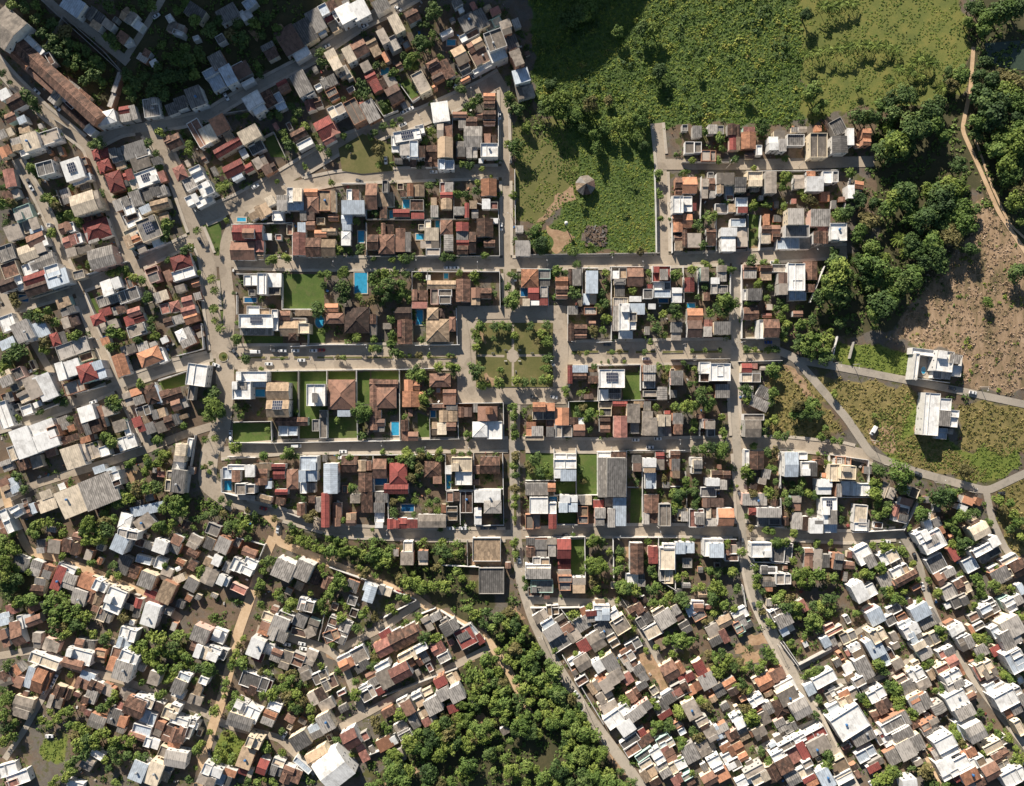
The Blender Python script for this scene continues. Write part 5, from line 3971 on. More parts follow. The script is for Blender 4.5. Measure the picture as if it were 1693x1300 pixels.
1380 1180 60 80 -28 gn1
720 390 70 60 -25 on1
690 320 70 80 -25 dn1
620 340 60 90 -20 ln1
660 270 40 60 0 tn1
430 40 70 60 20 wf1
1130 990 80 70 -28 df1
340 1040 110 70 -28 df1
310 1130 80 80 -28 df1
930 1280 90 40 -28 wn1
T 260 230 60
T 200 260 50
T 200 160 50
T 170 100 50
T 180 30 50
T 280 180 45
T 570 250 75
T 720 130 60
T 780 140 55
T 680 120 50
T 820 120 40
T 880 270 60
T 930 260 50
T 840 300 45
T 780 340 50
T 850 390 50
T 820 360 45
T 900 500 50
T 950 490 45
T 990 470 40
T 820 500 40
T 970 220 35
T 880 560 40
T 160 510 45
T 250 520 50
T 320 530 50
T 390 550 45
T 420 580 40
T 490 660 45
T 540 790 35
T 220 690 50
T 230 720 40
T 80 740 50
T 130 750 50
T 300 900 60
T 260 890 50
T 340 940 55
T 410 890 45
T 400 970 50
T 540 970 45
T 690 900 45
T 610 790 35
T 700 1200 45
T 740 1260 40
T 1150 830 50
T 1220 880 50
T 1190 860 45
T 1060 900 50
T 1080 930 45
T 1000 1000 40
T 1300 860 40
T 1180 690 35
T 1000 780 40
T 1040 830 40
T 1060 1280 50
T 1390 1100 40
T 460 370 30
T 550 130 30
T 1020 240 40
T 1130 330 30
T 20 1070 40
T 20 760 40
T 400 30 60
T 1200 140 45
T 1240 210 50
T 1300 160 45
T 1340 320 50
T 1290 380 50
T 1380 440 50
T 1320 250 40
T 1390 300 40
C 1225 80 0 k
C 280 480 10 w
C 510 600 70 k
C 575 850 75 w
W 420 390 560 120 w
W 0 405 420 380 w
W 130 300 125 400 w
"""
# ---------------------------------------------------------------- read the survey
HOUSES, DATA_T, DATA_P, DATA_C, DATA_W, DATA_K, POLYS = [], [], [], [], [], [], []
ox = oy = 0; sc = 5.0; tile = 0
for line in DATA.strip().splitlines():
    p = line.split()
    if p[0][0] == '@':
        ox, oy = float(p[0][1:]), float(p[1]); sc = float(p[2]) if len(p) > 2 else 5.0; tile += 1
        continue
    X_ = lambda v: ox + float(v) / sc
    Y_ = lambda v: oy + float(v) / sc
    k = p[0]
    if k in 'TL': DATA_T.append((k, X_(p[1]), Y_(p[2]), float(p[3]) / sc))
    elif k == 'P': DATA_P.append((X_(p[1]), Y_(p[2]), X_(p[3]), Y_(p[4]), p[5] if len(p) > 5 else ''))
    elif k == 'C': DATA_C.append((X_(p[1]), Y_(p[2]), float(p[3]), p[4]))
    elif k == 'W': DATA_W.append(([(X_(p[i]), Y_(p[i + 1])) for i in range(1, len(p) - 1, 2)], p[-1]))
    elif k == 'K': DATA_K.append([(X_(p[i]), Y_(p[i + 1])) for i in range(1, len(p), 2)])
    elif k in 'GDSX': POLYS.append((k, [(X_(p[i]), Y_(p[i + 1])) for i in range(1, len(p), 2)]))
    elif k == 'R': POLYS.append(('R', [(X_(p[1]), Y_(p[2])), (X_(p[3]), Y_(p[4])), float(p[5]) / sc]))
    elif k == 'B': pass
    elif len(p) == 5:
        a, b, c, d = X_(p[0]), Y_(p[1]), X_(p[2]), Y_(p[3])
        HOUSES.append(((a + c) / 2, (b + d) / 2, abs(c - a), abs(d - b), 0.0, p[4], tile))
    elif len(p) == 6:
        HOUSES.append((X_(p[0]), Y_(p[1]), float(p[2]) / sc, float(p[3]) / sc, float(p[4]), p[5], tile))
keep = []
for h in HOUSES:      # a house noted twice from overlapping views
    if any(g[6] != h[6] and math.dist(g[:2], h[:2]) < 0.42 * min(max(g[2], g[3]), max(h[2], h[3])) for g in keep): continue
    keep.append(h)
HOUSES = keep
# ---------------------------------------------------------------- the ground: one sheet with soil, weeds, dry grass and wood floor
FIELD = [(880, -60), (1325, -60), (1330, 205), (1088, 208), (1060, 235), (960, 215), (905, 190), (880, 160)]
LOT = [(905, 200), (1060, 235), (1086, 208), (1090, 418), (880, 418), (890, 380), (930, 355), (940, 325), (915, 240)]
GLADE = [(850, 190), (930, 195), (965, 290), (935, 345), (880, 375), (852, 370)]
PASTURE = [(1318, -60), (1580, -60), (1605, 80), (1590, 170), (1500, 190), (1420, 175), (1330, 205)]
SCRUB = [(1480, 540), (1530, 440), (1600, 380), (1630, 290), (1700, 420), (2000, 420), (2000, 660), (1600, 645), (1600, 585), (1510, 570), (1480, 560)]
GREENS = [[(68, 1220), (114, 1212), (108, 1258), (70, 1258)], [(366, 1206), (410, 1216), (398, 1270), (350, 1260)], [(1378, 562), (1506, 582), (1504, 622), (1376, 604)], [(1500, 735), (1560, 725), (1600, 750), (1640, 735), (1692, 742), (1690, 770), (1640, 800), (1590, 790), (1520, 765)], [(1440, 700), (1500, 650), (1530, 690), (1500, 770), (1460, 750)]]
DRYS = [[(1330, 622), (1500, 640), (1515, 660), (1480, 745), (1440, 745), (1400, 690)], 
        [(1580, 662), (2000, 690), (2000, 790), (1590, 740)], [(1640, 810), (1700, 790), (2000, 800), (2000, 930), (1670, 920)],
        [(1290, 600), (1330, 630), (1400, 720), (1270, 735), (1268, 640)], [(1480, 745), (1530, 700), (1560, 730), (1640, 800), (1500, 770)]]
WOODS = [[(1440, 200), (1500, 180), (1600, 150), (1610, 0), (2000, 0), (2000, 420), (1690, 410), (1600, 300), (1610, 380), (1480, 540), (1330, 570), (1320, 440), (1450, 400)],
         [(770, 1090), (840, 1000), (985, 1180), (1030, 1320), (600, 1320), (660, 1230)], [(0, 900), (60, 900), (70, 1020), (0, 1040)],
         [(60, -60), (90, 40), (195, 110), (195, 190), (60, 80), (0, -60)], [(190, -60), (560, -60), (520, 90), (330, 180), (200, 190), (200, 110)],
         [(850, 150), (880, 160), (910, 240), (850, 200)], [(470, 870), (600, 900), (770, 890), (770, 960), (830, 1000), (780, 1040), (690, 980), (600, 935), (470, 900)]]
def vn(x, y, s, k):
    """cheap smooth value noise for where plants thin out"""
    return math.sin(x / s + k) * math.cos(y / s * 1.3 + 2 * k) + .5 * math.sin(x / s * 2.3 + y / s * 1.7 + k)
def np_inside(X, Y, poly):
    c = np.zeros(X.shape, bool); j = len(poly) - 1
    for i in range(len(poly)):
        xi, yi = poly[i]; xj, yj = poly[j]
        with np.errstate(divide='ignore', invalid='ignore'):
            c ^= ((yi > Y) != (yj > Y)) & (X < (xj - xi) * (Y - yi) / (yj - yi) + xi)
        j = i
    return c
def wob(x, y):
    """ragged edge: shifts a place by smooth noise so that no border of the vegetation runs straight"""
    s = np.sin
    return (x + 5 * s(y / 9.0 + 1) + 4 * s(x / 5.1 + y / 7.3) + 2 * s(y / 2.9 - x / 4.3), y + 5 * s(x / 10.0 + 2) + 4 * s(y / 5.7 - x / 6.9) + 2 * s(x / 3.1 + y / 3.7))
def build_ground():
    xs = np.arange(-430, 431, 2.5); ys = np.arange(-340, 461, 2.5)
    X, Y = np.meshgrid(xs, ys)
    Z = np.zeros_like(X)
    for hx, hy, h, sx, sy in HILLS: Z += h * np.exp(-((X - hx) / sx) ** 2 / 2 - ((Y - hy) / sy) ** 2 / 2)
    S = np.maximum(-Y - 85, 0); Z += 0.075 * (np.sqrt(S * S + 144) - 12)
    nx, ny = len(xs), len(ys)
    PX, PY = CX + X / K * HC / (HC - Z), CY - Y / K * HC / (HC - Z)
    PX, PY = wob(PX, PY)
    me = bpy.data.meshes.new("ground")
    co = np.stack([X, Y, Z], -1).reshape(-1, 3).astype(np.float32)
    I = np.arange(nx * ny).reshape(ny, nx)
    q = np.stack([I[:-1, :-1], I[:-1, 1:], I[1:, 1:], I[1:, :-1]], -1).reshape(-1, 4)
    me.vertices.add(len(co)); me.vertices.foreach_set("co", co.ravel())
    me.loops.add(q.size); me.loops.foreach_set("vertex_index", q.astype(np.int32).ravel())
    me.polygons.add(len(q)); me.polygons.foreach_set("loop_start", np.arange(0, q.size, 4, dtype=np.int32))
    wts = {"weeds": np_inside(PX, PY, FIELD) | np_inside(PX, PY, LOT), "greens": sum(np_inside(PX, PY, p) for p in GREENS) > 0, "glade": np_inside(PX, PY, GLADE), "pasture": np_inside(PX, PY, PASTURE), "scrub": np_inside(PX, PY, SCRUB),
           "drygrass": sum(np_inside(PX, PY, p) for p in DRYS) > 0,
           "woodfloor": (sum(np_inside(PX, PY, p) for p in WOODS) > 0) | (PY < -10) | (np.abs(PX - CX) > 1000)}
    for k, w in wts.items():
        w = w.astype(np.float32)
        for _ in range(2):
            p = np.pad(w, 1, mode='edge'); w = (p[1:-1, 1:-1] * 2 + p[:-2, 1:-1] + p[2:, 1:-1] + p[1:-1, :-2] + p[1:-1, 2:]) / 6
        a = me.attributes.new(k, 'FLOAT', 'POINT'); a.data.foreach_set("value", w.ravel().astype(np.float32))
    me.update(calc_edges=True); me.validate()
    m, n, l, b = new_mat("soil, concrete yards and weeds")
    pos = n.new("ShaderNodeNewGeometry").outputs["Position"]
    big, mid, fine = noise(n, l, pos, 0.045, 7, 0.68), noise(n, l, pos, 0.14, 7, 0.7), noise(n, l, pos, 1.4, 4, 0.75)
    v = math_(n, l, 'ADD', math_(n, l, 'MULTIPLY', mid, 0.5), math_(n, l, 'ADD', math_(n, l, 'MULTIPLY', fine, 0.3), math_(n, l, 'MULTIPLY', big, 0.2)))
    def rp(*st):
        r = ramp(n, list(st)); l.new(v, r.inputs[0]); return r.outputs[0]
    dirt = rp((0.3, (0.078, 0.053, 0.034)), (0.5, (0.156, 0.109, 0.072)), (0.7, (0.281, 0.211, 0.144)))
    conc = rp((0.3, (0.066, 0.059, 0.050)), (0.5, (0.129, 0.113, 0.094)), (0.7, (0.226, 0.199, 0.164)))
    gras = rp((0.3, (0.039, 0.051, 0.016)), (0.5, (0.070, 0.078, 0.023)), (0.7, (0.125, 0.109, 0.039)))
    r1 = ramp(n, [(0.46, (0, 0, 0)), (0.56, (1, 1, 1))]); l.new(big, r1.inputs[0])
    r2 = ramp(n, [(0.52, (0, 0, 0)), (0.60, (1, 1, 1))]); l.new(mid, r2.inputs[0])
    col = mixc(n, l, r2.outputs[0], mixc(n, l, r1.outputs[0], dirt, conc), gras)
    mp = n.new("ShaderNodeMapping"); mp.inputs["Rotation"].default_value = (0, 0, 0.5); mp.inputs["Scale"].default_value = (0.5, 0.13, 1); l.new(pos, mp.inputs[0])
    gul = noise(n, l, mp.outputs[0], 0.5, 6, 0.7)
    sv = math_(n, l, 'ADD', math_(n, l, 'MULTIPLY', gul, 0.55), math_(n, l, 'ADD', math_(n, l, 'MULTIPLY', fine, 0.2), math_(n, l, 'MULTIPLY', big, 0.25)))
    sr = ramp(n, [(0.36, (0.075, 0.075, 0.033)), (0.44, (0.165, 0.125, 0.065)), (0.52, (0.30, 0.205, 0.125)), (0.66, (0.46, 0.335, 0.225))]); l.new(sv, sr.inputs[0]); scr = sr.outputs[0]
    for k, c in (("weeds", rp((0.3, (0.042, 0.078, 0.018)), (0.5, (0.078, 0.122, 0.027)), (0.7, (0.145, 0.15, 0.045)))),
                 ("glade", rp((0.3, (0.085, 0.095, 0.028)), (0.5, (0.14, 0.14, 0.04)), (0.75, (0.26, 0.21, 0.10)))),
                 ("greens", rp((0.3, (0.085, 0.125, 0.022)), (0.5, (0.15, 0.19, 0.032)), (0.7, (0.24, 0.22, 0.055)))),
                 ("pasture", rp((0.3, (0.07, 0.10, 0.022)), (0.5, (0.14, 0.155, 0.034)), (0.7, (0.27, 0.22, 0.06)))),
                 ("scrub", scr),
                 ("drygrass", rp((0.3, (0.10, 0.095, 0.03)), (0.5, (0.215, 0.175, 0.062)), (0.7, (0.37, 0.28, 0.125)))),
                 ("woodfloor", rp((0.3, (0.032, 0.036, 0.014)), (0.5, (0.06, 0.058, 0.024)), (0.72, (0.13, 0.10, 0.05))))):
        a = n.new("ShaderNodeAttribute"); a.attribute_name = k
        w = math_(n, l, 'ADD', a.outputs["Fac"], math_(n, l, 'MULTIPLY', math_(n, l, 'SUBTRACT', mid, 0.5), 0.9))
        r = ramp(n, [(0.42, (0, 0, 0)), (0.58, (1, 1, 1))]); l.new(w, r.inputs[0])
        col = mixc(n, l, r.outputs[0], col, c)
    l.new(col, b.inputs["Base Color"]); b.inputs["Roughness"].default_value = 0.95
    bp = n.new("ShaderNodeBump"); bp.inputs["Strength"].default_value = 0.6; bp.inputs["Distance"].default_value = 0.3
    l.new(v, bp.inputs["Height"]); l.new(bp.outputs[0], b.inputs["Normal"])
    me.materials.append(m)
    kind(link("ground", me), "structure")
build_ground()

# ---------------------------------------------------------------- roads, pavements
ROADS = [  # photo polyline, width in photo px, surface (p pavers, a grey road, t track), pavement on the sides
 ([(330, 362), (395, 335), (460, 300), (560, 240), (700, 192), (800, 147), (830, 128)], 24, 'p', 1),
 ([(400, 345), (470, 312), (560, 294), (640, 290), (838, 284)], 18, 'p', 1),
 ([(352, 432), (500, 436), (840, 436), (1100, 431), (1220, 426), (1400, 415)], 18, 'p', 1),
 ([(372, 592), (640, 590), (765, 589)], 38, 'p', 1), ([(925, 585), (1090, 582), (1290, 579)], 36, 'p', 1),
 ([(365, 748), (480, 739), (840, 735), (1000, 737), (1210, 733), (1300, 733), (1390, 742), (1445, 756)], 18, 'p', 1),
 ([(385, 832), (470, 852), (560, 878), (700, 884), (850, 884), (980, 878), (1110, 877), (1240, 880), (1400, 888), (1495, 882)], 16, 'p', 1),
 ([(872, 992), (960, 996), (1035, 996), (1095, 1100), (1130, 1160), (1180, 1240)], 12, 'a', 0),
 ([(832, 135), (836, 285), (838, 437), (842, 520)], 13, 'p', 1),
 ([(852, 655), (851, 735), (851, 800), (853, 885), (861, 960), (880, 1020), (905, 1075), (945, 1140), (985, 1200), (1040, 1272), (1070, 1315)], 17, 'a', 0),
 ([(1087, 204), (1095, 285), (1098, 431)], 15, 'p', 1),
 ([(1217, 430), (1216, 575), (1213, 660), (1218, 735), (1223, 800), (1226, 880), (1234, 930), (1246, 985), (1275, 1050), (1310, 1110), (1340, 1168), (1372, 1230), (1416, 1315)], 14, 'a', 1),
 ([(236, 205), (270, 245), (300, 310), (324, 380), (345, 430), (350, 500), (362, 592)], 24, 'p', 1),
 ([(398, 345), (374, 400), (372, 445), (380, 510), (374, 592)], 20, 'p', 0),
 ([(372, 592), (372, 645), (366, 710), (346, 750), (342, 800), (390, 834)], 30, 'p', 0),
 ([(-20, 85), (20, 132), (75, 186), (148, 243), (172, 318), (192, 360), (212, 422), (232, 455), (252, 500)], 16, 'p', 1),
 ([(30, 262), (45, 292), (66, 328), (86, 372), (104, 426), (128, 476), (150, 535), (170, 582), (192, 632), (220, 682), (248, 742)], 13, 'p', 1),
 ([(-10, 460), (24, 520), (56, 566), (80, 608), (112, 652), (126, 670)], 12, 'p', 0),
 ([(148, 243), (200, 216), (245, 210), (300, 202), (342, 192), (402, 156), (462, 124), (516, 96), (564, 62), (604, 36), (654, 12), (690, -10)], 14, 'a', 1),
 ([(68, -10), (100, 22), (140, 44), (212, 104)], 14, 'a', 0), ([(208, 96), (240, 46), (268, 0), (280, -30)], 10, 'a', 0),
 ([(-10, 520), (50, 500), (124, 478), (218, 442), (250, 428), (320, 394)], 15, 'p', 1),
 ([(-10, 708), (60, 688), (124, 667), (200, 634), (282, 606), (352, 590)], 15, 'a', 1),
 ([(-10, 838), (60, 800), (180, 764), (246, 742), (300, 720), (352, 704)], 13, 'p', 0),
 ([(4, 800), (20, 856), (48, 912), (100, 924), (180, 956), (240, 984), (300, 1024)], 13, 't', 0),
 ([(-10, 1086), (60, 1074), (128, 1106), (200, 1124), (256, 1144), (338, 1178), (372, 1198), (462, 1220), (522, 1278)], 12, 'p', 0),
 ([(452, 888), (436, 925), (410, 1000), (394, 1045), (374, 1130), (362, 1172), (352, 1200), (340, 1240), (325, 1310)], 16, 't', 0),
 ([(98, 1106), (70, 1155), (40, 1208), (8, 1255)], 10, 'a', 0),
 ([(440, 850), (462, 872), (456, 895), (520, 920), (590, 950), (686, 987), (704, 1002), (770, 1035), (802, 1052), (844, 1114), (880, 1190)], 13, 't', 0),
 ([(694, 996), (640, 1034), (560, 1074)], 12, 'p', 0), ([(425, 1040), (480, 1054), (540, 1072), (566, 1092), (600, 1180)], 13, 'p', 0),
 ([(560, 1204), (608, 1178), (680, 1138), (756, 1098), (808, 1072)], 12, 'p', 0),
 ([(1488, 880), (1519, 930), (1535, 992), (1551, 1030), (1567, 1060), (1601, 1112), (1641, 1166), (1700, 1240)], 11, 'a', 0),
 ([(1286, 580), (1312, 590), (1350, 634), (1400, 692), (1440, 752), (1500, 776), (1600, 804), (1632, 812), (1700, 780), (1760, 760)], 13, 'a', 0),
 ([(1322, 596), (1380, 606), (1500, 629), (1600, 649), (1700, 670), (1800, 690)], 12, 'a', 0),
 ([(1630, 812), (1640, 860), (1664, 912), (1700, 938)], 11, 'a', 0),
 ([(1609, 78), (1604, 150), (1590, 215), (1622, 285), (1650, 350), (1700, 425)], 6.5, 't', 0), ([(1612, 230), (1640, 310), (1668, 370), (1700, 400)], 3.6, 't', 0),
 ([(1318, 1106), (1372, 1074), (1440, 1030)], 9, 'a', 0), ([(1250, 1242), (1300, 1214), (1350, 1194)], 11, 'a', 0),
 ([(1356, 1126), (1440, 1126), (1480, 1108), (1516, 1080)], 8, 'a', 0), ([(1528, 1244), (1560, 1300), (1570, 1320)], 9, 't', 0),
 ([(1096, 272), (1280, 272), (1445, 267)], 18, 'p', 0), ([(758, 512), (768, 560), (772, 640), (800, 660)], 18, 'p', 0), ([(925, 512), (932, 560), (928, 640)], 17, 'p', 0),
 ([(760, 518), (850, 516), (930, 516)], 22, 'p', 0), ([(772, 655), (850, 656), (935, 655)], 26, 'p', 0),
]
RMAT = {'p': PAVE, 'a': ASPH, 't': TRAIL}
RW = []            # roads in metres: densely sampled centre line and half width
for pl, w, s_, side in ROADS:
    pts = [at(*p)[:2] for p in dense(pl, 7)]
    for _ in range(2):
        pts = [pts[0]] + [((a[0] + 2 * b[0] + c[0]) / 4, (a[1] + 2 * b[1] + c[1]) / 4) for a, b, c in zip(pts, pts[1:], pts[2:])] + [pts[-1]]
    RW.append((pts, w * K / 2))
def normals(pts):
    out = []
    for i in range(len(pts)):
        a, b = pts[max(0, i - 1)], pts[min(len(pts) - 1, i + 1)]
        d = math.hypot(b[0] - a[0], b[1] - a[1]) or 1
        out.append((-(b[1] - a[1]) / d, (b[0] - a[0]) / d))
    return out
RARR = [(np.array(p), hw) for p, hw in RW]
def on_road(x, y, skip=-1, pad=0.0):
    for k, (P, hw) in enumerate(RARR):
        if k != skip and ((P[:, 0] - x) ** 2 + (P[:, 1] - y) ** 2).min() < (hw + pad) ** 2: return True
    return False
def ribbon(mb, pts, nr, o0, o1, dz, mat, thick=0.0):
    L = []
    for (x, y), (a, b) in zip(pts, nr):
        p, q = (x + a * o0, y + b * o0), (x + a * o1, y + b * o1)
        m_ = (o0 + o1) / 2; r = (x + a * m_, y + b * m_)
        L.append([(*t, terr(*t) + dz) for t in (p, r, q)])
    for A, B in zip(L, L[1:]):
        mb.poly([A[0], B[0], B[1], A[1]], mat); mb.poly([A[1], B[1], B[2], A[2]], mat)
        if thick:
            for i, sg in ((0, 1), (2, -1)):
                a, b = A[i], B[i]; q = [a, (a[0], a[1], a[2] - thick), (b[0], b[1], b[2] - thick), b]
                mb.poly(q if sg > 0 else q[::-1], mat)
for k, (pts, hw) in enumerate(RW):
    mb = MB(); nr = normals(pts)
    ribbon(mb, pts, nr, hw, -hw, 0.06 + 0.004 * k, RMAT[ROADS[k][2]])
    kind(mb.obj("track" if ROADS[k][2] == 't' else "road"), "structure")
    if ROADS[k][3]:
        mb = MB()
        for o0, o1 in ((hw + 1.5, hw - 0.15), (-hw + 0.15, -hw - 1.5)):
            run = []
            for i, (x, y) in enumerate(pts):
                mm = (o0 + o1) / 2; xx, yy = x + nr[i][0] * mm, y + nr[i][1] * mm
                if on_road(xx, yy, k, 0.9):
                    if len(run) > 1: ribbon(mb, [pts[j] for j in run], [nr[j] for j in run], o0, o1, 0.36, KERB, 0.3)
                    run = []
                else: run.append(i)
            if len(run) > 1: ribbon(mb, [pts[j] for j in run], [nr[j] for j in run], o0, o1, 0.36, KERB, 0.3)
        if mb.f: kind(mb.obj("pavement"), "structure")

# flat sheets on the ground: a dense polygon filled by a fan of small triangles through bmesh
import bmesh
NSHEET = [0]
def sheet(name, poly_px, mat, dz=None, kd="structure"):
    NSHEET[0] += 1
    dz = 0.02 + 0.003 * (NSHEET[0] % 12) if dz is None else dz
    bm = bmesh.new()
    rag = name in ('earth', 'rubble')
    vs_ = [bm.verts.new((*at(*((p[0] * .5 + wob(*p)[0] * .5, p[1] * .5 + wob(*p)[1] * .5) if rag else p))[:2], 0)) for p in dense(poly_px, 3 if rag else 12, True)]
    try: f = bm.faces.new(vs_)
    except ValueError: bm.free(); return
    bmesh.ops.triangulate(bm, faces=[f])
    bmesh.ops.subdivide_edges(bm, edges=[e for e in bm.edges if e.calc_length() > 8], cuts=2, use_grid_fill=True)
    for v in bm.verts: v.co.z = terr(v.co.x, v.co.y) + dz
    for f in bm.faces:
        f.normal_update()
        if f.normal.z < 0: f.normal_flip()
    me = bpy.data.meshes.new(name); bm.to_mesh(me); bm.free()
    me.materials.append(mat)
    return kind(link(name, me), kd)
# ---------------------------------------------------------------- trees
def crown_mesh(name, seed, mat, n=900, flat=0.72, lobes=7, cut=0.0):
    """crown of radius 1: leaf clumps on and inside several uneven lobes, gaps between them"""
    g = np.random.default_rng(seed)
    L = [(0, 0, 0, 0.62)]
    for i in range(lobes):
        a = 2 * math.pi * i / lobes + g.uniform(-.4, .4); r = g.uniform(.34, .72); s = g.uniform(.26, .46)
        L.append((math.cos(a) * r, math.sin(a) * r, g.uniform(-.3, .38), s))
    for _ in range(4): L.append((*g.uniform(-.4, .4, 2), g.uniform(.2, .5), g.uniform(.2, .34)))
    w = np.array([s ** 2 for *_, s in L]); w /= w.sum()
    idx = g.choice(len(L), n, p=w); LA = np.array(L)[idx]
    d = g.normal(size=(n, 3)); d[:, 2] = np.where(d[:, 2] < -0.25, -d[:, 2], d[:, 2]); d /= np.linalg.norm(d, axis=1, keepdims=True)
    rr = LA[:, 3] * np.where(g.random(n) < .75, g.uniform(.86, 1.08, n), g.uniform(.4, .86, n))
    cen = LA[:, :3] + d * rr[:, None]; cen[:, 2] *= flat
    nor = d * 1.0 + g.normal(size=(n, 3)) * 0.42; nor[:, 2] += 0.2
    lt = g.uniform(.15, .85, len(L))[idx]
    return quads_mesh(name, cen, nor, g.uniform(.06, .125, n) * (900 / n) ** .45, np.clip(lt + g.normal(0, .13, n), 0, 1), mat, .7, g)
def trunk_mesh(name, seed):
    """tapered trunk with limbs for a crown of radius 1 centred at height 1.15"""
    g = random.Random(seed); mb = MB()
    mb.tube((0, 0, -0.15), (.03, .02, .72), .085, .062, BARK, 7)
    for i in range(5):
        a = 2 * math.pi * i / 5 + g.uniform(-.4, .4); r = g.uniform(.3, .5)
        mb.tube((.03, .02, g.uniform(.5, .7)), (math.cos(a) * r, math.sin(a) * r, g.uniform(.95, 1.2)), .045, .016, BARK, 5)
    return mb.mesh(name)
CROWNS = {t: [crown_mesh("crown", 11 + 7 * i + ord(t), LEAF[t], 1000, (.72, .85, .6, .78)[i % 4], 6 + i % 4) for i in range(5)] for t in 'dmlo'}
TRUNKS = [trunk_mesh("trunk", i) for i in range(3)]
SPARSE = {t: [crown_mesh("crowns", 311 + 7 * i + ord(t), LEAF[t], 420, (.72, .85)[i % 2], 6 + i % 3) for i in range(5)] for t in 'dmlo'}
def palm_meshes(seed, n=13):
    g = np.random.default_rng(seed); cen, nor, siz = [], [], []
    for i in range(n):
        a = 2 * math.pi * i / n + g.uniform(-.2, .2); up = g.uniform(.15, .75)
        for k in range(9):
            t = (k + .5) / 9; r = t * (1 - .12 * up); z = up * t - .95 * t * t * (.6 + .4 * up)
            for sd in (-1, 1):
                wd = .15 * math.sin(math.pi * min(1, t * .9 + .12)) + .02
                cen.append((math.cos(a) * r - math.sin(a) * wd * sd, math.sin(a) * r + math.cos(a) * wd * sd, z)); nor.append((-.3 * math.cos(a) - math.sin(a) * sd * .3, -.3 * math.sin(a) + math.cos(a) * sd * .3, 1)); siz.append(.115)
    f = quads_mesh("fronds", np.array(cen), np.array(nor), np.array(siz), g.uniform(.3, .8, len(cen)), LEAF['l'], .8, g)
    return f
PALMF = [palm_meshes(i) for i in range(4)]
mbp = MB(); mbp.tube((0, 0, -.3), (.12, .05, 3.0), .16, .12, BARK, 7, False); mbp.tube((.12, .05, 3.0), (.1, .1, 6.0), .12, .09, BARK, 7)
PALMT = mbp.mesh("trunk")
TREES, PALMS = [], []     # (photo x, photo y, radius px)
for tag_, x, y, r in DATA_T: (TREES if tag_ == 'T' else PALMS).append((x, y, r))
VALLEY = [(790, 1085), (845, 1000), (985, 1180), (1035, 1310), (600, 1310), (660, 1235), (780, 1150)]
for _ in range(380):
    qx, qy = R.uniform(590, 1035), R.uniform(990, 1310)
    if math.dist((qx, qy), (905, 1228)) > 22 and math.dist((qx, qy), (790, 1245)) > 18 and inside(qx, qy, VALLEY) and not on_road(*at(qx, qy)[:2], -1, 2.5): TREES.append((qx, qy, R.choice((R.uniform(5, 9), R.uniform(8, 13), R.uniform(12, 16)))))
for _ in range(420):          # the wooded hills just beyond the northern edge, whose shade falls into the view
    TREES.append((R.uniform(-60, 1180), R.uniform(-330, -14), R.uniform(6, 10)))
# drop a tree noted twice from overlapping views
TRAILS = [k for k, r_ in enumerate(ROADS) if r_[2] == 't']
def on_trail(x, y, r):
    return any(((RARR[k][0][:, 0] - x) ** 2 + (RARR[k][0][:, 1] - y) ** 2).min() < (RARR[k][1] + r * .45) ** 2 for k in TRAILS)
TREES = [t for t in TREES if not (t[0] > 1560 and t[1] < 440 and on_trail(*at(t[0], t[1])[:2], t[2] * K))]
TREES = [t for t in TREES if not (t[0] > 1340 and 200 < t[1] < 560 and vn(t[0], t[1], 16, 4) > .95)]
keep, cell = [], {}
for t in sorted(TREES, key=lambda t: -t[2]):
    c = (int(t[0] // 12), int(t[1] // 12))
    if any(math.dist(t[:2], u[:2]) < 0.42 * max(t[2], u[2]) for i in (-1, 0, 1) for j in (-1, 0, 1) for u in cell.get((c[0] + i, c[1] + j), ())): continue
    cell.setdefault(c, []).append(t); keep.append(t)
TREES = keep
def tone_of(x, y):
    v = R.random()
    if v > .93: return 'o'
    v /= .93
    if x > 1360 and y < 560: return 'd' if v < .45 else 'm' if v < .9 else 'l'
    if y < 200 and x < 900: return 'd' if v < .7 else 'm'
    if y > 880: return 'd' if v < .2 else ('m' if v < .62 else 'l')
    return 'd' if v < .35 else ('m' if v < .8 else 'l')
N_TREE = 292
TONE = {'d': "dark green", 'm': "mid green", 'l': "yellow green", 'o': "olive brown"}
stuff_parts = {t: [] for t in 'dmlo'}
def np_mesh(me):
    co = np.empty(len(me.vertices) * 3, np.float32); me.vertices.foreach_get("co", co)
    ti = np.empty(len(me.polygons), np.float32); me.attributes["tint"].data.foreach_get("value", ti)
    return co.reshape(-1, 3), ti
SP = {t: [np_mesh(m) for m in SPARSE[t]] for t in 'dmlo'}
trunk_mb = MB()
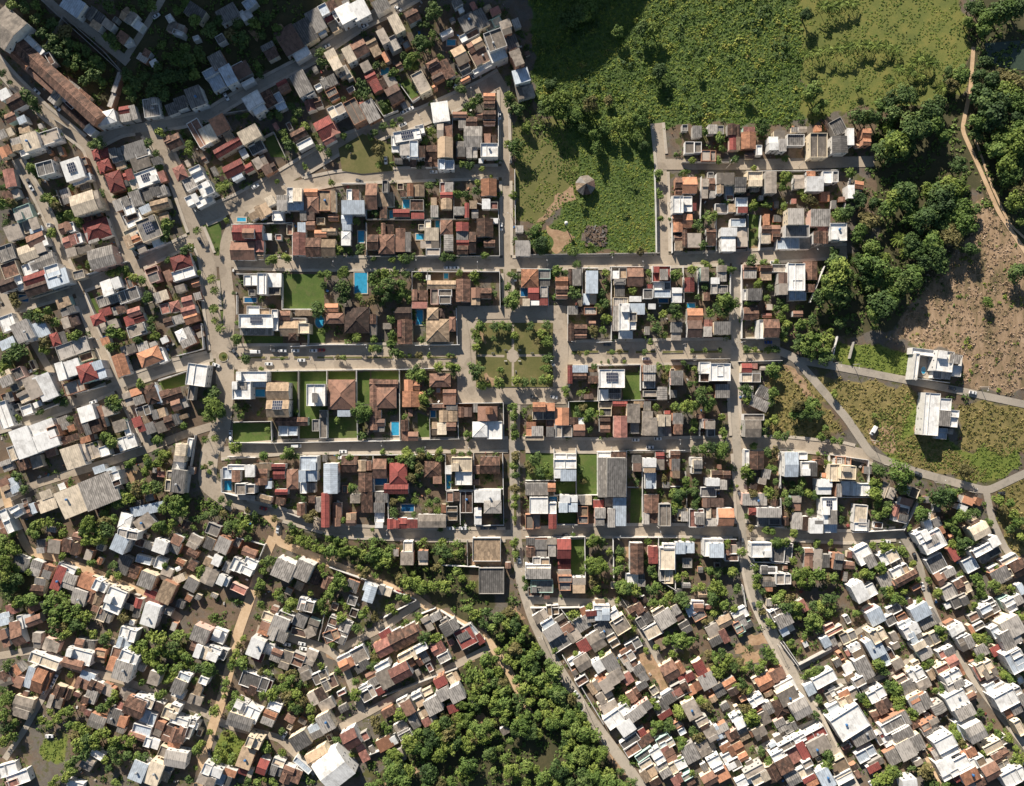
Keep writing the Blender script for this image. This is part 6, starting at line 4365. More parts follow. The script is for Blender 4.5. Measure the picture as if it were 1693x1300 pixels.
for k, (px, py, r) in enumerate(TREES):
    tn = tone_of(px, py); rm = r * K * 1.05 * R.uniform(.82, 1.12) * (1.12 if 780 < px < 920 and 528 < py < 645 else 1); x, y, z = at(px, py, 1.15 * rm); rz = R.uniform(0, 6.28); hs = R.uniform(.85, 1.15)
    if k < N_TREE:
        o = empty("tree", (x, y, z), rz); o.scale = (rm * R.uniform(.85, 1.2), rm * R.uniform(.85, 1.2), rm * hs)
        link("trunk", R.choice(TRUNKS), o)
        link("crown", R.choice(CROWNS[tn]), o, (0, 0, 1.15))
        size = "very broad" if r > 16 else "broad" if r > 13.5 else "mid sized" if r > 12 else "small"
        thing(o, f"{size} {TONE[tn]} tree", "tree", "trees of the town and its edges", px, py)
    else:
        co, ti = R.choice(SP[tn]); c, s = math.cos(rz), math.sin(rz)
        co = co * (R.uniform(.8, 1.25), R.uniform(.8, 1.25), 1)
        v = np.stack([(co[:, 0] * c - co[:, 1] * s) * rm + x, (co[:, 0] * s + co[:, 1] * c) * rm + y, (co[:, 2] * hs + 1.15 * hs) * rm + z], 1)
        stuff_parts[tn].append((v, np.clip(ti + R.uniform(-.25, .25), 0, 1)))
        trunk_mb.tube((x, y, z - .2), (x, y, z + rm), .08 * rm, .05 * rm, BARK, 5, False)
def join_quads(name, parts, mats, pm):
    v = np.concatenate([p for p, _ in parts]); t = np.concatenate([q for _, q in parts]); n = len(v) // 4
    me = bpy.data.meshes.new(name)
    me.vertices.add(len(v)); me.vertices.foreach_set("co", v.astype(np.float32).ravel())
    me.loops.add(4 * n); me.loops.foreach_set("vertex_index", np.arange(4 * n, dtype=np.int32))
    me.polygons.add(n); me.polygons.foreach_set("loop_start", np.arange(0, 4 * n, 4, dtype=np.int32))
    for m in mats: me.materials.append(m)
    me.polygons.foreach_set("material_index", pm)
    a = me.attributes.new("tint", 'FLOAT', 'FACE'); a.data.foreach_set("value", t.astype(np.float32))
    me.update(calc_edges=True); me.validate()
    return me
pm = np.concatenate([np.full(sum(len(q) for _, q in stuff_parts[t]), i, np.int32) for i, t in enumerate('dmlo')])
bw = kind(link("background_trees", join_quads("background_trees", [p for t in 'dmlo' for p in stuff_parts[t]], [LEAF[t] for t in 'dmlo'], pm)), "stuff")
bw["label"] = "smaller trees of the yards, slopes and woods all over town"
tr = kind(trunk_mb.obj("trunks", bw), "stuff")
for k, (px, py, r) in enumerate(PALMS):
    rm = max(2.3, r * K * 1.25); tall = R.uniform(.6, 1.05) * (0.75 if r < 7 else 1); h = 6.0 * tall
    x, y, z = at(px, py, h)
    o = empty("palm_tree", (x, y, z), R.uniform(0, 6.28))
    t = link("trunk", PALMT, o); t.scale = (1, 1, tall)
    f = link("fronds", PALMF[k % 4], o, (.1, .1, h)); f.scale = (rm, rm, rm)
    thing(o, ("short " if tall < .75 else "tall ") + ("wide " if r > 7.4 else "slim ") + "palm", "palm", "palms", px, py)

# ---------------------------------------------------------------- weeds, dry grass, scrub and hedge banks nobody could count
def scatter(name, polys, spacing, r0, r1, mat, n, zs, up=0.5, avoid=True, mask=None):
    g = np.random.default_rng(len(name) * 13); C_, N_, S_, T_ = [], [], [], []
    for poly in polys:
        xs = [p[0] for p in poly]; ys = [p[1] for p in poly]; st = spacing / K
        for px in np.arange(max(-40, min(xs)), min(1730, max(xs)), st):
            for py in np.arange(max(-40, min(ys)), min(1340, max(ys)), st):
                qx, qy = px + g.uniform(-.6, .6) * st, py + g.uniform(-.6, .6) * st
                if not inside(*wob(qx, qy), poly) or (mask and mask(qx, qy)): continue
                x, y, z = at(qx, qy)
                if avoid and on_road(x, y, -1, 0.5): continue
                r = g.uniform(r0, r1)
                d = g.normal(size=(n, 3)); d[:, 2] = abs(d[:, 2]); d /= np.linalg.norm(d, axis=1, keepdims=True)
                c = d * r * g.uniform(.5, 1, (n, 1)); c[:, 2] *= zs
                C_.append(c + (x, y, z)); N_.append(d + g.normal(size=(n, 3)) * .5 + (0, 0, up)); S_.append(g.uniform(.28, .5, n) * r * (10 / n) ** .5); T_.append(np.clip(np.full(n, g.uniform(.1, .9)) + g.normal(0, .1, n), 0, 1))
    o = link(name, quads_mesh(name, np.concatenate(C_), np.concatenate(N_), np.concatenate(S_), np.concatenate(T_), mat, .7, g))
    return kind(o, "stuff")
scatter("bushes", [FIELD], 4.6, 1.2, 2.6, FIELDM, 24, .6, mask=lambda x, y: vn(x, y, 17, 5) > -.2)["label"] = "bushes standing out of the weeds on the northern field"
scatter("dark_shrubs", [FIELD], 5.2, 1.4, 3.0, LEAF["d"], 34, .65, mask=lambda x, y: vn(x, y, 21, 2) > -.35)["label"] = "dark shrubs in loose groups on the northern field"
scatter("weeds", [FIELD], 1.25, .5, 1.15, FIELDM, 9, .55, .9)["label"] = "lush weeds on the field north of town"
scatter("creepers", [LOT], 1.15, .4, .95, FIELDM, 9, .45, .9, mask=lambda x, y: any(inside(x, y, p) for k_, p in POLYS if k_ in "DS" and len(p) > 3))["label"] = "low green creepers over the walled lot with the hut"
scatter("pasture_grass", [PASTURE, GLADE], 1.3, .35, .8, FIELDM, 6, .4, .9, mask=lambda x, y: vn(x, y, 9, 1) > .35)["label"] = "tufts of green grass on the yellowing pasture"
scatter("rough_grass", GREENS, 1.2, .4, .9, LEAF["l"], 7, .5, .8, mask=lambda x, y: vn(x, y, 7, 6) > .8)["label"] = "rough green grass beside the eastern roads"
scatter("dry_grass", DRYS, 1.3, .25, 1.1, DRYM, 7, .6, mask=lambda x, y: vn(x, y, 8, 4) > .75)["label"] = "dry yellow grass beside the grey eastern road"
scatter("thickets", [SCRUB], 3.4, .6, 1.7, FIELDM, 14, .55, mask=lambda x, y: vn(x, y, 13, 8) < .45)["label"] = "green thickets on the bare eastern hillside"
scatter("scrub", [SCRUB], 1.5, .2, 1.15, SCRUBM, 7, .5, mask=lambda x, y: vn(x, y, 11, 2) > .5)["label"] = "grey brown scrub on the bare eastern hillside"
scatter("undergrowth", WOODS, 2.6, .8, 1.9, LEAF['m'], 9, .7, mask=lambda x, y: vn(x, y, 14, 3) > .3)["label"] = "undergrowth below the trees of the woods"
scatter("shrubbery", DATA_K, 1.7, .9, 1.9, LEAF['m'], 12, .8)["label"] = "dense shrubs on the ditch banks"
# ---------------------------------------------------------------- lawns, earth, park, ponds
NAMES = {'G': ("lawn", LAWN), 'D': ("earth", DIRT), 'S': ("rubble", RUBM), 'X': ("courtyard_paving", KERB)}
for k, poly in POLYS:
    if k == 'R': continue
    if k == 'G' and 780 < poly[0][0] < 800 and 530 < poly[0][1] < 550: continue
    sheet(NAMES[k][0], poly, NAMES[k][1], None, "stuff" if k == 'S' else "structure")
sheet("square", [(756, 506), (938, 506), (938, 668), (756, 668)], PAVE, 0.015)
sheet("park_lawn", [(787, 534), (914, 534), (914, 640), (787, 640)], PARKG, 0.27)
sheet("pond", [(1628, 72), (1700, 66), (1760, 80), (1760, 125), (1700, 118), (1650, 110), (1630, 96)], POND, 0.12)
for poly in ([(789, 586), (834, 587), (834, 591), (789, 590)], [(852, 586), (912, 586), (912, 590), (852, 590)], [(846, 536), (850, 536), (850, 578), (846, 578)], [(846, 598), (850, 598), (850, 638), (846, 638)]):
    sheet("park_path", poly, PAVE, 0.31)
sheet("park_path", [(838, 582), (846, 576), (856, 582), (858, 592), (852, 599), (844, 599), (838, 593)], PAVE, 0.33)
for poly in ([(796, 548), (801, 552), (799, 568), (795, 562)], [(797, 620), (803, 618), (818, 630), (812, 636)], [(818, 622), (830, 620), (832, 628), (820, 630)]):
    sheet("earth", poly, DIRT, 0.30)
# medians: grass strips with a kerb, and the round island
def island(name, poly):
    mb = MB(); P = [at(*p) for p in dense(poly, 8, True)]
    cx_, cy_ = sum(p[0] for p in P) / len(P), sum(p[1] for p in P) / len(P)
    top = [(x, y, z + .42) for x, y, z in P]
    for a, b in zip(top, top[1:] + top[:1]): mb.poly([(a[0], a[1], a[2] - .5), (b[0], b[1], b[2] - .5), b, a][::-1], KERB)
    inn = []
    for a in top:
        d = math.hypot(a[0] - cx_, a[1] - cy_); f = 1 - .25 / max(d, .3)
        inn.append((cx_ + (a[0] - cx_) * f, cy_ + (a[1] - cy_) * f, a[2]))
    for i in range(len(top)):
        j = (i + 1) % len(top); mb.poly([top[i], inn[i], inn[j], top[j]], KERB)
    mb.poly(inn[::-1] if True else inn, PARKG)
    return kind(mb.obj(name), "structure")
for a, b in ((392, 440), (446, 478), (486, 512), (524, 552), (556, 600), (606, 650), (656, 700), (706, 756)): island("median", [(a, 589.5), (b, 589.5), (b, 593), (a, 593)])
for a, b in ((944, 990), (1002, 1040), (1050, 1085), (1094, 1130), (1140, 1190), (1228, 1262), (1266, 1284)): island("median", [(a, 580.5), (b, 579.5), (b, 583.5), (a, 584.5)])
for a, b in ((672, 700), (745, 790), (800, 870), (890, 930)): island("median", [(849.5, a), (853.5, a), (853.5, b), (849.5, b)])
island("roundabout_island", [(369.6 + 8.5 * math.cos(t * .2618), 590 + 8.5 * math.sin(t * .2618)) for t in range(24)])
island("median", [(560, 246), (600, 222), (648, 240), (650, 283), (600, 288), (566, 283)])
sheet("park_lawn", [(560, 246), (600, 222), (648, 240), (650, 283), (600, 288), (566, 283)], PARKG, 0.5)
for mo in [o for o in C.objects if o.name.startswith("median")]: pass

# ---------------------------------------------------------------- houses
COLW = {'b': "brown tiled", 'o': "orange tiled", 'r': "red roofed", 's': "salmon tiled", 'k': "dark brown tiled", 't': "tan roofed", 'c': "concrete roofed",
        'g': "light grey roofed", 'd': "dark grey roofed", 'w': "white roofed", 'l': "pale metal roofed", 'y': "cream roofed"}
FORMW = {'x': "gabled", 'y': "gabled", 'h': "hipped", 'f': "parapet", 'n': "single pitch", 'm': "single pitch"}
PITCH = {'b': .36, 'o': .36, 'r': .34, 's': .36, 'k': .36, 't': .34}
win_mb = MB(); win_mb.box(-.6, 0, -.6, .6, .05, .6, FRAME); WIN = win_mb.mesh("window")
win_mb = MB(); win_mb.box(-.5, .05, -.52, .5, .07, .52, GLASS); PANE = win_mb.mesh("pane")
d_mb = MB(); d_mb.box(-.5, 0, 0, .5, .06, 2.1, DOORM); d_mb.box(.3, .06, .95, .38, .12, 1.05, STEEL); DOOR = d_mb.mesh("door")
def tank_mesh(m):
    mb = MB(); mb.tube((0, 0, 0), (0, 0, .25), .5, .55, m, 14, False); mb.tube((0, 0, .25), (0, 0, .95), .55, .66, m, 14, False); mb.tube((0, 0, .95), (0, 0, 1.15), .7, .35, m, 14)
    return mb.mesh("water_tank")
TANKS = [tank_mesh(TANKB), tank_mesh(TANKG)]
def house_parts(w, d, H, mt, fm, wm, two):
    """local meshes of one house, walls standing on z = 0; returns {part: MB} and the height of the roof"""
    rm = ROOF[mt]; P = {}; hw, hd = w / 2, d / 2
    P['wall'] = wl = MB(); P['roof'] = rf = MB(); tn = R.random(); wl.tint = R.random(); rf.tint = tn
    ov = .35 if mt in 'bokst' else .22
    if fm in 'xy':
        L, S = (hw, hd) if fm == 'x' else (hd, hw)         # half ridge length, half span
        T = (lambda a, b, z: (a, b, z)) if fm == 'x' else (lambda a, b, z: (-b, a, z))
        p = PITCH.get(mt, .17) * R.uniform(.9, 1.1); rise = S * p; th = .12
        def bx(a0, a1): pass
        c = [T(-L + ov * .6, -S + ov * .6, 0), T(L - ov * .6, -S + ov * .6, 0), T(L - ov * .6, S - ov * .6, 0), T(-L + ov * .6, S - ov * .6, 0)]
        ez = H + ov * .6 * p - .03
        c1 = [(q[0], q[1], ez) for q in c]; c0 = [(q[0], q[1], -1.5) for q in c]
        for i in range(4): j = (i + 1) % 4; wl.poly([c0[i], c0[j], c1[j], c1[i]], wm)
        for e in (-1, 1):
            t_ = T(e * (L - ov * .6), 0, H + rise - .03)
            a, b = T(e * (L - ov * .6), -S + ov * .6, ez), T(e * (L - ov * .6), S - ov * .6, ez)
            wl.poly([a, b, t_] if e > 0 else [b, a, t_], wm)
        for e in (-1, 1):
            nx_ = 2 if S > 3 else 1
            for q in range(nx_):
                s0, s1 = S * q / nx_, S * (q + 1) / nx_
                za, zb = H + rise - s0 * p, H + rise - s1 * p
                pts = [T(-L, e * s0, za), T(-L, e * s1, zb), T(L, e * s1, zb), T(L, e * s0, za)]
                rf.poly(pts if e > 0 and False else (pts if e < 0 else pts[::-1]), rm, [(-L, s0), (-L, s1), (L, s1), (L, s0)] if e < 0 else [(L, s0), (L, s1), (-L, s1), (-L, s0)])
            lo = [T(-L, e * S, H), T(L, e * S, H), T(L, e * S, H - th), T(-L, e * S, H - th)]
            rf.poly(lo if e > 0 else lo[::-1], rm)
            for g_ in (-1, 1):
                sd = [T(g_ * L, 0, H + rise), T(g_ * L, e * S, H), T(g_ * L, e * S, H - th), T(g_ * L, 0, H + rise - th)]
                rf.poly(sd if e * g_ < 0 else sd[::-1], rm)
        if mt in 'bokrst':                                  # ridge tiles
            rz_ = H + rise + .03
            for e in (-1, 1):
                pts = [T(-L, 0, rz_ + .05), T(-L, e * .2, rz_ - .03), T(L, e * .2, rz_ - .03), T(L, 0, rz_ + .05)]
                rf.tint = min(1, tn + .35); rf.poly(pts if e < 0 else pts[::-1], rm, [(-L, 0), (-L, .2), (L, .2), (L, 0)])
            rf.tint = tn
        top = H + rise
    elif fm == 'h':
        p = PITCH.get(mt, .2); S = min(hw, hd); rise = S * p; rl = abs(hw - hd)
        i_ = ov * .7
        wl.box(-hw + i_, -hd + i_, -1.5, hw - i_, hd - i_, H, wm)
        r0, r1 = ((-rl, 0, H + rise), (rl, 0, H + rise)) if hw >= hd else ((0, -rl, H + rise), (0, rl, H + rise))
        A, B, D, E_ = (-hw, -hd, H), (hw, -hd, H), (hw, hd, H), (-hw, hd, H)
        F = [[A, B, r1, r0], [B, D, r1], [D, E_, r0, r1], [E_, A, r0]] if hw >= hd else [[A, B, r0], [B, D, r1, r0], [D, E_, r1], [E_, A, r0, r1]]
        for i, f in enumerate(F): rf.poly(f, rm, [((q[0] if i % 2 == 0 else q[1]), (abs(q[1]) if i % 2 == 0 else abs(q[0]))) for q in f])
        Q = [A, B, D, E_]
        for i in range(4): a, b = Q[i], Q[(i + 1) % 4]; rf.poly([(a[0], a[1], H - .15), (b[0], b[1], H - .15), b, a], rm)
        for a, b in ((r0, r1),) + tuple(((q, r0 if (q[0] < 0 if hw >= hd else q[1] < 0) else r1)) for q in Q):
            if math.dist(a, b) > .4:
                rf.tint = min(1, tn + .3); rf.tube((a[0], a[1], a[2] + .02), (b[0], b[1], b[2] + .02), .11, .11, rm, 5, False)
        rf.tint = tn; top = H + rise
    elif fm == 'f':
        t = .2; ph = R.uniform(.45, .8)
        o_ = [(-hw, -hd), (hw, -hd), (hw, hd), (-hw, hd)]; n_ = [(-hw + t, -hd + t), (hw - t, -hd + t), (hw - t, hd - t), (-hw + t, hd - t)]
        for i in range(4):
            j = (i + 1) % 4; a, b, c, e = o_[i], o_[j], n_[j], n_[i]
            wl.poly([(*a, -1.5), (*b, -1.5), (*b, H), (*a, H)], wm)
            wl.poly([(*a, H), (*b, H), (*c, H), (*e, H)], wm)
            wl.poly([(*c, H - ph), (*e, H - ph), (*e, H), (*c, H)], wm)
        mid = H - ph - .004
        rf.poly([(*q, mid) for q in n_], rm)
        if w * d > 50 and R.random() < .8:                  # a dividing beam or stair head as these terraces have
            if R.random() < .5: xb = R.uniform(-hw * .4, hw * .4); wl.box(xb, -hd + t + .02, mid + .01, xb + .18, hd - t - .02, mid + R.uniform(.2, .5), wm)
            else:
                sx, sy = R.uniform(1.2, 2), R.uniform(1.2, 2.2); qx, qy = R.choice((-1, 1)) * (hw - sx - .5), R.choice((-1, 1)) * (hd - sy - .5)
                wl.box(qx - sx, qy - sy, mid + .01, qx + sx, qy + sy, mid + 1.9, wm); rf.box(qx - sx - .15, qy - sy - .15, mid + 1.91, qx + sx + .15, qy + sy + .15, mid + 2.02, rm)
        top = mid
    else:
        f = R.choice((.05, .09, -.04)); i_ = ov * .7
        wl.box(-hw + i_, -hd + i_, -1.5, hw - i_, hd - i_, H - hd * abs(f) - .08, wm)
        Z = lambda y: H + y * f
        A, B, D, E_ = (-hw, -hd, Z(-hd)), (hw, -hd, Z(-hd)), (hw, hd, Z(hd)), (-hw, hd, Z(hd))
        rf.poly([A, B, D, E_], rm, [(-hw, -hd), (hw, -hd), (hw, hd), (-hw, hd)])
        Q = [A, B, D, E_]
        for i in range(4): a, b = Q[i], Q[(i + 1) % 4]; rf.poly([(a[0], a[1], a[2] - .1), (b[0], b[1], b[2] - .1), b, a], rm)
        lowz = H - hd * abs(f) - .08
        for sx in (-1, 1):
            wl.poly([(sx * (hw - i_), -hd + i_, lowz), (sx * (hw - i_), hd - i_, lowz), (sx * (hw - i_), hd - i_, Z(hd - i_) - .1), (sx * (hw - i_), -hd + i_, Z(-hd + i_) - .1)][::sx], wm)
        for sy in (-1, 1):
            y_ = sy * (hd - i_)
            wl.poly([(hw - i_, y_, lowz), (-hw + i_, y_, lowz), (-hw + i_, y_, Z(y_) - .1), (hw - i_, y_, Z(y_) - .1)][::sy], wm)
        top = H
    return P, top
HS = sorted(HOUSES, key=lambda h: -h[2] * h[3])
N_HOUSE = 318
SHEDS = [h for h in HS if h[2] * h[3] < 95]
hs_mb = MB()
HOUSE_AT = []           # (px, py, w, d, short look) of the houses one can point at
for k, (px, py, w, d, ang, code, tl) in enumerate(HS):
    mt = code[0] if code[0] in ROOF else 's'
    if py > 880 and mt == 'w' and w * d < 500 and R.random() < (.55 if min(w, d) < 15 else .25): mt = R.choice('ccgly')
    fm = code[1] if code[1] in 'xyhfnm' else 'n'
    two = next((int(c) for c in code[1:] if c.isdigit()), 1)
    H = ({1: 4.1, 2: 6.9, 3: 9.8} if py < 890 else {1: 3.7, 2: 6.1, 3: 8.8})[two] + R.uniform(-.35, .5)
    if w * d < 120 and two == 1: H -= .6
    x, y, z = at(px, py, H)
    s = K * (HC - z - H) / HC
    wm_, dm = w * s * R.uniform(1.0, 1.03), d * s * R.uniform(1.0, 1.03)
    if wm_ < 1.2 or dm < 1.2: continue
    v = R.random()
    wmat = WALL[0] if (mt in 'wl' or v < .38) else WALL[1] if (mt == 'y' or v < .58) else WALL[2] if v < .73 else WALL[3] if v < .92 else WALL[4] if v < .97 else WALL[5]
    rz = -rad(ang)
    pieces = [(0, 0, wm_, dm, H, mt, fm)]
    ar = wm_ * dm
    if (k >= N_HOUSE and ar > 34 and R.random() < .7) or (k < N_HOUSE and fm in 'nf' and ar > 105 and 'p' not in code[1:] and '!' not in code and R.random() < .45):
        f = R.uniform(.34, .66); lo_ = H - R.uniform(.35, 1.1); m2 = mt if k < N_HOUSE or R.random() < .6 else R.choice('ggdcbbkty'); f2 = fm if k < N_HOUSE else R.choice((fm, fm, 'n'))
        if f2 in 'xyh' and m2 in 'gdcw': f2 = 'n'
        h2 = lo_ if R.random() < .5 else H; h1 = H if h2 != H else lo_
        if wm_ > dm: pieces = [(-wm_ / 2 + wm_ * f / 2, 0, wm_ * f, dm, h1, mt, fm), (wm_ / 2 - wm_ * (1 - f) / 2, 0, wm_ * (1 - f), dm * R.uniform(.82, 1), h2, m2, f2)]
        else: pieces = [(0, dm / 2 - dm * f / 2, wm_, dm * f, h1, mt, fm), (0, -dm / 2 + dm * (1 - f) / 2, wm_ * R.uniform(.82, 1), dm * (1 - f), h2, m2, f2)]
    PL = []
    for qx_, qy_, w_, d_, h_, m_, f_ in pieces:
        if k >= N_HOUSE and f_ in 'xy' and R.random() < .5: f_ = 'x' if w_ > d_ else 'y'
        Pq, tq = house_parts(w_, d_, h_, m_, f_, wmat, two)
        for mb in Pq.values(): mb.v = [(p[0] + qx_, p[1] + qy_, p[2]) for p in mb.v]
        PL.append((Pq, tq))
    top = PL[0][1]; cxp, cyp = pieces[0][0], pieces[0][1]
    if k < N_HOUSE:
        o = empty("house", (x, y, z), rz)
        for Pq, _ in PL:
            for nm, mb in Pq.items():
                if mb.f:
                    q_ = mb.obj(nm, o)
                    if nm == 'roof' and (Pq is PL[0][0]): roof0 = q_
        hw, hd = wm_ / 2, dm / 2; ins = 0 if fm == 'f' else (.35 if mt in 'bokst' else .22) * (.6 if fm in 'xy' else .7)
        lx, ly = (-x * math.cos(rz) - y * math.sin(rz)), (x * math.sin(rz) - y * math.cos(rz))     # towards the drone, in the house's own axes
        sides = [('y', 1 if ly > 0 else -1), ('x', 1 if lx > 0 else -1)]
        if two > 1: sides += [('y', -sides[0][1]), ('x', -sides[1][1])]
        for q, (ax, sg) in enumerate(sides):
            span = (hw if ax == 'y' else hd) - ins
            cnt = max(1, min(4, int(span * 2 / 3.2)))
            for fl in range(two):
                for c in range(cnt):
                    u = -span + (c + .5) * 2 * span / cnt; zc = 1.6 + 3.0 * fl
                    isd = q == 0 and fl == 0 and c == 0
                    if isd: zc = .02
                    elif R.random() < .4: continue
                    a = link("door" if isd else "window", DOOR if isd else WIN, o)
                    if ax == 'y': a.location = (u, sg * (hd - ins) , zc); a.rotation_euler = (0, 0, 0 if sg > 0 else math.pi)
                    else: a.location = (sg * (hw - ins), u, zc); a.rotation_euler = (0, 0, -math.pi / 2 if sg > 0 else math.pi / 2)
                    if not isd:
                        link("pane", PANE, a); a.scale = (R.uniform(.55, 1.15), 1, R.uniform(.6, .95)); zc += R.uniform(-.2, .3); a.location.z = zc
        extra = ""
        if 'p' in code[1:]:
            mb = MB(); nx_, ny_ = max(2, min(6, int(wm_ * .5 / 1.05))), 2 if dm < 9 else 3
            for i in range(nx_):
                for j in range(ny_):
                    a, b = (i - nx_ / 2) * 1.05, (j - ny_ / 2) * 1.7
                    mb.box(a, b, 0, a + 1.0, b + 1.62, .05, FRAME, True); mb.box(a + .05, b + .05, .05, a + .95, b + 1.57, .056, PANEL)
            a = mb.obj("solar_panel", roof0)
            if fm in 'xyh':
                p = PITCH.get(mt, .17); a.location = (0, dm * .22, top - dm * .22 * p + .12) if fm != 'y' else (0, 0, top + .12)
                if fm != 'y': a.rotation_euler = (-math.atan(p), 0, 0)
            else: a.location = (0, dm * .08, top + .45)
            extra = "solar panels"
        if not extra and fm in 'fn' and R.random() < .22:
            tk = R.randrange(2); a = link("water_tank", TANKS[tk], roof0, (cxp + R.uniform(-.4, .4) * max(0, pieces[0][2] / 2 - 1), cyp + R.uniform(-.4, .4) * max(0, pieces[0][3] / 2 - 1), top + (.02 if fm == 'f' else .35)))
            extra = ("blue" if tk == 0 else "grey") + " roof tank"
        story = {1: "", 2: "two storey ", 3: "three storey "}[two]
        sz = "" if w * d > 900 else ""
        big = "very large " if w * d > 2200 else "large " if w * d > 1100 else ""
        look = f"{big}{story}{COLW[mt]} {FORMW[fm]} house" + (f" with {extra}" if extra else "")
        thing(o, look, "house", "houses of the town", px, py)
        HOUSE_AT.append((px, py, w, d, f"{COLW[mt]} {FORMW[fm]} house"))
    else:
        for Pq, _ in PL:
            for nm, mb in Pq.items(): hs_mb.add(mb, x, y, z, rz)
        if two > 1:
            wb = MB()
            for sg in (-1, 1):
                for c in range(max(1, int(wm_ / 3.2))):
                    u = -wm_ / 2 + (c + .5) * wm_ / max(1, int(wm_ / 3.2))
                    for fl in range(two): wb.box(u - .5, sg * dm / 2 - .04, 1.1 + 3 * fl, u + .5, sg * dm / 2 + .04, 2.2 + 3 * fl, GLASS)
            hs_mb.add(wb, x, y, z, rz)
# low sheds, lean-to roofs, yard plants and clutter in the free ground between the houses
occ = np.zeros((1310, 1700), bool); near = np.zeros((1310, 1700), np.int16)
YY, XX = np.mgrid[0:1310, 0:1700]
def stamp(cx, cy, w, d, a, arr, pad=1.0):
    r = math.hypot(w, d) / 2 + pad + 1; x0, x1, y0, y1 = max(0, int(cx - r)), min(1699, int(cx + r)), max(0, int(cy - r)), min(1309, int(cy + r))
    if x1 <= x0 or y1 <= y0: return
    dx, dy = XX[y0:y1, x0:x1] - cx, YY[y0:y1, x0:x1] - cy; c, s = math.cos(a), math.sin(a)
    arr[y0:y1, x0:x1] |= (abs(dx * c + dy * s) < w / 2 + pad) & (abs(-dx * s + dy * c) < d / 2 + pad)
for px, py, w, d, ang, code, tl in HOUSES:
    stamp(px, py, w, d, rad(ang), occ, 0.5)
    near[max(0, int(py - 42)):int(py + 42), max(0, int(px - 42)):int(px + 42)] += 1
hocc = occ.copy()
for pl, w, s_, side in ROADS:
    for qx, qy in dense(pl, 4): stamp(qx, qy, w + (5 if side else 1), w + (5 if side else 1), 0, occ, 0)
for k_, poly in POLYS:
    if k_ != 'R': occ |= np_inside(XX, YY, poly)
for poly in (FIELD, LOT, *GREENS, GLADE, PASTURE, SCRUB, *DRYS, *WOODS, [(756, 506), (938, 506), (938, 668), (756, 668)]): occ |= np_inside(XX, YY, poly)
for x0, y0, x1, y1, c in DATA_P: stamp((x0 + x1) / 2, (y0 + y1) / 2, x1 - x0, y1 - y0, 0, occ, 3)
free0 = ~occ
for px, py, r in TREES: stamp(px, py, r * 1.3, r * 1.3, 0, occ, 0)
HA = np.array([(h[0], h[1], h[4]) for h in HOUSES])
made = 0
for _ in range(16000):
    px, py = R.uniform(5, 1688), R.uniform(5, 1295)
    if occ[int(py), int(px)] or near[int(py), int(px)] < 4: continue
    if 375 < px < 1210 and 295 < py < 880 and R.random() < .75: continue
    i = int(((HA[:, 0] - px) ** 2 + (HA[:, 1] - py) ** 2).argmin()); a = HA[i, 2]; w, d = R.uniform(7, 17), R.uniform(7, 17)
    c, s = math.cos(rad(a)), math.sin(rad(a)); ok = True
    for u in (-.5, -.25, 0, .25, .5):
        for t in (-.5, -.25, 0, .25, .5):
            qx, qy = px + u * w * c - t * d * s, py + u * w * s + t * d * c
            if not (0 <= qx < 1699 and 0 <= qy < 1309) or occ[int(qy), int(qx)]: ok = False
    if not ok: continue
    H = R.uniform(2.3, 3.4); x, y, z = at(px, py, H); sm = K * (HC - z - H) / HC
    P, top = house_parts(w * sm, d * sm, H, R.choice("ggddcckbbtosw"), R.choice("nnnxyff"), R.choice(WALL[:4]), 1)
    for mb in P.values(): hs_mb.add(mb, x, y, z, -rad(a))
    stamp(px, py, w, d, rad(a), occ, .5); stamp(px, py, w, d, rad(a), free0, 0) if False else None
    made += 1
    if made > 430: break
hso = kind(hs_mb.obj("small_houses"), "stuff")
hso["label"] = "smaller houses, sheds and lean-to roofs packed over the slopes around the grid of streets"

g_ = np.random.default_rng(5); C_, N_, S_, T_ = [], [], [], []
cl = MB()
CLM = [WALL[0], WALL[3], WALL[2], ROOF['d'], ROOF['g'], TANKB, BARK, ROOF['r'], ROOF['c']]
for _ in range(26000):
    px, py = R.uniform(0, 1693), R.uniform(0, 1300)
    if occ[int(py), int(px)] or near[int(py), int(px)] < 2: continue
    if vn(px, py, 10, 7) > (-.35 if py > 880 else .0):
        x, y, z = at(px, py); r = R.choice((R.uniform(.5, 1.5), R.uniform(.5, 1.5), R.uniform(1.4, 2.6))); n = 12 if r < 1.5 else 24
        d = g_.normal(size=(n, 3)); d[:, 2] = abs(d[:, 2]); d /= np.linalg.norm(d, axis=1, keepdims=True)
        C_.append(d * r * g_.uniform(.5, 1, (n, 1)) + (x, y, z)); N_.append(d + g_.normal(size=(n, 3)) * .5 + (0, 0, .4)); S_.append(g_.uniform(.25, .45, n) * r * (12 / n) ** .5); T_.append(np.clip(np.full(n, g_.uniform(.1, .9)) + g_.normal(0, .1, n), 0, 1))
    elif R.random() < .22:
        x, y, z = at(px, py); s = R.uniform(.2, .8); q = MB(); q.tint = R.random(); q.box(-s, -s * R.uniform(.4, 1), -.2, s, s * .6, R.uniform(.15, 1.1), R.choice(CLM)); cl.add(q, x, y, z, R.uniform(0, 3))
yp = kind(link("yard_plants", quads_mesh("yard_plants", np.concatenate(C_), np.concatenate(N_), np.concatenate(S_), np.concatenate(T_), LEAF['m'], .7, g_)), "stuff")
yp["label"] = "bushes and garden plants in the yards between the houses"
cl = kind(cl.obj("yard_clutter"), "stuff"); cl["label"] = "clutter standing about in the yards"
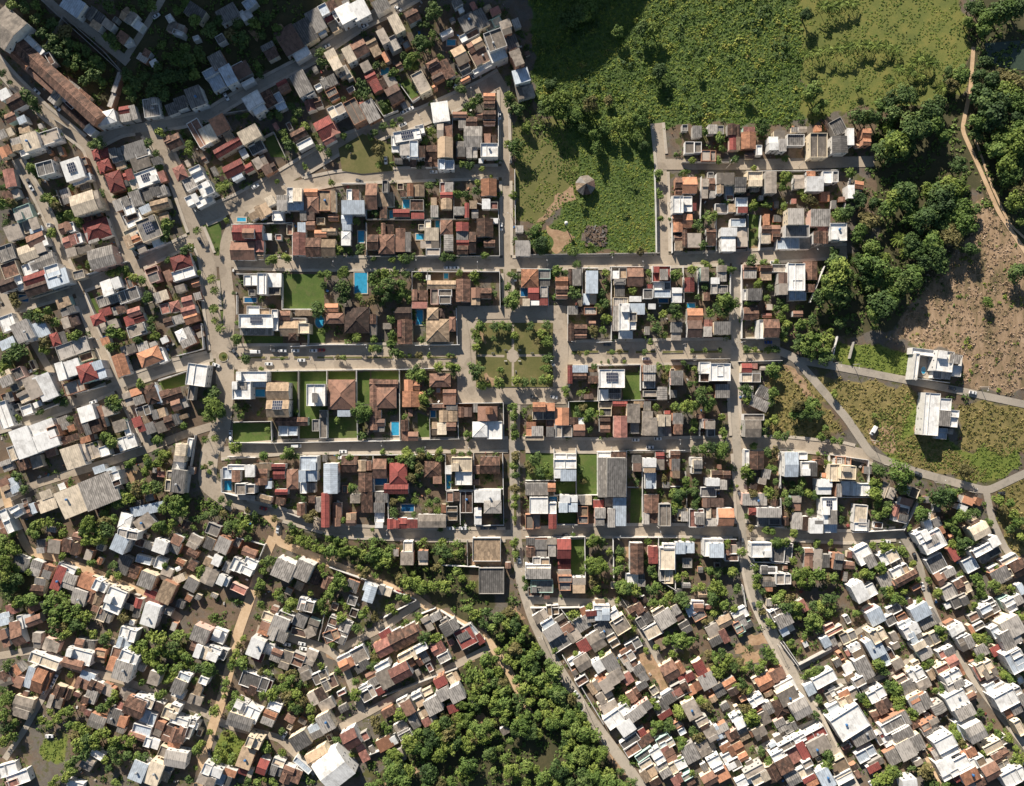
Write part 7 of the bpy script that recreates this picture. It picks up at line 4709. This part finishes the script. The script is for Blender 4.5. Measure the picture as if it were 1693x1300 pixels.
# ---------------------------------------------------------------- boundary walls
for pl, c in DATA_W:
    m = WALL[0] if c == 'w' else WALL[3]; hgt = 2.8; t = .13
    pts = [at(*p, hgt)[:2] for p in dense(pl, 22)]
    nr = normals(pts); mb = MB(); mb.tint = R.random()
    L = [((x + a * t, y + b * t), (x - a * t, y - b * t), terr(x, y)) for (x, y), (a, b) in zip(pts, nr)]
    for (a0, b0, z0), (a1, b1, z1) in zip(L, L[1:]):
        mb.poly([(*a0, z0 + hgt), (*b0, z0 + hgt), (*b1, z1 + hgt), (*a1, z1 + hgt)], m)
        mb.poly([(*a0, z0 - .6), (*a0, z0 + hgt), (*a1, z1 + hgt), (*a1, z1 - .6)], m)
        mb.poly([(*b0, z0 - .6), (*b1, z1 - .6), (*b1, z1 + hgt), (*b0, z0 + hgt)], m)
    for (a, b, z), fl in ((L[0], 0), (L[-1], 1)):
        q = [(*a, z - .6), (*b, z - .6), (*b, z + hgt), (*a, z + hgt)]; mb.poly(q if not fl else q[::-1], m)
    o = mb.obj("boundary_wall")
    ln = sum(math.dist(a, b) for a, b in zip(pl, pl[1:])); a, b = pl[0], pl[-1]
    dr = "bent" if len(pl) > 3 else "straight" if ln < 60 else "long straight"
    ew = abs(a[0] - b[0]) > abs(a[1] - b[1])
    thing(o, f"{dr} {'white' if c == 'w' else 'grey'} boundary wall", "wall", "boundary walls of the plots", (a[0] + b[0]) / 2, (a[1] + b[1]) / 2)

# ---------------------------------------------------------------- swimming pools
for x0, y0, x1, y1, c in DATA_P:
    px, py = (x0 + x1) / 2, (y0 + y1) / 2
    lift = 0.3
    for hx, hy, w, d, *_ in HOUSE_AT:
        pass
    x, y, z = at(px, py, lift); hw, hd = abs(x1 - x0) * K / 2, abs(y1 - y0) * K / 2
    o = empty("swimming_pool", (x, y, z))
    n = 20 if c == 'r' else 4
    ring = [(hw * math.cos(2 * math.pi * i / n), hd * math.sin(2 * math.pi * i / n)) for i in range(n)] if c == 'r' else [(-hw, -hd), (hw, -hd), (hw, hd), (-hw, hd)]
    out = [(q[0] * (1 + .5 / hw), q[1] * (1 + .5 / hd)) for q in ring]
    wt = MB(); wt.poly([(*q, lift - .08) for q in ring], POOLW[1 if c == 'd' else 0]); wt.obj("water", o)
    rb = MB()
    for i in range(n):
        j = (i + 1) % n
        rb.poly([(*out[i], lift), (*out[j], lift), (*ring[j], lift), (*ring[i], lift)], KERB)
        rb.poly([(*out[i], -.3), (*out[j], -.3), (*out[j], lift), (*out[i], lift)], KERB)
        rb.poly([(*ring[j], lift - .2), (*ring[i], lift - .2), (*ring[i], lift), (*ring[j], lift)], KERB)
    rb.obj("rim", o)
    thing(o, ("oval " if c == 'r' else "long " if max(hw, hd) > 2.2 * min(hw, hd) else "rectangular ") + ("shaded blue" if c == 'd' else "bright blue") + " pool", "swimming pool", "garden swimming pools", px, py)

# ---------------------------------------------------------------- cars
PAINT = {'w': plain("white car paint", (0.75, 0.75, 0.74), 0.3), 'k': plain("black car paint", (0.02, 0.02, 0.022), 0.3), 'd': plain("dark grey car paint", (0.10, 0.105, 0.115), 0.3),
         'r': plain("red car paint", (0.30, 0.02, 0.02), 0.3), 'b': plain("blue car paint", (0.03, 0.08, 0.33), 0.3)}
HEADL = plain("headlamp glass", (0.7, 0.7, 0.68), 0.2); TAILL = plain("red lamp glass", (0.35, 0.02, 0.02), 0.3)
def loft(mb, secs, mat, capmat=None):
    """closed skin through cross sections given as (x, half width, z low, z high, roundness)"""
    rings = []
    for x, hw, z0, z1, r in secs:
        rings.append([(x, -hw, z0), (x, -hw, z1 - r), (x, -hw + r * 1.2, z1), (x, hw - r * 1.2, z1), (x, hw, z1 - r), (x, hw, z0)])
    for A, B in zip(rings, rings[1:]):
        for i in range(5): mb.poly([A[i], A[i + 1], B[i + 1], B[i]][::-1], mat)
    mb.poly(rings[0], mat); mb.poly(rings[-1][::-1], mat)
def car_meshes(col, van):
    p = PAINT[col]; B, G_, W_ = MB(), MB(), {}
    if van:
        loft(B, [(-2.6, .88, .4, 1.2, .1), (-2.55, .92, .35, 2.0, .14), (1.25, .92, .35, 2.05, .16), (1.75, .9, .35, 1.35, .12), (2.55, .86, .4, 1.05, .12), (2.65, .8, .45, .9, .08)], p)
        loft(G_, [(1.2, .82, 1.5, 1.98, .06), (1.32, .84, 1.4, 1.99, .06), (1.8, .78, 1.34, 1.38, .02)], GLASS); ax = 1.75
    else:
        loft(B, [(-2.08, .74, .42, .8, .08), (-2.0, .82, .34, .98, .1), (-1.3, .86, .3, 1.02, .1), (.95, .86, .3, .98, .1), (1.9, .82, .34, .82, .12), (2.1, .72, .42, .66, .08)], p)
        loft(G_, [(-1.75, .66, .98, 1.02, .02), (-1.1, .7, .98, 1.42, .12), (.15, .7, .98, 1.45, .12), (.98, .68, .96, 1.0, .02)], GLASS); ax = 1.3
    rf = MB()
    if not van: loft(rf, [(-1.02, .58, 1.40, 1.455, .03), (-.9, .62, 1.41, 1.475, .03), (.0, .62, 1.43, 1.49, .03), (.12, .58, 1.43, 1.47, .03)], p)
    wh = MB(); wh.tube((0, -.11, 0), (0, .11, 0), .33, .33, RUBBER, 14); wh.tube((0, .11, 0), (0, .118, 0), .2, .19, STEEL, 12); wh.tube((0, -.11, 0), (0, -.118, 0), .2, .19, STEEL, 12)
    return B.mesh("body"), G_.mesh("windscreen"), (rf.mesh("roof_panel") if rf.f else None), wh.mesh("wheel"), ax
hl = MB(); hl.box(-.05, -.16, -.07, .05, .16, .07, HEADL, True); HLM = hl.mesh("headlight")
tl_ = MB(); tl_.box(-.05, -.12, -.1, .05, .12, .1, TAILL, True); TLM = tl_.mesh("tail_light")
CARM = {(c, False): car_meshes(c, False) for c in PAINT}; CARM[('w', True)] = car_meshes('w', True)
def car_proto(key):
    b, g_, r_, w_, ax = CARM[key]; o = empty("van" if key[1] else "car", (0, 0, 0))
    link("body", b, o); link("windscreen", g_, o)
    if r_: link("roof_panel", r_, o)
    for sx in (-1, 1):
        for sy in (-1, 1): link("wheel", w_, o, (sx * ax, sy * .8, .33))
    for sy in (-1, 1): link("headlight", HLM, o, ((2.0 if not key[1] else 2.58), sy * .58, .7)); link("tail_light", TLM, o, ((-2.03 if not key[1] else -2.58), sy * .62, .78))
    return o
def copy_tree(o):
    c = o.copy(); C.objects.link(c)
    for ch in list(o.children): d = ch.copy(); C.objects.link(d); d.parent = c
    return c
PROTO = {}
CW = {'w': "white", 'k': "black", 'd': "dark grey", 'r': "red", 'b': "blue"}
seen = []
for px, py, a, c in DATA_C:
    if any(math.dist((px, py), s_) < 7 for s_ in seen): continue
    seen.append((px, py))
    key = ('w', True) if c == 'v' else (c, False)
    if key in PROTO: o = copy_tree(PROTO[key])
    else: o = PROTO[key] = car_proto(key)
    x, y, z = at(px, py, 1.2)
    x, y, z = at(px, py, .2 + 1.0)
    o.location = (x, y, z + .22); o.rotation_euler = (0, 0, -rad(a))
    thing(o, f"{CW.get(c, 'white')} {'van' if c == 'v' else 'car'}", "van" if c == 'v' else "car", "cars and vans in the streets", px, py)

# ---------------------------------------------------------------- the ruined round hut, the white tank on its post
mb = MB(); x, y, z = at(968, 306, 3.2); o = empty("round_hut", (x, y, z), .15)
N8 = 8; r0 = 5.6; ring = [(r0 * math.cos(2 * math.pi * (i + .5) / N8), r0 * math.sin(2 * math.pi * (i + .5) / N8)) for i in range(N8)]
for i in range(N8):
    a, b = ring[i], ring[(i + 1) % N8]
    pm_ = ROOF['d'] if i == 2 else ROOF['c'] if i in (0, 1) else ROOF['t'] if i == 3 else ROOF['k'] if i % 2 else ROOF['d']
    mb.tint = R.random(); mb.poly([(*a, 2.9), (*b, 2.9), (0, 0, 5.9)], pm_, [(0, 3), (3, 3), (1.5, 0)])
    mb.poly([(*a, 2.75), (*b, 2.75), (*b, 2.9), (*a, 2.9)], pm_)
mb.obj("roof", o)
mb = MB()
for i in range(N8):
    a, b = ring[i], ring[(i + 1) % N8]; mb.poly([(a[0] * .86, a[1] * .86, -.8), (b[0] * .86, b[1] * .86, -.8), (b[0] * .86, b[1] * .86, 3.1), (a[0] * .86, a[1] * .86, 3.1)], WALL[2])
mb.obj("wall", o)
thing(o, "derelict eight sided hut with a patched roof", "hut", None, 968, 306)
x, y, z = at(936, 369, 5); o = empty("water_tower", (x, y, z))
mb = MB(); mb.tube((0, 0, -.5), (0, 0, 4.2), .28, .24, POLEM, 10); mb.obj("post", o)
mb = MB(); mb.tube((0, 0, 4.2), (0, 0, 4.5), .4, .85, FRAME, 16, False); mb.tube((0, 0, 4.5), (0, 0, 5.5), .85, .95, FRAME, 16, False); mb.tube((0, 0, 5.5), (0, 0, 5.9), .98, .3, FRAME, 16); mb.obj("tank", o)
thing(o, "white water tank on a tall post", "water tower", None, 936, 369)
# rubble lumps on the heap beside the hut
mb = MB()
for _ in range(260):
    px, py = R.uniform(968, 1002), R.uniform(374, 408); x, y, z = at(px, py); s = R.choice((R.uniform(.15, .5), R.uniform(.4, .9))); mb.tint = R.random()
    mt_ = R.choice([RUBM, RUBM, RUBM, BARK, BARK, RUBBER, ROOF['d'], ROOF['k']]); a = R.uniform(0, 3)
    q = MB(); q.tint = mb.tint; q.box(-s, -s * .5, -.2, s, s * .5, s * .7, mt_); mb.add(q, x, y, z, a)
ro = kind(mb.obj("debris"), "stuff"); ro["label"] = "heap of rubble, planks and old tyres in the overgrown lot"

# ---------------------------------------------------------------- street lamps and poles
POLES = [(385, 603), (455, 573), (520, 602), (610, 570), (655, 603), (712, 572), (950, 566), (1010, 600), (1080, 566), (1145, 597), (1225, 566), (705, 744), (634, 729), (775, 745), (1010, 744), (1120, 726),
         (643, 873), (760, 891), (946, 869), (1020, 888), (1085, 869), (1212, 567), (1128, 570), (1380, 600), (1410, 603), (1500, 622), (1440, 728), (1545, 797), (1620, 640), (1600, 812), (1462, 768),
         (555, 443), (690, 428), (790, 444), (905, 441), (1010, 424), (1060, 443), (1160, 421), (1340, 411), (322, 418), (340, 500), (330, 350), (110, 330), (160, 300), (94, 420), (205, 425), (228, 720), (180, 560),
         (480, 318), (540, 280), (700, 206), (780, 162), (846, 250), (846, 360), (868, 940), (896, 1050), (965, 1160), (1240, 930), (1285, 1065), (1350, 1190), (1320, 275), (1200, 279), (1105, 340)]
def pole_proto():
    o = empty("street_lamp", (0, 0, 0))
    mb = MB(); mb.tube((0, 0, -.4), (0, 0, 8.2), .15, .09, POLEM, 8); mb.obj("pole", o)
    mb = MB(); mb.tube((0, 0, 7.3), (1.9, 0, 7.9), .045, .04, STEEL, 6); mb.obj("arm", o)
    mb = MB(); mb.box(1.8, -.13, 7.84, 2.5, .13, 7.98, FRAME, True); mb.obj("lamp_head", o)
    mb = MB(); mb.box(-.05, -.9, 7.7, .05, .9, 7.82, BARK, True); mb.obj("crossarm", o)
    return o
pp = pole_proto()
for k, (px, py) in enumerate(POLES):
    o = pp if k == 0 else copy_tree(pp)
    x, y, z = at(px, py); o.location = (x, y, z)
    best = min(RARR, key=lambda q: ((q[0][:, 0] - x) ** 2 + (q[0][:, 1] - y) ** 2).min())
    i = int(((best[0][:, 0] - x) ** 2 + (best[0][:, 1] - y) ** 2).argmin()); o.rotation_euler = (0, 0, math.atan2(best[0][i, 1] - y, best[0][i, 0] - x))
    thing(o, "concrete street lamp pole", "street lamp", "street lamps and poles", px, py)
# park lamp posts, the kiosk and benches around the crossing of the park paths
def bench_proto():
    o = empty("park_bench", (0, 0, 0))
    for nm, b in (("seat", (-.8, -.22, .4, .8, .22, .47)), ("backrest", (-.8, .2, .5, .8, .26, .9))):
        mb = MB(); mb.box(*b, POLEM, True); mb.obj(nm, o)
    for sx in (-.6, .6): mb = MB(); mb.box(sx - .06, -.2, -.1, sx + .06, .2, .4, POLEM); mb.obj("leg", o)
    return o
bp_ = bench_proto()
for k, (px, py, a) in enumerate(((836, 579, 0), (859, 579, 0), (836, 597, 180), (859, 597, 180), (815, 584, 0), (880, 584, 0), (853, 560, 90), (853, 615, 90))):
    o = bp_ if k == 0 else copy_tree(bp_); x, y, z = at(px, py); o.location = (x, y, z + .33); o.rotation_euler = (0, 0, rad(a))
    thing(o, "concrete park bench", "bench", "benches of the park", px, py)
# ---------------------------------------------------------------- labels: look first, then the place, then a count from west to east
ZONES = [("block north-west of the park", 375, 445, 760, 575), ("block south-west of the park", 375, 603, 770, 730), ("second block above the western avenue", 365, 300, 838, 432),
 ("second block south-west of the park", 360, 745, 845, 880), ("block north-east of the park", 860, 436, 1208, 568), ("block south-east of the park", 855, 598, 1208, 730),
 ("block of the huge grey shed", 855, 740, 1210, 875), ("block south of the huge grey shed", 855, 880, 1225, 985), ("terrace under northern field", 1095, 180, 1460, 268),
 ("block facing the terrace", 1095, 275, 1440, 425), ("strip by the eastern wood", 1222, 430, 1370, 575), ("strip east of the long street", 1222, 590, 1300, 732),
 ("block below the eastern road", 1228, 738, 1480, 885), ("block at the north street's head", 630, 120, 845, 290), ("round the park square", 756, 500, 938, 670),
 ("slope above north-west hill road", 200, 0, 520, 185), ("slope below north-west hill road", 250, 150, 560, 345), ("top edge by the hill road", 520, 0, 700, 75),
 ("hill block by tall white buildings", 560, 0, 900, 180), ("around the long market building", 0, 0, 200, 230), ("far western lanes", 0, 205, 110, 480),
 ("second western lane block", 60, 240, 215, 480), ("third western lane block", 170, 230, 335, 430), ("lane block by main street", 150, 420, 345, 610),
 ("western edge below the lanes", 0, 470, 140, 690), ("block left of the red roofs", 100, 600, 250, 760), ("block above the western warehouses", 200, 600, 350, 760),
 ("beside the western warehouses", 0, 740, 220, 860), ("south-western ditch", 170, 770, 370, 880), ("dirt lane in the south-west", 0, 850, 260, 1040), ("block with the green stream bank", 260, 860, 440, 1040),
 ("south-west corner slope", 0, 1030, 130, 1300), ("south-western wooded slope", 120, 1030, 300, 1300), ("big white hall's block", 282, 1150, 560, 1300), ("south-west middle lanes", 360, 1030, 560, 1170),
 ("triangle below ditch road", 420, 890, 700, 1080), ("twin terrace rows in the south", 540, 1000, 815, 1240), ("ditch below western blocks", 470, 860, 850, 1010),
 ("southern wooded valley", 580, 1180, 1000, 1300), ("valley beside the diagonal road", 780, 990, 960, 1190), ("lanes east of the diagonal road", 870, 990, 1100, 1180), ("south lanes by the diagonal road", 980, 1170, 1210, 1300),
 ("garden lanes below the shed block", 1080, 930, 1240, 1110), ("below the eastern grid street", 1240, 880, 1420, 1050), ("block by the cleared lot", 1180, 1090, 1320, 1300),
 ("block of the white factory roof", 1320, 1090, 1480, 1300), ("south-east corner terraces", 1440, 1060, 1600, 1300), ("far south-east corner", 1580, 1060, 1700, 1300),
 ("hill lanes below the fork", 1400, 800, 1550, 1060), ("eastern edge below the fork", 1530, 800, 1700, 1060), ("between the eastern roads", 1280, 540, 1530, 760), ("dry eastern hillside", 1480, 430, 1700, 790),
 ("eastern wood", 1330, 260, 1600, 560), ("north-eastern wood", 1560, 0, 1700, 420), ("pasture in the north-east", 1310, 0, 1580, 205), ("northern field of weeds", 900, 0, 1310, 205), ("overgrown lot with the hut", 845, 160, 1095, 425)]
def zone(px, py):
    best, bd = None, 1e9
    for nme, a, b, c, d in ZONES:
        if a <= px <= c and b <= py <= d: v = math.hypot((px - (a + c) / 2) / (c - a), (py - (b + d) / 2) / (d - b)) - 1
        else: v = math.hypot(max(a - px, 0, px - c), max(b - py, 0, py - d))
        if v < bd: best, bd = nme, v
    return best
ORD = ["first", "second", "third", "fourth", "fifth", "sixth", "seventh", "eighth", "ninth", "tenth", "eleventh", "twelfth", "thirteenth", "fourteenth", "fifteenth", "sixteenth", "seventeenth", "eighteenth", "nineteenth", "twentieth"]
def compass(dx, dy):
    return "north of" if dy < -abs(dx) else "south of" if dy > abs(dx) else "west of" if dx < 0 else "east of"
groups = {}
for t in THINGS:
    o, look, px, py = t
    groups.setdefault((look, zone(px, py)), []).append(t)
used = set()
for (look, zn), L in groups.items():
    L.sort(key=lambda t: t[2])
    # more than two alike in one place: tell them apart by the house they stand next to
    for i, (o, lk, px, py) in enumerate(L):
        if len(L) == 1: lab = f"{lk}, {zn}"
        else:
            pos = f"{ORD[i]} from the west" if i < 20 else f"{ORD[i - 20]} from there on"
            if i == 0: pos = "westernmost"
            if i == len(L) - 1: pos = "easternmost"
            lab = f"{lk}, {pos}, {zn}"
        if len(lab.replace(",", "").split()) > 16: lab = lab.replace(" from the west", " from west").replace(" of the ", " of ").replace(" the ", " ")
        if len(lab.replace(",", "").split()) > 16: lab = lab.replace("single pitch ", "").replace(" from west", "")
        o["label"] = lab; used.add(lab)
